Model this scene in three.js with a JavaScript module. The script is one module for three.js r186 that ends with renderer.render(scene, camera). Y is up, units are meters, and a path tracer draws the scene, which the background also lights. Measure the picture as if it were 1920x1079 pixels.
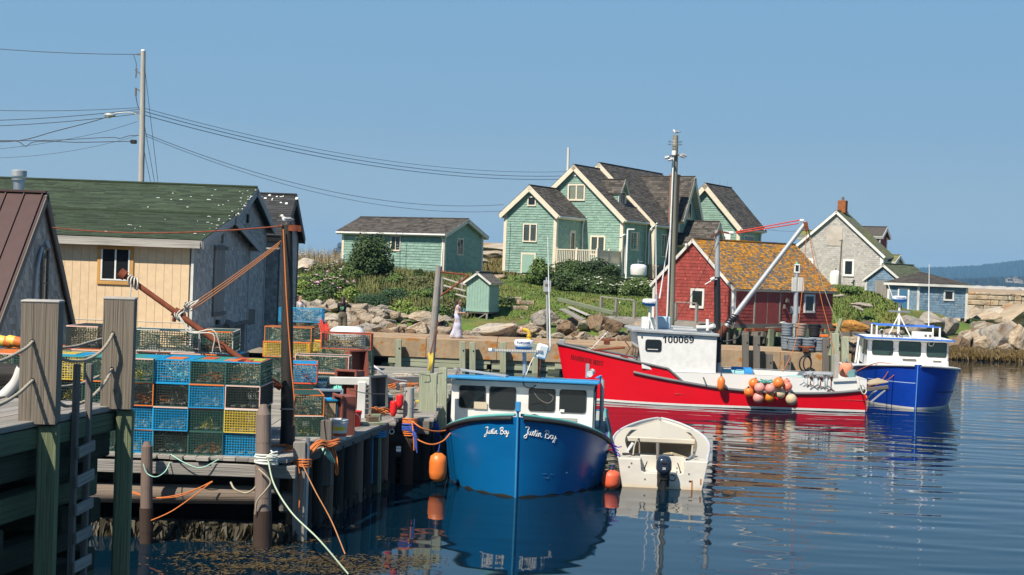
import*as THREE from'three';
import{mergeGeometries}from'three/addons/utils/BufferGeometryUtils.js';
import{FontLoader}from'three/addons/loaders/FontLoader.js';
import{TextGeometry}from'three/addons/geometries/TextGeometry.js';
import{MarchingCubes}from'three/addons/objects/MarchingCubes.js';
import{RoundedBoxGeometry}from'three/addons/geometries/RoundedBoxGeometry.js';
// ------------------------------------------------------------------ camera, sky, sun, exposure
const scene=new THREE.Scene();
const F=2700,EYE=4.5;
const camera=new THREE.PerspectiveCamera(2*Math.atan(539.5/F)*180/Math.PI,1920/1079,0.1,30000);
camera.position.set(0,EYE,0);
camera.rotation.order='YXZ';
camera.rotation.set(-0.0141,0,0.0366);
camera.updateMatrixWorld(true);
const renderer=new THREE.WebGLRenderer({antialias:true});
renderer.setSize(1024,575);
renderer.toneMapping=THREE.LinearToneMapping;
renderer.toneMappingExposure=1.42;
renderer.shadowMap.enabled=true;
const SUN=new THREE.Vector3(-0.40,0.80,0.56).normalize();
{
const w=512,h=256,a=new Float32Array(w*h*4);
const key=[[0,.262,.365,.43],[3,.225,.335,.43],[6,.175,.302,.435],[10.5,.153,.292,.445],[17,.135,.29,.47],[35,.07,.17,.34],[90,.032,.088,.22]];
for(let j=0;j<h;j++){
const el=Math.max(0,(j+.5)/h*180-90);
let k=0;while(k<key.length-2&&key[k+1][0]<el)k++;
const f=Math.min(1,Math.max(0,(el-key[k][0])/(key[k+1][0]-key[k][0])));
for(let i=0;i<w;i++){
for(let c=0;c<3;c++)a[(j*w+i)*4+c]=key[k][c+1]*(1-f)+key[k+1][c+1]*f;
a[(j*w+i)*4+3]=1;
}
}
const t=new THREE.DataTexture(a,w,h,THREE.RGBAFormat,THREE.FloatType);
t.mapping=THREE.EquirectangularReflectionMapping;t.magFilter=THREE.LinearFilter;t.minFilter=THREE.LinearFilter;t.needsUpdate=true;
scene.background=t;scene.environment=t;
}
const sun=new THREE.DirectionalLight(new THREE.Color(1,.92,.79),5.0);
sun.position.copy(SUN).multiplyScalar(150);sun.position.z-=50;sun.target.position.set(0,0,-50);
sun.castShadow=true;sun.shadow.mapSize.set(4096,4096);
Object.assign(sun.shadow.camera,{left:-70,right:70,top:70,bottom:-70,near:1,far:400});
scene.add(sun,sun.target);
scene.fog=new THREE.FogExp2(new THREE.Color(.24,.48,.78),0.00012);
// ------------------------------------------------------------------ helpers
const V=(x,y,z)=>new THREE.Vector3(x,y,z);
const ray=(px,py)=>V((px-960)/F,-(py-539.5)/F,-1).applyQuaternion(camera.quaternion);
const at=(px,py,d)=>{const r=ray(px,py);return r.multiplyScalar(d/-r.z).add(V(0,EYE,0));};
const atY=(px,py,y)=>{const r=ray(px,py);return r.multiplyScalar((y-EYE)/r.y).add(V(0,EYE,0));};
const flat=(px,py,d,y)=>{const p=at(px,py,d);p.y=y;return p;};
function rng(s){return()=>{s|=0;s=s+0x6D2B79F5|0;let t=Math.imul(s^s>>>15,1|s);t=t+Math.imul(t^t>>>7,61|t)^t;return((t^t>>>14)>>>0)/4294967296;};}
let R=rng(11);
const rr=(a,b)=>a+(b-a)*R();
const lerp=(a,b,t)=>a+(b-a)*t,clamp=(x,a=0,b=1)=>Math.min(b,Math.max(a,x)),sstep=(a,b,x)=>{x=clamp((x-a)/(b-a));return x*x*(3-2*x);};
const PERM=new Uint8Array(512);{const r=rng(5);const p=[...Array(256).keys()];for(let i=255;i>0;i--){const j=Math.floor(r()*(i+1));[p[i],p[j]]=[p[j],p[i]];}for(let i=0;i<512;i++)PERM[i]=p[i&255];}
function vn(x,y,px=256,py=256){
const xi=Math.floor(x),yi=Math.floor(y),m=(a,b)=>((a%b)+b)%b;
let fx=x-xi,fy=y-yi;fx=fx*fx*(3-2*fx);fy=fy*fy*(3-2*fy);
const x0=m(xi,px),x1=m(xi+1,px),y0=m(yi,py),y1=m(yi+1,py),h=(a,b)=>PERM[PERM[a&255]+(b&255)]/255;
return lerp(lerp(h(x0,y0),h(x1,y0),fx),lerp(h(x0,y1),h(x1,y1),fx),fy);
}
function fbm(x,y,o=4,px=256,py=256){let s=0,a=.5,n=0;for(let i=0;i<o;i++){s+=a*vn(x,y,px,py);n+=a;a*=.5;x*=2;y*=2;px*=2;py*=2;}return s/n;}
function n3(x,y,z){return(vn(x+z*.37,y+z*1.7)+vn(y+31.3-x*.21,z+17.1+x)+vn(z+5.7,x+71.7+y*.5))/3;}
function tex(w,h,su,sv,fn){
const a=new Uint8Array(w*h*4);
for(let j=0;j<h;j++)for(let i=0;i<w;i++){
const c=fn(i/w,j/h),k=(j*w+i)*4,isA=Array.isArray(c);
for(let q=0;q<3;q++)a[k+q]=clamp(isA?c[q]:c)*255;
a[k+3]=isA&&c.length>3?clamp(c[3])*255:255;
}
const t=new THREE.DataTexture(a,w,h);t.wrapS=t.wrapT=THREE.RepeatWrapping;t.magFilter=THREE.LinearFilter;t.minFilter=THREE.LinearMipmapLinearFilter;t.generateMipmaps=true;
t.repeat.set(1/su,1/sv);t.needsUpdate=true;return t;
}
// ------------------------------------------------------------------ textures (multipliers of a material's colour, linear)
const T={};
T.wood=tex(512,512,2.4,.6,(u,v)=>{const w=fbm(u*3,v*3,2,3,3);const g=fbm(u*4+w*.6,v*48+w*3,4,4,48),c=vn(u*6,v*120,6,120);const crack=c>.86&&vn(u*5,v*16,5,16)>.5?.55:1;return(.55+.6*g)*crack*(.85+.25*w);});
T.woodS=tex(512,512,2.4,.6,(u,v)=>{const w=fbm(u*3+4,v*3,2,3,3),g=fbm(u*5+w*.9,v*30+w*5,4,5,30),kx=((u*3+.3)%1)-.5,ky=((v*2+.2+.37*Math.floor(u*3))%1)-.5,k=Math.exp(-(kx*kx*700+ky*ky*90));return(.74+.3*g)*(.88+.2*w)*(1-.45*k);});
T.woodB=tex(512,512,2.4,.6,(u,v)=>{const w=fbm(u*3,v*3,2,3,3);return fbm(u*4+w*.6,v*48+w*3,4,4,48);});
T.blotch=tex(512,512,3,3,(u,v)=>.62+.55*fbm(u*5,v*5,6,5,5));
T.blotchB=tex(256,256,.6,.6,(u,v)=>fbm(u*6,v*6,5,6,6));
T.rock=tex(512,512,1.6,1.6,(u,v)=>{const f=fbm(u*4,v*4,6,4,4),s=vn(u*150,v*150,150,150),k=.45+.7*f+(s>.86?-.2:s<.12?.12:0),w=vn(u*3+7,v*3,3,3);const st=1-.38*sstep(.56,.68,fbm(u*3+5,v*6+2,4,3,6)),o=sstep(.68,.76,fbm(u*5+1,v*5+8,5,5,5))*.5;return[lerp(k*st*(1+.08*w),.75,o),lerp(k*st,.40,o),lerp(k*st*(1-.10*w),.12,o)];});
T.rockB=tex(512,512,.8,.8,(u,v)=>{const f=fbm(u*6,v*6,6,6,6);return Math.abs(f-.5)<.02?f-.25:f;});
T.conc=tex(512,512,4,2,(u,v)=>{const s=fbm(u*22,v*2,3,22,2),f=fbm(u*7,v*5,5,7,5),k=.55+.35*f+.25*s;const o=sstep(.60,.72,fbm(u*9+3,v*7+2,4,9,7));return[lerp(k,.95,o),lerp(k*.93,.48,o),lerp(k*.82,.12,o)];});
T.asph=tex(512,512,1.5,1.5,(u,v)=>{const a=vn(u*9,v*11,9,11);return.55+.5*a*vn(u*110,v*110,110,110)+.18*vn(u*60,v*60,60,60);});
T.peel=tex(512,512,3,3,(u,v)=>{const n=fbm(u*9,v*9,5,9,9),k=.75+.4*fbm(u*5+9,v*5,4,5,5);return n>.70?[1.0,1.0,1.0]:[.62*k,.62*k,.62*k];});
T.rust=tex(256,256,.5,.5,(u,v)=>{const f=fbm(u*5,v*5,5,5,5);return[.5+.5*f,.35+.55*f*f,.25+.6*f*f];});
T.grass=tex(512,512,5,5,(u,v)=>{const f=fbm(u*7,v*7,6,7,7),b=fbm(u*4+3,v*4+5,3,4,4),s=vn(u*130,v*130,130,130);const k=.4+.9*f*(.6+.6*s);const d=sstep(.45,.75,b);return[k*lerp(.62,1.1,d),k*lerp(.85,.85,d),k*lerp(.4,.62,d)];});
T.grain=tex(256,256,1,1,(u,v)=>.8+.22*fbm(u*8,v*8,5,8,8));
const mat=(r,g,b,o={})=>new THREE.MeshStandardMaterial({color:new THREE.Color().setRGB(r,g,b),roughness:.8,metalness:0,...o});
const phys=(r,g,b,o={})=>new THREE.MeshPhysicalMaterial({color:new THREE.Color().setRGB(r,g,b),roughness:.5,metalness:0,...o});
const woodM=(r,g,b,o={})=>mat(r,g,b,{map:T.wood,bumpMap:T.woodB,bumpScale:.008,roughness:.88,...o});
const M={
grey:woodM(.30,.275,.245),greyD:woodM(.17,.15,.13),greyL:woodM(.46,.43,.385),post:woodM(.205,.168,.128,{map:T.woodS}),brownW:woodM(.19,.125,.085),greenW:woodM(.22,.25,.16),greenD:woodM(.09,.115,.075),greenL:woodM(.36,.385,.27),
dark:woodM(.028,.023,.019),tar:woodM(.03,.026,.022,{roughness:.7}),plank:[woodM(.33,.30,.265),woodM(.27,.245,.215),woodM(.38,.35,.31),woodM(.25,.25,.20)],
rust:mat(.25,.088,.038,{map:T.rust,roughness:.85}),rustD:mat(.16,.06,.03,{map:T.rust,roughness:.9}),steel:mat(.45,.46,.47,{metalness:.8,roughness:.4,map:T.grain}),galv:mat(.42,.44,.45,{metalness:.3,roughness:.5,map:T.blotch}),
white:mat(.80,.79,.76,{map:T.grain,roughness:.55}),whiteW:mat(.66,.645,.60,{map:T.blotch,roughness:.65}),cream:mat(.72,.64,.50,{map:T.grain,roughness:.6}),black:mat(.012,.012,.013,{roughness:.5}),rubber:mat(.02,.02,.021,{roughness:.65}),
conc:mat(.39,.30,.21,{map:T.conc,bumpMap:T.blotchB,bumpScale:.01,roughness:.92}),concP:mat(.42,.36,.29,{map:T.blotch,roughness:.95}),
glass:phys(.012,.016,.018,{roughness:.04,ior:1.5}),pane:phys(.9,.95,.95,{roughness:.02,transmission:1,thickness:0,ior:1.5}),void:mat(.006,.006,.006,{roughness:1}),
orange:mat(.72,.17,.03,{roughness:.45,map:T.grain}),ropeO:mat(.60,.17,.04,{roughness:.9}),ropeW:mat(.55,.52,.45,{roughness:.95}),ropeG:mat(.36,.62,.5,{roughness:.9}),ropeB:mat(.03,.07,.32,{roughness:.9}),ropeT:mat(.38,.33,.24,{roughness:.95}),ropeY:mat(.65,.5,.06,{roughness:.9}),ropeR:mat(.6,.05,.03,{roughness:.9}),ropeLB:mat(.04,.25,.5,{roughness:.9}),wireK:mat(.03,.03,.035,{roughness:.6}),
weed:mat(.075,.055,.012,{roughness:.6,map:T.blotch}),weedD:mat(.025,.02,.008,{roughness:.7,map:T.blotch}),
};
const vtx=(m,o={})=>{const c=m.clone();c.vertexColors=true;Object.assign(c,o);return c;};
// ------------------------------------------------------------------ geometry collector
function boxGeo(w,h,d,c=0){
const pos=[],uv=[],hx=w/2,hy=h/2,hz=d/2,ou=R()*4,ov=R()*4;
const quad=(a,b,e,f)=>{
const U=b.clone().sub(a),W=f.clone().sub(a),lu=U.length(),lv=W.length(),s=lv>lu;
const t=p=>{const q=p.clone().sub(a),x=q.dot(U)/(lu||1),y=q.dot(W)/(lv||1);return s?[y+ou,x+ov]:[x+ou,y+ov];};
for(const p of[a,b,e,a,e,f]){pos.push(p.x,p.y,p.z);uv.push(...t(p));}
};
const tri=(a,b,e)=>{const n=b.clone().sub(a).cross(e.clone().sub(a));const L=n.dot(a)<0?[a,e,b]:[a,b,e];for(const p of L){pos.push(p.x,p.y,p.z);uv.push(ou,ov);}};
const ax=[[0,1,2],[1,2,0],[2,0,1]],H=[hx,hy,hz];
const P=(i,j,k,si,sj,sk,ii)=>{const q=[0,0,0];q[i]=si*(H[i]-(ii===i?0:c));q[j]=sj*(H[j]-(ii===j?0:c));q[k]=sk*(H[k]-(ii===k?0:c));return V(...q);};
for(const[i,j,k]of ax)for(const s of[1,-1]){const q=[P(i,j,k,s,-1,-1,i),P(i,j,k,s,1,-1,i),P(i,j,k,s,1,1,i),P(i,j,k,s,-1,1,i)];if(s<0)q.reverse();quad(...q);}
if(c>0){
for(const[i,j,k]of ax)for(const si of[1,-1])for(const sj of[1,-1]){
const q=[P(i,j,k,si,sj,-1,i),P(i,j,k,si,sj,-1,j),P(i,j,k,si,sj,1,j),P(i,j,k,si,sj,1,i)];
if(si*sj<0)q.reverse();quad(...q);
}
for(const a of[1,-1])for(const b of[1,-1])for(const e of[1,-1])tri(P(0,1,2,a,b,e,0),P(0,1,2,a,b,e,1),P(0,1,2,a,b,e,2));
}
const g=new THREE.BufferGeometry();
g.setAttribute('position',new THREE.Float32BufferAttribute(pos,3));g.setAttribute('uv',new THREE.Float32BufferAttribute(uv,2));g.computeVertexNormals();return g;
}
const _m=new THREE.Matrix4(),_q=new THREE.Quaternion(),_e=new THREE.Euler(),ONE=V(1,1,1);
const place=(g,x,y,z,ry=0,rx=0,rz=0,s=ONE)=>g.applyMatrix4(new THREE.Matrix4().compose(V(x,y,z),new THREE.Quaternion().setFromEuler(new THREE.Euler(rx,ry,rz,'YXZ')),s));
const norm=g=>{if(g.index)g=g.toNonIndexed();for(const k of Object.keys(g.attributes))if(!['position','normal','uv','color'].includes(k))g.deleteAttribute(k);if(!g.attributes.uv)g.setAttribute('uv',new THREE.Float32BufferAttribute(new Float32Array(g.attributes.position.count*2),2));g.morphAttributes={};g.clearGroups();return g;};
function frameOf(p,q,up=V(0,1,0)){const z=q.clone().sub(p),L=z.length();z.normalize();let x=up.clone().cross(z);if(x.lengthSq()<1e-6)x=V(1,0,0).cross(z).lengthSq()<1e-6?V(0,0,1):V(1,0,0);x.normalize();const y=z.clone().cross(x).normalize();x=y.clone().cross(z);return[new THREE.Matrix4().makeBasis(x,y,z).setPosition(p.clone().add(q).multiplyScalar(.5)),L];}
class MB{
constructor(){this.g=[];}
add(g){this.g.push(norm(g));return this;}
box(x,y,z,w,h,d,ry=0,rx=0,rz=0,c=0){return this.add(place(boxGeo(w,h,d,c),x,y,z,ry,rx,rz));}
beam(p,q,w,h=w,c=0,up){const[m,L]=frameOf(p,q,up);return this.add(boxGeo(w,h,L,c).applyMatrix4(m));}
cyl(p,q,r0,r1=r0,n=12,cap=true){const[m,L]=frameOf(p,q);const g=new THREE.CylinderGeometry(r1,r0,L,n,1,!cap);g.rotateX(Math.PI/2);const u=g.attributes.uv;for(let i=0;i<u.count;i++)u.setXY(i,u.getY(i)*L,u.getX(i)*6.28*r0);return this.add(g.applyMatrix4(m));}
tube(pts,r,n=6,seg){const c=pts.length>2?new THREE.CatmullRomCurve3(pts,false,'centripetal'):new THREE.LineCurve3(...pts);const S=seg||Math.max(2,pts.length*5);const g=new THREE.TubeGeometry(c,S,r,n);const L=c.getLength(),u=g.attributes.uv;for(let i=0;i<u.count;i++)u.setXY(i,u.getX(i)*L,u.getY(i)*r*6.28);return this.add(g);}
sph(x,y,z,rx,ry=rx,rz=rx,n=16){const g=new THREE.SphereGeometry(1,n,Math.max(6,n*.6|0));return this.add(place(g,x,y,z,0,0,0,V(rx,ry,rz)));}
lathe(pts,n,x,y,z,ry=0,rx=0,rz=0){return this.add(place(new THREE.LatheGeometry(pts.map(p=>new THREE.Vector2(...p)),n),x,y,z,ry,rx,rz));}
tor(x,y,z,R0,r,rx=Math.PI/2,ry=0,n=18,arc=6.2832){return this.add(place(new THREE.TorusGeometry(R0,r,6,n,arc),x,y,z,ry,rx));}
get empty(){return!this.g.length;}
geo(){return this.g.length===1?this.g[0]:mergeGeometries(this.g);}
build(name,m,parent,label){return mesh(name,this.geo(),m,parent,label);}
}
const taken={};
function numbered(n){if(!(n in taken)){taken[n]=0;return n;}taken[n]++;return n+'_'+String(taken[n]).padStart(3,'0');}
function mesh(name,g,m,parent,label){
const o=new THREE.Mesh(g,m);o.castShadow=o.receiveShadow=true;
if(parent){o.name=name;parent.add(o);}else{o.name=numbered(name);scene.add(o);}
if(label)o.userData.label=label;return o;
}
function tag(o,label,category,group){o.userData.label=label;o.userData.category=category;if(group)o.userData.group=group;return o;}
function struct(o){o.userData.kind='structure';return o;}
function stuff(o){o.userData.kind='stuff';return o;}
function thing(name,label,category,p=V(0,0,0),turn=0,group){const o=new THREE.Group();o.name=numbered(name);scene.add(o);o.position.copy(p);o.rotation.y=turn;o.updateMatrixWorld(true);return tag(o,label,category,group);}
function copyOf(o,p,turn,label,group){const c=o.clone();c.name=numbered(o.name.replace(/_\d{3}$/,''));c.userData={...o.userData};scene.add(c);if(p)c.position.copy(p);if(turn!==undefined)c.rotation.y=turn;if(label)c.userData.label=label;if(group)c.userData.group=group;return c;}
function recentre(o){const bb=new THREE.Box3().setFromBufferAttribute(o.geometry.attributes.position),c=V((bb.min.x+bb.max.x)/2,bb.min.y,(bb.min.z+bb.max.z)/2);o.geometry.translate(-c.x,-c.y,-c.z);o.position.add(c);return o;}
const one=(name,label,cat,mb,m,group)=>recentre(tag(mesh(name,mb.geo(),m),label,cat,group));
const sag=(p,q,s,n=10)=>{const a=[];for(let i=0;i<=n;i++){const t=i/n,v=p.clone().lerp(q,t);v.y-=s*4*t*(1-t);a.push(v);}return a;};
const ORD=['','first','second','third','fourth','fifth','sixth','seventh','eighth','ninth','tenth','eleventh','twelfth','thirteenth','fourteenth','fifteenth','sixteenth','seventeenth','eighteenth','nineteenth','twentieth'];
function shingles(parent,name,o,U,Vv,N,poly,{ch=.13,w=.14,jw=.5,t=.014,lift=.004,m,holes=[],singles=0,t0=.75,t1=1.15,gap=.006,slip=.1,seed=3}){
const r=rng(seed),tabs=[];
const vs=poly.map(p=>p[1]),v0=Math.min(...vs),v1=Math.max(...vs);
const span=v=>{const xs=[];for(let i=0;i<poly.length;i++){const a=poly[i],b=poly[(i+1)%poly.length];if((a[1]<=v)!==(b[1]<=v))xs.push(a[0]+(b[0]-a[0])*(v-a[1])/(b[1]-a[1]));}return xs.length?[Math.min(...xs),Math.max(...xs)]:null;};
for(let v=v0;v<v1-ch*.15;v+=ch){
const vm=Math.min(v+ch*.5,v1-.001),s=span(vm);if(!s)continue;
let segs=[s];
for(const[a,b,c,d]of holes)if(vm>b&&vm<d)segs=segs.flatMap(([x,y])=>x>=c||y<=a?[[x,y]]:[[x,a],[c,y]].filter(q=>q[1]-q[0]>.01));
for(const[x0,x1]of segs)for(let x=x0-r()*w;x<x1;){
const ww=w*(1+(r()-.5)*2*jw),a=Math.max(x,x0),b=Math.min(x+ww-gap,x1);x+=ww;
if(b-a>.012)tabs.push([a,b,v-r()*slip*ch,Math.min(v+ch+.012,v1),lerp(t0,t1,r()),r()]);
}
}
parent.updateWorldMatrix(true,false);
const build=list=>{
const pos=[],nor=[],uv=[],col=[];
const P=(u,v,n)=>o.clone().addScaledVector(U,u).addScaledVector(Vv,v).addScaledVector(N,n);
for(const[a,b,c,d,k,q]of list){
const tb=lift+t*(.75+.5*q),A=P(a,c,tb),B=P(b,c,tb),C=P(b,d,lift),D=P(a,d,lift),E=P(a,c,0),G=P(b,c,0),Hh=P(b,d,0),I=P(a,d,0);
const qd=(p0,p1,p2,p3,n,uvs)=>{for(const i of[0,1,2,0,2,3]){const p=[p0,p1,p2,p3][i];pos.push(p.x,p.y,p.z);nor.push(n.x,n.y,n.z);uv.push(...uvs[i]);col.push(k,k,k);}};
const ou=q*7.3,ov=q*3.1;
const W=b-a,Hh2=d-c;
qd(A,B,C,D,N,[[c+ov,a+ou],[c+ov,b+ou],[d+ov,b+ou],[d+ov,a+ou]]);
qd(E,G,B,A,Vv.clone().negate(),[[ov,ou],[ov,ou+W],[ov+.01,ou+W],[ov+.01,ou]]);
qd(E,A,D,I,U.clone().negate(),[[ov,ou],[ov,ou+.01],[ov+Hh2,ou+.01],[ov+Hh2,ou]]);
qd(G,Hh,C,B,U,[[ov,ou],[ov+Hh2,ou],[ov+Hh2,ou+.01],[ov,ou+.01]]);
}
const g=new THREE.BufferGeometry();g.setAttribute('position',new THREE.Float32BufferAttribute(pos,3));g.setAttribute('normal',new THREE.Float32BufferAttribute(nor,3));g.setAttribute('uv',new THREE.Float32BufferAttribute(uv,2));g.setAttribute('color',new THREE.Float32BufferAttribute(col,3));return g;
};
const mv=m.vertexColors?m:(m.userData.v||=vtx(m));
if(singles){
const e=camera.position,dist=q=>o.clone().addScaledVector(U,(q[0]+q[1])/2).addScaledVector(Vv,q[2]).applyMatrix4(parent.matrixWorld).distanceTo(e)-(q[1]-q[0])*5;
tabs.sort((a,b)=>dist(a)-dist(b));
for(const q of tabs.splice(0,singles))mesh(name,build([q]),mv,parent);
}
if(tabs.length){const s=mesh(name,build(tabs),mv,parent);if(tabs.length>1)stuff(s);}
}
// ================================================================== SETTING
// ---- water: one sheet, finely rippled in the harbour and plain far out
const WAVES=[];{const r=rng(21);for(let i=0;i<26;i++){const L=.42*Math.pow(7,r()),k=6.2832/L,th=(r()-.5)*.55+.1;WAVES.push([k*Math.sin(th),k*Math.cos(th),r()*6.28,Math.pow(L,.9)*(.6+.8*r())]);}}
function waveAmp(x,d){const calm=sstep(0.5,7,x+(d-30)*.10)*.75+.25;const patch=.45+1.1*fbm(x*.13+40,d*.1+9,3);return.00092*calm*patch*(1-.5*sstep(50,66,d))*(x<-2.5?.4:1);}
{
const x0=-16,x1=30,d0=10,d1=92,nx=150,nd=760,pos=[],nor=[],idx=[];
for(let j=0;j<=nd;j++){
const d=d0+(d1-d0)*Math.pow(j/nd,1.25);
for(let i=0;i<=nx;i++){
const x=x0+(x1-x0)*i/nx,edge=Math.min(1,Math.min(i,nx-i)/6,Math.min(j,nd-j)/20),a=waveAmp(x,d)*edge;
let h=0,hx=0,hd=0;const wob=(fbm(x*.25,d*.25,2)-.5)*5;
for(const[kx,kd,p,w]of WAVES){const f=kx*x+kd*d+p+wob,c=Math.cos(f)*a*w;h+=Math.sin(f)*a*w;hx+=c*kx;hd+=c*kd;}
pos.push(x,h,-d);const n=V(-hx,1,hd).normalize();nor.push(n.x,n.y,n.z);
if(i<nx&&j<nd){const k=j*(nx+1)+i;idx.push(k,k+1,k+nx+2,k,k+nx+2,k+nx+1);}
}
}
const g=new THREE.BufferGeometry();g.setAttribute('position',new THREE.Float32BufferAttribute(pos,3));g.setAttribute('normal',new THREE.Float32BufferAttribute(nor,3));g.setIndex(idx);
const outer=[],Q=(a,b,c,e)=>outer.push([a,b,c,e]);
const B=5200;Q(-B,x0,-12,B);Q(x1,B,-12,B);Q(x0,x1,d1,B);Q(x0,x1,-12,d0);
const op=[],on=[];for(const[a,b,c,e]of outer)for(const[x,d]of[[a,c],[b,c],[b,e],[a,c],[b,e],[a,e]]){op.push(x,0,-d);on.push(0,1,0);}
const go=new THREE.BufferGeometry();go.setAttribute('position',new THREE.Float32BufferAttribute(op,3));go.setAttribute('normal',new THREE.Float32BufferAttribute(on,3));
const W=phys(.002,.013,.025,{roughness:.035,ior:1.33});
struct(mesh('water',mergeGeometries([norm(g),norm(go)]),W));
}
// ---- terrain from survey points: [photo column, depth, height]
const GP=[];
for(const[px,d,e]of[
[-200,47,1.1],[200,60,1.2],[350,70,1.6],[450,64,1.2],[560,64,1.2],[450,90,4.0],[200,95,4],[-200,90,3.6],
...[500,600,700,800,900,1000,1100,1200].flatMap(p=>[[p,64.6,.9],[p,67,1.25],[p,70.5,p<740?2.05:1.75]]),[1300,66,.9],[1400,66,.9],[1500,66,.8],[1300,70,1.2],[1400,72,1.2],[1500,74,1.4],
[560,76,2.7],[650,76,2.7],[750,76,2.6],[850,76,2.5],[950,76,2.4],[1050,76,2.35],[1150,76,2.2],[1250,77,2.0],
[560,84,3.6],[650,84,3.5],[750,84,3.35],[850,84,3.1],[950,84,3.1],[1050,84,3.1],[1150,84,3.0],[1250,85,2.9],[1350,84,2.3],[1450,84,2.4],
[560,92,4.15],[640,92,4.2],[720,91,3.95],[830,89,3.75],[900,92,3.75],[950,97,3.95],[1050,97,4.0],[1160,97,3.9],[1250,98,3.8],[1350,100,3.7],[1450,100,3.6],
[560,110,4.1],[640,112,4.0],[600,140,1.0],[500,140,1.0],[750,120,3.6],[880,115,4.9],[905,132,6.3],[860,140,4.6],[960,140,4.5],[1100,130,4],[1300,130,4],
[1500,105,3.8],[1560,104,3.85],[1620,100,3.7],[1580,84,3.1],[1640,94,3.3],[1700,95,2.7],[1600,78,1.9],[1640,82,1.3],[1590,69,.7],[1560,66,.5],[1620,74,.2],[1680,84,.5],[1680,80,-.3],[1740,88,.9],[1800,92,1.3],
[1760,85,-.2],[1850,85.5,-.3],[1950,85,-.3],[2050,84,-.3],[1850,90,.9],[1950,90,.9],[1850,100,1.5],[1950,100,1.5],[2100,100,1.5],[1850,120,1.6],[2000,120,1.6],[1750,110,2.4],[1650,120,3.4],[1650,150,2],[1800,160,.5],
[1640,70,-1.2],[1700,76,-1.2],[1800,80,-1],[1950,80,-1],[600,170,-2],[800,180,-2],[1000,190,-2],[1300,190,-2],[1600,190,-2],[300,140,0],[0,140,0],[2200,160,-1],[1640,64,-1.5],[1720,65,-1.6],[1850,66,-1.8],[2000,66,-1.8],[2150,68,-1.8],[2200,80,-.8],[1750,70,-1.6],[1900,74,-1.5],[2050,74,-1.5],[2000,170,-1],[-400,130,0],
]){const p=flat(px,520,d,e);GP.push([p.x,p.z,e]);}
function gh(x,z){let s=0,w=0;for(const[a,b,e]of GP){const q=(a-x)**2+((b-z)*1.15)**2+.6,k=1/(q*q);s+=k*e;w+=k;}return s/w+(n3(x*.5,z*.5,3)-.5)*.35*sstep(66,74,-z);}
{
const x0=-52,x1=70,z0=-63.2,z1=-176,nx=170,nz=150,pos=[],idx=[],uv=[];
for(let j=0;j<=nz;j++)for(let i=0;i<=nx;i++){const x=lerp(x0,x1,i/nx),z=lerp(z0,z1,Math.pow(j/nz,1.3));pos.push(x,gh(x,z),z);uv.push(x,z);if(i<nx&&j<nz){const k=j*(nx+1)+i;idx.push(k,k+1,k+nx+2,k,k+nx+2,k+nx+1);}}
const g=new THREE.BufferGeometry();g.setAttribute('position',new THREE.Float32BufferAttribute(pos,3));g.setAttribute('uv',new THREE.Float32BufferAttribute(uv,2));g.setIndex(idx);g.computeVertexNormals();
struct(mesh('ground',g,mat(.165,.19,.055,{map:T.grass,bumpMap:T.blotchB,bumpScale:.05,roughness:1})));
}
// ---- far wooded hills across the bay
{
const hill=(name,d,pts,col,tree,seed)=>{
const r=rng(seed),pos=[],idx=[],uv=[],nx=900,rows=7;let n=0;
const top=px=>{let k=0;while(k<pts.length-2&&pts[k+1][0]<px)k++;const f=clamp((px-pts[k][0])/(pts[k+1][0]-pts[k][0]));const s=f*f*(3-2*f);return lerp(pts[k][1],pts[k+1][1],lerp(f,s,.5));};
const a=pts[0][0],b=pts[pts.length-1][0];
for(let i=0;i<=nx;i++)for(let j=0;j<=rows;j++){
const px=lerp(a,b,i/nx),t=j/rows,dd=d+t*d*.22,e=at(px,top(px),dd).y,x=at(px,520,d).x*(1+.22*t);
pos.push(x,-2+(e+2)*Math.sin(t*1.57)+(j>0?(r()-.3)*tree:0),-dd);uv.push(x,e*t*8);
if(i<nx&&j<rows){const k=i*(rows+1)+j;idx.push(k,k+rows+1,k+rows+2,k,k+rows+2,k+1);}
}
const g=new THREE.BufferGeometry();g.setAttribute('position',new THREE.Float32BufferAttribute(pos,3));g.setAttribute('uv',new THREE.Float32BufferAttribute(uv,2));g.setIndex(idx);g.computeVertexNormals();
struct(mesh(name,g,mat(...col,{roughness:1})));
};
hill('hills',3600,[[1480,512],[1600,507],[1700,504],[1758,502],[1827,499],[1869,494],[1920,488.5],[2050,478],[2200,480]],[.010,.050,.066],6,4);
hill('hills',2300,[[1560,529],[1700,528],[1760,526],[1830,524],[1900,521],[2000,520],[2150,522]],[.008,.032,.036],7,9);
const m=new MB();const r=rng(8);
for(let i=0;i<46;i++){const p=atY(1822+i*6+r()*5,538,0);p.multiplyScalar(1);const q=flat(1815+i*4,535,1500,0);m.sph(q.x,0,q.z+r()*60,7+r()*9,1.5+r()*2,5,7);}
struct(mesh('shore_rocks',m.geo(),mat(.42,.38,.32)));
}
{
[[1893,526,9,5,'long low white house among far trees across the bay'],[1905,527,7,7,'square white house with grey roof beside the long one across the bay'],[1914,528,6,4,'smallest pale house at the far shore, nearest the picture edge']].forEach(([px,py,w,h,label])=>{
const p=at(px,py+4,2150);const t=thing('far_house',label,'house',p,.1);
mesh('wall',new MB().box(0,h/2,0,w,h,6).geo(),M.concP,t);
mesh('roof',new MB().add(place(new THREE.ConeGeometry(w*.72,3,4),0,h+1.4,0,Math.PI/4)).geo(),M.greyD,t);
for(const s of[-1,1])new MB().box(s*w*.25,h*.55,3.03,1.2,1.6,.1).build('window',M.glass,t);
});
}
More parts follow.
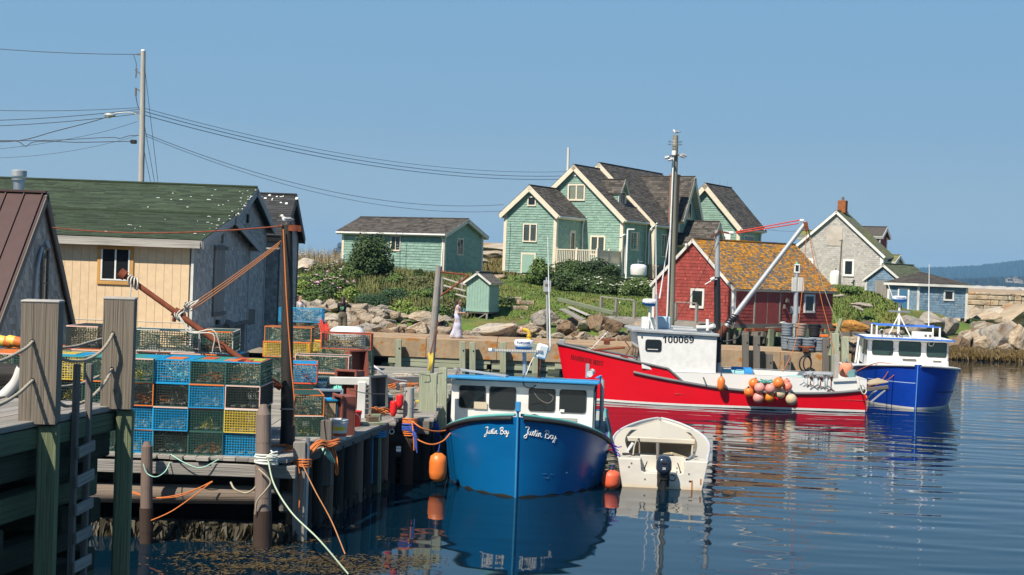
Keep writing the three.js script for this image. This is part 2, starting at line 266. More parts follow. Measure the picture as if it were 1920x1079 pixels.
// ---- quay: concrete cap with timber crib below
const QD=62,QH=1.3;
{
const xL=flat(668,600,QD,0).x,xR=flat(1600,600,QD,0).x;
const q=thing('quay_wall','long stained concrete quay wall with orange lichen behind the moored boats','quay wall');
const c=new MB();
for(let i=0;i<7;i++){const a=lerp(xL,xR,i/7),b=lerp(xL,xR,(i+1)/7);c.box((a+b)/2,QH-.42,-QD-2,b-a-.012,.84,4,0,0,0,.02);}
c.build('concrete_cap',M.conc,q);
const xa=flat(738,600,QD,0).x,xb=flat(1052,600,QD,0).x,xc=flat(1330,600,QD,0).x;
new MB().box((xa+xb)/2,-.2,-QD-2,xb-xa-.4,1.3,3).box((xc+xR)/2,-.2,-QD-2,xR-xc-.3,1.3,3).build('crib_fill',M.weedD,q);
const r=rng(31);
for(let k=0;k<5;k++)for(const[a,b]of[[xa,(xa+xb)/2+.6],[(xa+xb)/2+.6,xb],[xc,xR]]){
const y=.36-k*.21;new MB().box((a+b)/2+(r()-.5)*.25,y,-QD-.25+r()*.08,b-a-.02,.195,.24,0,0,0,.015).build('crib_timber',k>2?M.greenD:k==2?M.greenW:M.greenL,q);
}
for(const px of[735,1048,1090])for(let k=0;k<3;k++)new MB().box(flat(px,600,QD,0).x+(k%2?-.15:.15),.3-k*.25,-QD-1,.5,.22,2).build('crib_timber',k?M.greenD:M.greenL,q);
struct(q);q.userData.kind=undefined;delete q.userData.kind;
struct(mesh('quay_road',new MB().box((xL+xR)/2-6,QH-.55,-QD-3.4,xR-xL+12,.9,3.6).geo(),M.concP));
}
function post(name,px,pyTop,pyBase,d,w,m,label,cat,group,o={}){
const p=at(px,pyBase,d),q=at(o.tx??px,pyTop,d+(o.dd||0));const t=thing(name,label,cat,V(p.x,o.base??p.y,p.z),0,group);const L=q.clone().sub(t.position);
if(o.round){const m1=new MB();const n=6,r=rng(px|0);for(let i=0;i<n;i++)m1.cyl(L.clone().multiplyScalar(i/n),L.clone().multiplyScalar((i+1)/n+.002),w/2*(1.04-.03*i+r()*.03),w/2*(1.01-.03*i),12,i===n-1);if(o.point)m1.cyl(L,L.clone().multiplyScalar(1+o.point/L.length()),w/2*.86,w*.2,12);if(o.wet){const W2=new MB();for(let i=0;i<5;i++)W2.cyl(L.clone().multiplyScalar(i/5*o.wet),L.clone().multiplyScalar((i+1)/5*o.wet),w*(.53+r()*.03),w*(.53+r()*.03),10);W2.build('wet_base',woodM(.05,.028,.018),t);}m1.build('shaft',m,t);}
else if(o.boards)for(let i=0;i<o.boards;i++){const x=(i-(o.boards-1)/2)*w/o.boards;new MB().beam(V(x,0,(i%2)*.02),V(x+L.x,L.y-(i%2)*.04,L.z+(i%2)*.02),w/o.boards-.006,w*.8,.01).build('board',m,t);}
else new MB().beam(V(0,0,0),L,w,w,.012).build('shaft',m,t);
return t;
}
[[747,637,706,'square green-grey pile with a bolt hole at the left end of the quay crib',0],[867,641,706,'pale square pile right of the woman, first of a close pair',0],[886,642,704,'second pile of the close pair right of the woman',0],[943,642,704,'green-grey pile on the quay behind the left part of the blue wheelhouse',0],[1003,644,704,'pile on the quay behind the radar mast of the blue wheelhouse',0],
[1398,626,700,'taller left pile of the pair right of the white cabin',.25],[1419,630,712,'right pile of the pair right of the white cabin',.25],[1443,664,708,'short pile below the grey bins, nearest the pile pair',0],[1477,666,706,'short pile below the middle of the grey bins',0],[1549,634,700,'thick pile at the right end of the grey bins',.3]].forEach(([px,a,b,l,o])=>{
const t=post('quay_pile',px,a,b+4,QD-.35-o,.26,px>1300?M.greyD:M.greenL,l,'mooring pile','piles along the quay');const h=at(px,a,QD).y-t.position.y;
new MB().cyl(V(0,h-.35,.12),V(0,h-.35,.15),.035,.035,8).build('bolt',M.black,t);
});
[[1566,625,700,.3,M.greenL,'left light green timber post at the right end of the quay'],[1584,632,702,.3,M.greenL,'right light green timber post at the right end of the quay']].forEach(([px,a,b,w,m,l])=>post('quay_post',px,a,b,QD-1.2,w,m,l,'post',null));
one('leaning_post','narrow green board leaning at the right end of the quay','board',new MB().beam(at(1556,668,61),at(1578,598,61.5),.16,.1,.01),M.greenW);
// ---- stone breakwater: blocks laid in courses
{
const b=thing('stone_breakwater','long breakwater of pale squared granite blocks beyond the blue sheds','breakwater');const d=122,p=flat(1770,540,d,1.2),e=flat(2080,540,d,1.2),top=3.86,r=rng(77);
new MB().box((p.x+e.x)/2,1.9,-d-1.3,e.x-p.x,3.7,2).build('core',mat(.18,.15,.12),b);
const mats=[[.52,.43,.33],[.58,.49,.38],[.46,.39,.31],[.54,.43,.31],[.62,.54,.43],[.56,.35,.17]].map(c=>mat(...c,{map:T.rock,bumpMap:T.rockB,bumpScale:.03,roughness:.95}));
let y=.9;while(y<top-.12){const h=Math.min(.34+r()*.22,top-y);for(let x=p.x;x<e.x;){const w=.5+r()*r()*1.9,dx=r()*.16;new MB().box(x+w/2,y+h/2,-d-.3+dx-(y-1)*.12,w-.04-r()*.04,h-.03-r()*.03,.7,(r()-.5)*.05,(r()-.5)*.06,(r()-.5)*.03,.045).build('stone',mats[r()<.06?5:r()*5|0],b);x+=w;}y+=h;}
struct(mesh('breakwater_top',new MB().box((p.x+e.x)/2+10,top-.15,-d-52,e.x-p.x+26,.28,100).geo(),mat(.38,.27,.17,{map:T.blotch,roughness:1})));
}
// ---- boulders
const ROCKG=[];for(let k=0;k<8;k++){
const g=new THREE.IcosahedronGeometry(1,7),p=g.attributes.position,r=rng(200+k),cuts=[];for(let i=0;i<16;i++)cuts.push([V(r()-.5,r()-.4,r()-.5).normalize(),.47+r()*.36]);
for(let i=0;i<p.count;i++){const v=V(p.getX(i),p.getY(i),p.getZ(i));v.multiplyScalar(1+(n3(v.x*1.4+k*9,v.y*1.4,v.z*1.4+40)-.5)*.34);for(const[n,d]of cuts){const s=v.dot(n)-d;if(s>0)v.addScaledVector(n,-s*.96);}v.multiplyScalar(1+(n3(v.x*6+9,v.y*6+k,v.z*6+40)-.5)*.12+(n3(v.x*15,v.y*15+k,v.z*15)-.5)*.05-.06*Math.max(0,1-Math.abs(n3(v.x*2.6+k*3,v.y*2.6,v.z*2.6+11)-.5)*26));p.setXYZ(i,v.x,v.y,v.z);}
const uv=g.attributes.uv;for(let i=0;i<p.count;i++)uv.setXY(i,p.getX(i)+p.getZ(i)*.6,p.getY(i)+p.getZ(i)*.5);
let gg=g;{const idx=new Map(),ii=[];const pp=[];for(let i=0;i<p.count;i++){const key=[p.getX(i),p.getY(i),p.getZ(i)].map(v=>v.toFixed(4)).join();if(!idx.has(key)){idx.set(key,pp.length/3);pp.push(p.getX(i),p.getY(i),p.getZ(i));}ii.push(idx.get(key));}gg=new THREE.BufferGeometry();gg.setAttribute('position',new THREE.Float32BufferAttribute(pp,3));gg.setIndex(ii);gg.computeVertexNormals();const q=gg.attributes.position,w=[];for(let i=0;i<q.count;i++)w.push(q.getX(i)+q.getZ(i)*.6,q.getY(i)+q.getZ(i)*.5);gg.setAttribute('uv',new THREE.Float32BufferAttribute(w,2));}
ROCKG.push(gg);
}
const rockM=(r,g,b)=>mat(r,g,b,{map:T.rock,bumpMap:T.rockB,bumpScale:.09,roughness:.93});
const RM={pale:rockM(.50,.445,.37),warm:rockM(.45,.375,.285),grey:rockM(.36,.33,.29),brown:rockM(.25,.175,.11),orange:rockM(.55,.27,.06),dark:rockM(.14,.11,.085)};
const ZN=[[585,'behind the black mast'],[632,'left of the person in black'],[665,'right beside the person in black'],[705,'below the juniper mound'],[745,'under the yellow-green shrub'],[800,'left of the leaning pole'],[845,'between leaning pole and walking woman'],[900,'below the green hut'],[965,'right of the green hut'],[1010,'around the yellow standpipe'],[1050,'behind the white whip aerial'],[1100,'below the fallen planks'],[1150,'under the long beam'],[1260,'under the wooden ramp'],[1560,'behind the bins'],[1600,'beside the quay end'],[1650,'left of the bright blue boat'],[1700,'behind the left cabin window'],[1770,'behind the bright blue cabin'],[1815,'right of the bright blue cabin'],[1850,'left of the cracked grey boulder'],[1890,'in front of the cracked grey boulder'],[9999,'near the right picture edge']];
const TONE=new Map();
function stoneLabels(list,kind){
const G={};for(const[o,s]of list){const q=o.position.clone().project(camera),px=(q.x+1)*960,z=ZN.find(e=>px<e[0])[1],k=TONE.get(o.material)+' '+kind+'|'+z;(G[k]||=[]).push([o,s]);}
for(const k in G){const[t,z]=k.split('|');G[k].sort((a,b)=>b[1]-a[1]).forEach(([o],i,A)=>{o.userData.label=A.length===1?`only ${t} lying ${z}`:`${i ? ORD[i + 1] || 'one of the' : ''}${i ? ' ' : ''}largest ${t} lying ${z}`.trim();});}
}
Object.entries(RM).forEach(([k,m])=>TONE.set(m,{pale:'pale',warm:'tan',grey:'grey',brown:'brown',orange:'orange',dark:'dark'}[k]));
function boulder(p,sx,sy,sz,m,label,group,k,ry=0,tilt=0){const o=mesh('boulder',ROCKG[k%8],m);o.position.copy(p);o.scale.set(sx,sy,sz);o.rotation.set(tilt,ry,tilt*.5);return tag(o,label,'boulder',group);}
{
const r=rng(51);let k=0;
const spots=[[570,583,70,.7,'pale','pale grey boulder partly hidden behind the dark mast'],[600,590,70,1.5,'grey','largest grey boulder left of the person in black'],[622,604,68.5,1.1,'pale','pale broad boulder behind the blue traps'],[682,598,68,.85,'warm','rounded tan boulder right of the person in black'],[706,604,67,.6,'pale','pale boulder low in the heap beside the rounded tan one'],[723,612,66.8,.62,'warm','upright tan boulder standing at the quay edge'],[701,581,70,.42,'pale','small white boulder high in the heap under the green bush'],[717,594,69,.45,'pale','angular white boulder between tan boulders'],[740,590,69,.5,'warm','round tan boulder below the yellow-green shrub'],[668,618,66.6,1.1,'brown','low brown stained rock on the quay edge'],
[800,596,69,1.7,'warm','long pale bedrock slab left of the leaning grey pole'],[920,624,67.3,2.6,'pale','broad flat bedrock ledge with orange lichen under the green privy'],[988,618,66.8,1.3,'warm','pale bedrock end right of the broad ledge'],[1008,602,69,.9,'grey','grey broken stone behind the yellow standpipe'],[1025,592,69.5,1.15,'grey','big grey slab boulder tilted beside the white whip aerial'],[1092,607,69,.62,'pale','white oval boulder right of the aerials'],[1125,604,69.5,1.1,'brown','large brown boulder left of the wooden ramp'],[1150,612,68.5,.9,'brown','brown boulder under the left end of the wooden ramp'],[1065,615,67.5,.9,'brown','dark tan boulder at the quay edge below the white oval one']];
for(const[px,py,d,s,m,l]of spots){const p=at(px,py,d);boulder(p,s*.66,s*(s>1.2?.24:.5),s*.55,RM[m],l,null,k++,r()*6,(r()-.5)*.4);}
const small=[];
for(let i=0;i<430;i++){
const px=r()<.4?560+r()*180:560+r()*640,d=66.4+Math.pow(r(),1.2)*6.5;if(px>860&&px<960&&d>68)continue;
const p=flat(px,600,d,0),s=.15+.38*Math.pow(r(),2.4)+(d<68?.08:0)+(px<740?.05:0);p.y=gh(p.x,p.z)+s*.25;
if(px>720&&px<830&&d>71)continue;
small.push([p,s*(1+.5*r()),s*(.6+.3*r()),s,r()*6,(r()-.5)*.8,[RM.pale,RM.warm,RM.warm,RM.grey,px>1000?RM.brown:RM.pale,d<67.4?RM.brown:RM.warm][r()*6|0]]);
}
small.sort((a,b)=>b[3]-a[3]);const rub=[],lab=[];
small.forEach(([p,a,b,c,ry,ti,m],i)=>{if(i<190)lab.push([boulder(p,a,b,c,m,'','small stones of the riprap heap',k++,ry,ti),c]);else rub.push(place(ROCKG[i%8].clone(),p.x,p.y,p.z,ry,ti,0,V(a,b,c)));});
stoneLabels(lab,'loose stone');
tag(stuff(mesh('rubble',mergeGeometries(rub),RM.warm)),'smallest rubble stones filling the heap between quay and bushes','rubble');
const big=[[1868,640,88,2.6,1.9,'grey','huge cracked grey boulder with orange lichen at the right shore'],[1895,628,91,2.2,1.5,'warm','tall pale boulder behind the huge cracked one'],[1838,642,88,1.4,1.3,'warm','upright boulder with orange patch left of the huge cracked one'],[1915,640,87.5,1.6,1.7,'warm','tan boulder at the right picture edge by the water'],[1812,634,88,1.0,.8,'pale','pale rounded boulder behind the blue boat cabin, nearest its right edge'],[1800,645,87,1.3,.9,'brown','brown wet boulder at the waterline beside the blue boat cabin'],[1832,606,102,5,1.9,'warm','smooth tan bedrock swelling below the left end of the breakwater'],[1876,602,107,6.5,2.3,'pale','broad pale bedrock slope below the breakwater'],[1916,604,106,6,2.3,'warm','tan bedrock slope at the right edge below the breakwater'],[1850,600,97,1.8,.9,'warm','long tan boulder before the stone breakwater'],[1770,612,91,1.6,1.1,'grey','grey slabby boulder under the blue hip-roofed shed'],[1740,606,90,1.8,1.2,'grey','large grey boulder left of the blue shed stilts'],[1708,610,88,1.6,1.0,'grey','rounded grey boulder behind the radar mast of the bright blue boat'],[1672,628,84,1.5,.7,'warm','tan shore rock behind the left window of the bright blue boat'],[1642,636,82,1.7,.6,'brown','low brown rock left of the bright blue boat cabin'],[1596,612,76,1.9,.75,'orange','rock slab covered in bright orange lichen beside the red shed'],[1622,622,78,1.6,.6,'warm','pale rock below the orange lichen slab'],[1588,640,72,1.6,.6,'warm','long tan ledge above the weedy shore right of the quay'],[1600,655,72,1.6,.7,'dark','dark weedy rock at the waterline right of the quay'],[1560,545,100,1.3,.35,'orange','orange rock patch below the white tank'],[1575,556,96,1.1,.25,'pale','upper pale flat rock in the grass below the white house'],[1598,578,88,1.4,.3,'pale','middle pale flat rock in the grass slope right of the red shed'],[1612,572,90,1.2,.3,'pale','small pale rock lying in the grass right of the red shed'],
[575,505,86,2.2,1.5,'pale','smooth pale granite outcrop left of the flowering bushes'],[905,467,128,4.5,1.0,'pale','pale granite crest on the hill between the green shed and house'],[890,492,112,4.2,.8,'pale','broad granite slope behind the green shed'],[925,478,122,3.2,.7,'warm','tan granite outcrop left of the green house'],[862,503,100,2.4,.4,'pale','flat pale rock in the grass right of the green shed'],[938,520,92,1.4,.3,'warm','low rock ledge below the left corner of the green house']];
big.forEach(([px,py,d,sx,sy,m,l],i)=>boulder(at(px,py,d),sx*.72,sy*.8,sx*.5,RM[m],l,null,i*3+1,i*1.3,0));
const labR=[],labW=[],labB=[];const wr=mat(.075,.048,.012,{map:T.blotch,bumpMap:T.rockB,bumpScale:.06,roughness:.8});for(let i=0;i<26;i++){const px=1776+i*6.4+r()*6,p=flat(px,660,85.6+r()*1.6,.12+r()*.25),s=.5+r()*.5;TONE.set(wr,'weed covered');labW.push([boulder(p,s*1.2,s*(.5+r()*.35),s,wr,'','weedy rocks at the right waterline',k++,r()*6),s]);}
stoneLabels(labW,'low rock');
for(let i=0;i<30;i++){const px=1790+r()*150,d=86.5+r()*8,p=flat(px,600,d,0),s=.3+r()*.6;p.y=gh(p.x,p.z)+s*.2;labR.push([boulder(p,s*1.3,s*.8,s,[RM.warm,RM.grey,RM.brown][r()*3|0],'','small rocks of the right shore',k++,r()*6),s]);}
stoneLabels(labR,'shore rock');
for(let i=0;i<30;i++){const px=1575+r()*150,d=72+(px-1575)/150*11+r()*3,p=flat(px,600,d,0),s=.3+r()*.5;p.y=Math.max(.1,gh(p.x,p.z))+s*.2;labB.push([boulder(p,s*1.3,s*.7,s,[RM.warm,RM.dark,RM.brown][r()*3|0],'','small rocks behind the blue boat',k++,r()*6),s]);}
stoneLabels(labB,'beach rock');
}
function weedMass(pts,n,len,seed,m=M.weed,name='rockweed'){
const r=rng(seed),pos=[];
for(let i=0;i<n;i++){const[c,sx,sy,sz]=pts[r()*pts.length|0],x=c.x+(r()-.5)*sx*2,y=c.y+(r()-.5)*sy*2,z=c.z+(r()-.5)*sz*2,a=r()*6.28,l=len*(.5+r()),w=.02+r()*.03,dx=Math.cos(a),dz=Math.sin(a),ox=(r()-.5)*.2,oz=r()*.2;pos.push(x-dx*w,y,z-dz*w,x+dx*w,y,z+dz*w,x+ox,y-l,z+oz);}
const g=new THREE.BufferGeometry();g.setAttribute('position',new THREE.Float32BufferAttribute(pos,3));g.computeVertexNormals();return stuff(mesh(name,norm(g),m));
}
{
const W=mat(.11,.066,.009,{roughness:.6,side:THREE.DoubleSide});
const a=[];for(let i=0;i<40;i++){const q=Math.sin(i*1.7)*Math.cos(i*.63),p=flat(1775+i*4,660,85.9+q*1.1,.22+.3*Math.abs(q));a.push([p,.45,.12+.22*Math.abs(q),.9]);}
tag(weedMass(a,5000,.2,5,W),'golden brown rockweed on the right shore rocks at the tide line','seaweed');
const b=[];for(let i=0;i<22;i++){const p=flat(1560+i*6,650,69+i*.6,.45);b.push([p,.4,.45,.5]);}
tag(weedMass(b,6000,.45,6,W),'rockweed on the shore between the quay end and the bright blue boat','seaweed');
}
// ================================================================== BUILDINGS
const Y=V(0,1,0);
function slab(mb,B,u0,u1,v0,v1,n0,n1,c=0){
const g=boxGeo(u1-u0,v1-v0,n1-n0,c);const m=new THREE.Matrix4().makeBasis(B.U,B.V,B.N);
const p=B.o.clone().addScaledVector(B.U,(u0+u1)/2).addScaledVector(B.V,(v0+v1)/2).addScaledVector(B.N,(n0+n1)/2);m.setPosition(p);return mb.add(g.applyMatrix4(m));
}
const bp=(B,u,v,n)=>B.o.clone().addScaledVector(B.U,u).addScaledVector(B.V,v).addScaledVector(B.N,n);
function gable(t,G,{GW,RL,he,heR=he,hr,rx=.5,wall,roof,trim,ov=.3,rk=.25,th=.1,skin={},roofSkin,sides='LR',rake=.18,corner=.14,gutter,noWall,soffit,roofName='roof'}){
const{o,A,N}=G,nN=N.clone().negate(),xr=rx*GW;
const B={front:{o,U:A,V:Y,N},right:{o:o.clone().addScaledVector(A,GW),U:nN,V:Y,N:A},left:{o:o.clone().addScaledVector(N,-RL),U:N,V:Y,N:A.clone().negate()}};
if(!noWall){
const s=new THREE.Shape([new THREE.Vector2(0,0),new THREE.Vector2(GW,0),new THREE.Vector2(GW,heR),new THREE.Vector2(xr,hr),new THREE.Vector2(0,he)]);
const g=new THREE.ExtrudeGeometry(s,{depth:RL,bevelEnabled:false});g.applyMatrix4(new THREE.Matrix4().makeBasis(A,Y,N).setPosition(o.clone().addScaledVector(N,-RL)));
mesh('wall',norm(g),wall,t);
}
for(const k of['front','right','left'])if(skin[k]){const poly=k==='front'?[[0,0],[GW,0],[GW,heR-.02],[xr,hr-.02],[0,he-.02]]:[[0,0],[RL,0],[RL,(k==='right'?heR:he)-.02],[0,(k==='right'?heR:he)-.02]];shingles(t,skin.name||'shingle',B[k].o.clone(),B[k].U,B[k].V,B[k].N,poly,{...skin,...skin[k]});}
const R2={};
for(const sd of sides){
const r=sd==='R',run=r?GW-xr:xr,rise=hr-(r?heR:he),D=Math.hypot(run,rise);
const up=A.clone().multiplyScalar((r?-run:run)/D).addScaledVector(Y,rise/D);
const U=r?nN:N,Nr=A.clone().multiplyScalar((r?rise:-rise)/D).addScaledVector(Y,run/D);
const e=o.clone().addScaledVector(A,r?GW:0).addScaledVector(Y,r?heR:he).addScaledVector(up,-ov).addScaledVector(N,r?rk:-RL-rk);
const BR={o:e,U,V:up,N:Nr};R2[sd]=BR;BR.lu=RL+2*rk;BR.lv=D+ov;
slab(new MB(),BR,0,BR.lu,0,BR.lv+th*.6*rise/run,0,th).build(roofName,roof,t);
if(roofSkin)shingles(t,'roof_shingle',bp(BR,0,0,th),U,up,Nr,[[-.02,-.03],[BR.lu+.02,-.03],[BR.lu+.02,BR.lv],[-.02,BR.lv]],{seed:r?5:6,...roofSkin});
if(trim&&rake){
const a=r?-.03:BR.lu,mb=new MB();slab(mb,BR,r?-.035:BR.lu-.005,r?.005:BR.lu+.035,-.02,BR.lv+.05,-rake+.02,th*.8);mb.build('rake_board',trim,t);
const f=new MB();slab(f,BR,0,BR.lu,-.035,.0,-rake*.7,th*.75);f.build('fascia',trim,t);
if(soffit)slab(new MB(),BR,r?.01:BR.lu-rk,r?rk:BR.lu-.01,0,BR.lv-.05,-.03,-.002).build('soffit',soffit,t);
}
if(gutter&&gutter.includes(sd)){const p=bp(BR,r?0:0,-.07,.02),q=bp(BR,BR.lu,-.07,.02);new MB().beam(p,q,.11,.11,.02).build('gutter',M.white,t);}
}
const cap=new MB();const rp=o.clone().addScaledVector(A,xr).addScaledVector(Y,hr+th*1.12+.02);cap.beam(rp.clone().addScaledVector(N,rk),rp.clone().addScaledVector(N,-RL-rk),.22,.05);if(sides.length>1)cap.build('ridge_cap',roof,t);
if(trim&&corner){const h=.02;for(const[bb,u,hh]of[['front',0,he],['front',GW,heR]]){const mb=new MB();slab(mb,B[bb],u===0?-.03:GW-corner,u===0?corner:GW+.035,0,hh-.05,-.0,.045);if(u)slab(mb,B.right,-.04,corner,0,hh-.05,.002,.045);mb.build('corner_board',trim,t);}}
return{...B,R:R2.R,L:R2.L};
}
function win(t,B,u,v,w,h,o={}){
const{tm=M.white,tw=.09,mull=1,rail=0,curtain,n=.02,sill=true,back=M.void}=o;
const mb=new MB();slab(mb,B,u-tw,u+w+tw,v+h,v+h+tw,n,n+.045);slab(mb,B,u-tw,u+w+tw,v-tw,v,n,n+(sill?.07:.045));slab(mb,B,u-tw,u,v,v+h,n,n+.045);slab(mb,B,u+w,u+w+tw,v,v+h,n,n+.045);
const f=mb.build('window',tm,t,o.label);
const s=new MB(),sw=o.sw||Math.min(.045,w*.08);for(let i=1;i<=mull;i++)slab(s,B,u+w*i/(mull+1)-sw/2,u+w*i/(mull+1)+sw/2,v,v+h,n+.005,n+.036);for(let i=1;i<=rail;i++)slab(s,B,u,u+w,v+h*i/(rail+1)-sw/2,v+h*i/(rail+1)+sw/2,n+.005,n+.034);
if(!s.empty)s.build('mullion',o.mm||tm,f);
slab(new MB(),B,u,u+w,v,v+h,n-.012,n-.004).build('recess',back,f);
if(curtain)for(const[a,b]of curtain.at||[[.05,.95]])slab(new MB(),B,u+w*a,u+w*b,v+.01,v+h-.01,n-.002,n+.004).build('curtain',curtain.m,f);
for(let i=0;i<=mull;i++)slab(new MB(),B,u+w*i/(mull+1)+.004,u+w*(i+1)/(mull+1)-.004,v,v+h,n+.012,n+.017).build('pane',curtain?M.pane:M.glass,f);
return f;
}
const tot=(px1,py1,d1,px2,py2,d2)=>{const a=at(px1,py1,d1),b=at(px2,py2,d2);return[a,Math.atan2(-(b.z-a.z),b.x-a.x),Math.hypot(b.x-a.x,b.z-a.z)];};
// ---------------------------------------------------------------- green houses on the hill
const C={green:[.26,.405,.335],roofG:[.125,.115,.105]};
const greenW=mat(...C.green,{map:T.grain,roughness:.7}),greenS=mat(.27,.42,.345,{map:T.grain,roughness:.72}),asph=mat(.092,.080,.069,{map:T.asph,roughness:.95});
const curt=mat(.30,.27,.21),curtO=mat(.45,.28,.10),panelG=mat(.075,.08,.08);
const gskin={ch:.17,w:.3,jw:.6,t:.034,m:greenS,t0:.84,t1:1.1,name:'shingle',gap:.008,slip:.06};
const rskin={ch:.19,w:.34,jw:.5,t:.02,m:asph,t0:.5,t1:1.6,slip:.08};
function downpipe(t,pts,r=.055){new MB().tube(pts,r,8,pts.length*8).build('downpipe',M.white,t);}
{
const[p,turn,W]=tot(641,487,93.4,831,519,89.6);p.y=at(831,519,89.6).y;
const t=thing('green_shed','long low green shingled outbuilding with grey roof and cream trim','shed',p,turn);const L=4.6,he=2.72,hr=3.62;
const G={o:V(W,0,0),A:V(0,0,-1),N:V(1,0,0)};
const b=gable(t,G,{GW:L,RL:W,he,hr,wall:greenW,roof:asph,trim:M.cream,ov:.34,rk:.28,th:.08,skin:{...gskin,front:{},left:{holes:[[1.32,1.42,1.98,2.34],[3.68,1.42,4.24,2.34]].map(([a,c,d,e])=>[a,c,d,e])}},roofSkin:rskin,gutter:'L',soffit:M.cream});
const Bf=b.left;slab(new MB(),Bf,-.03,.14,0,he,.001,.05).build('corner_board',M.cream,t);slab(new MB(),Bf,W-.16,W+.03,0,he,.001,.05).build('corner_board',M.cream,t);
win(t,Bf,1.42,1.58,.62,.82,{tm:M.cream,curtain:{m:curtO,at:[[0,.8]]},mull:1});win(t,Bf,3.85,1.58,.62,.82,{tm:M.cream,mull:1});
win(t,b.front,1.5,1.45,.62,.92,{tm:M.cream,mull:1});
downpipe(t,[V(W-.25,he-.05,.32),V(W-.1,he-.35,.08),V(W-.1,1.2,.08),V(W-.1,.1,.08)]);downpipe(t,[V(W+.08,he,-L+.05),V(W+.08,1.2,-L+.05),V(W+.08,.1,-L+.05)]);
new MB().box(.1,1.0,.08,.2,.28,.14).build('meter_box',M.white,t);new MB().box(W/2,-.25,-L/2,W-.1,.5,L-.1).build('footing',M.concP,t);
}
{
const P=at(1040,515,98),t=thing('green_house','large green shingled house of several steep gables with cream trim on the hill','house',P,-30*Math.PI/180);
const X=V(1,0,0),Z=V(0,0,1),com={wall:greenW,roof:asph,trim:M.cream,ov:.38,rk:.3,th:.1,rake:.26,corner:.2,roofSkin:rskin,soffit:M.cream};
const cur={m:curt,at:[[.05,.45],[.55,.95]]};
const b1=gable(t,{o:V(-4.1,0,0),A:X,N:Z},{...com,GW:4.1,RL:3.8,he:4.2,hr:5.95,skin:{...gskin,front:{holes:[[1.45,2.0,2.7,3.6],[1.8,4.75,2.6,5.5],[1.4,0,2.7,1.35]]},right:{}},gutter:'R'});
win(t,b1.front,1.6,2.25,.95,1.1,{tm:M.cream,sw:.1,curtain:{m:panelG,at:[[.05,.45],[.55,.95]]}});win(t,b1.front,1.88,4.72,.5,.5,{tm:M.cream,mull:0});
const dr=new MB();slab(dr,b1.front,1.55,2.5,.05,1.3,.01,.05);const door=dr.build('door',greenW,t);const df=new MB();slab(df,b1.front,1.44,1.55,0,1.42,.01,.06);slab(df,b1.front,2.5,2.61,0,1.42,.01,.06);slab(df,b1.front,1.44,2.61,1.3,1.41,.012,.062);df.build('frame',M.cream,door);slab(new MB(),b1.front,2.36,2.41,.5,.85,.05,.1).build('handle',M.cream,door);
const sd=new MB();slab(sd,b1.right,2.0,2.75,.95,3.1,.02,.06);const d2=sd.build('door',M.cream,t);slab(new MB(),b1.right,2.15,2.6,1.2,2.9,.06,.066).build('pane',M.glass,d2);slab(new MB(),b1.right,1.8,1.9,2.7,2.95,.02,.15).build('lamp',M.white,t);
downpipe(t,[V(.4,4.1,-3.7),V(.15,3.7,-3.72),V(.12,2,-3.72),V(.12,.9,-3.72)]);new MB().box(-2.05,-.3,-1.9,4,.62,3.7).build('footing',M.concP,t);
new MB().box(-2.25,5.62,.12,.1,.1,.2).box(-2.1,5.55,.14,.14,.08,.2).build('floodlight',M.white,t);
const b2=gable(t,{o:V(-4.5,0,-3.75),A:X,N:Z},{...com,GW:7.7,RL:3.9,he:4.15,hr:7.65,skin:{...gskin,front:{holes:[[3.2,5.15,4.7,6.45],[5.0,1.3,6.3,3.0]]},right:{}},gutter:'R'});
win(t,b2.front,3.42,5.35,1.15,.95,{tm:M.cream,curtain:cur,tw:.12,sw:.1});win(t,b2.front,5.35,1.55,.95,1.15,{tm:M.cream,sw:.1,curtain:{m:panelG,at:[[.05,.45],[.55,.95]]},tw:.12});
win(t,b2.right,1.3,1.95,1.25,1.15,{tm:M.cream,mull:2,curtain:{m:panelG}});new MB().box(-.65,7.05,-3.7,.24,.18,.1).build('vent',M.white,t);
downpipe(t,[V(3.55,4.1,-7.4),V(3.3,3.8,-7.5),V(3.28,2.6,-7.5),V(3.28,.9,-7.5)]);downpipe(t,[V(3.3,2.7,-3.2),V(3.28,2.9,-4.1),V(3.28,2,-4.1),V(3.28,.2,-4.1)]);
{const b=gable(t,{o:V(2.15,5.05,-5.05),A:V(0,0,-1),N:X},{...com,GW:1.15,RL:2.4,he:.95,hr:1.75,ov:.18,rk:.22,rake:.14,corner:.1,th:.07,skin:{...gskin,front:{},left:{}}});win(t,b.front,.25,.15,.65,.72,{tm:M.cream,mull:1,tw:.08});}
const b3=gable(t,{o:V(-5,0,-7.7),A:X,N:Z},{...com,GW:8.7,RL:10.5,he:4.0,hr:8.1,skin:{...gskin,front:{},right:{}},gutter:'R'});
win(t,b3.right,1.5,1.6,.8,1.5,{tm:M.cream,mull:1,curtain:{m:curtO,at:[[.5,.95]]}});win(t,b3.right,3.6,1.6,.8,1.5,{tm:M.cream,mull:1});
new MB().beam(V(3.78,.9,-7.65),V(3.78,3.9,-7.65),.32,.32,.03).build('column',M.cream,t);downpipe(t,[V(4.1,3.9,-7.5),V(3.75,3.55,-7.35),V(3.6,3.3,-7.3),V(3.6,2,-7.3),V(3.6,.95,-7.3)]);
{const b=gable(t,{o:V(4.1,3.4,-11.2),A:V(0,0,-1),N:X},{...com,GW:3.6,RL:4.5,he:1.0,hr:4.1,ov:.3,rk:.45,skin:{...gskin,front:{}}});win(t,b.front,1.4,1.1,.8,1.1,{tm:M.cream,mull:1});}
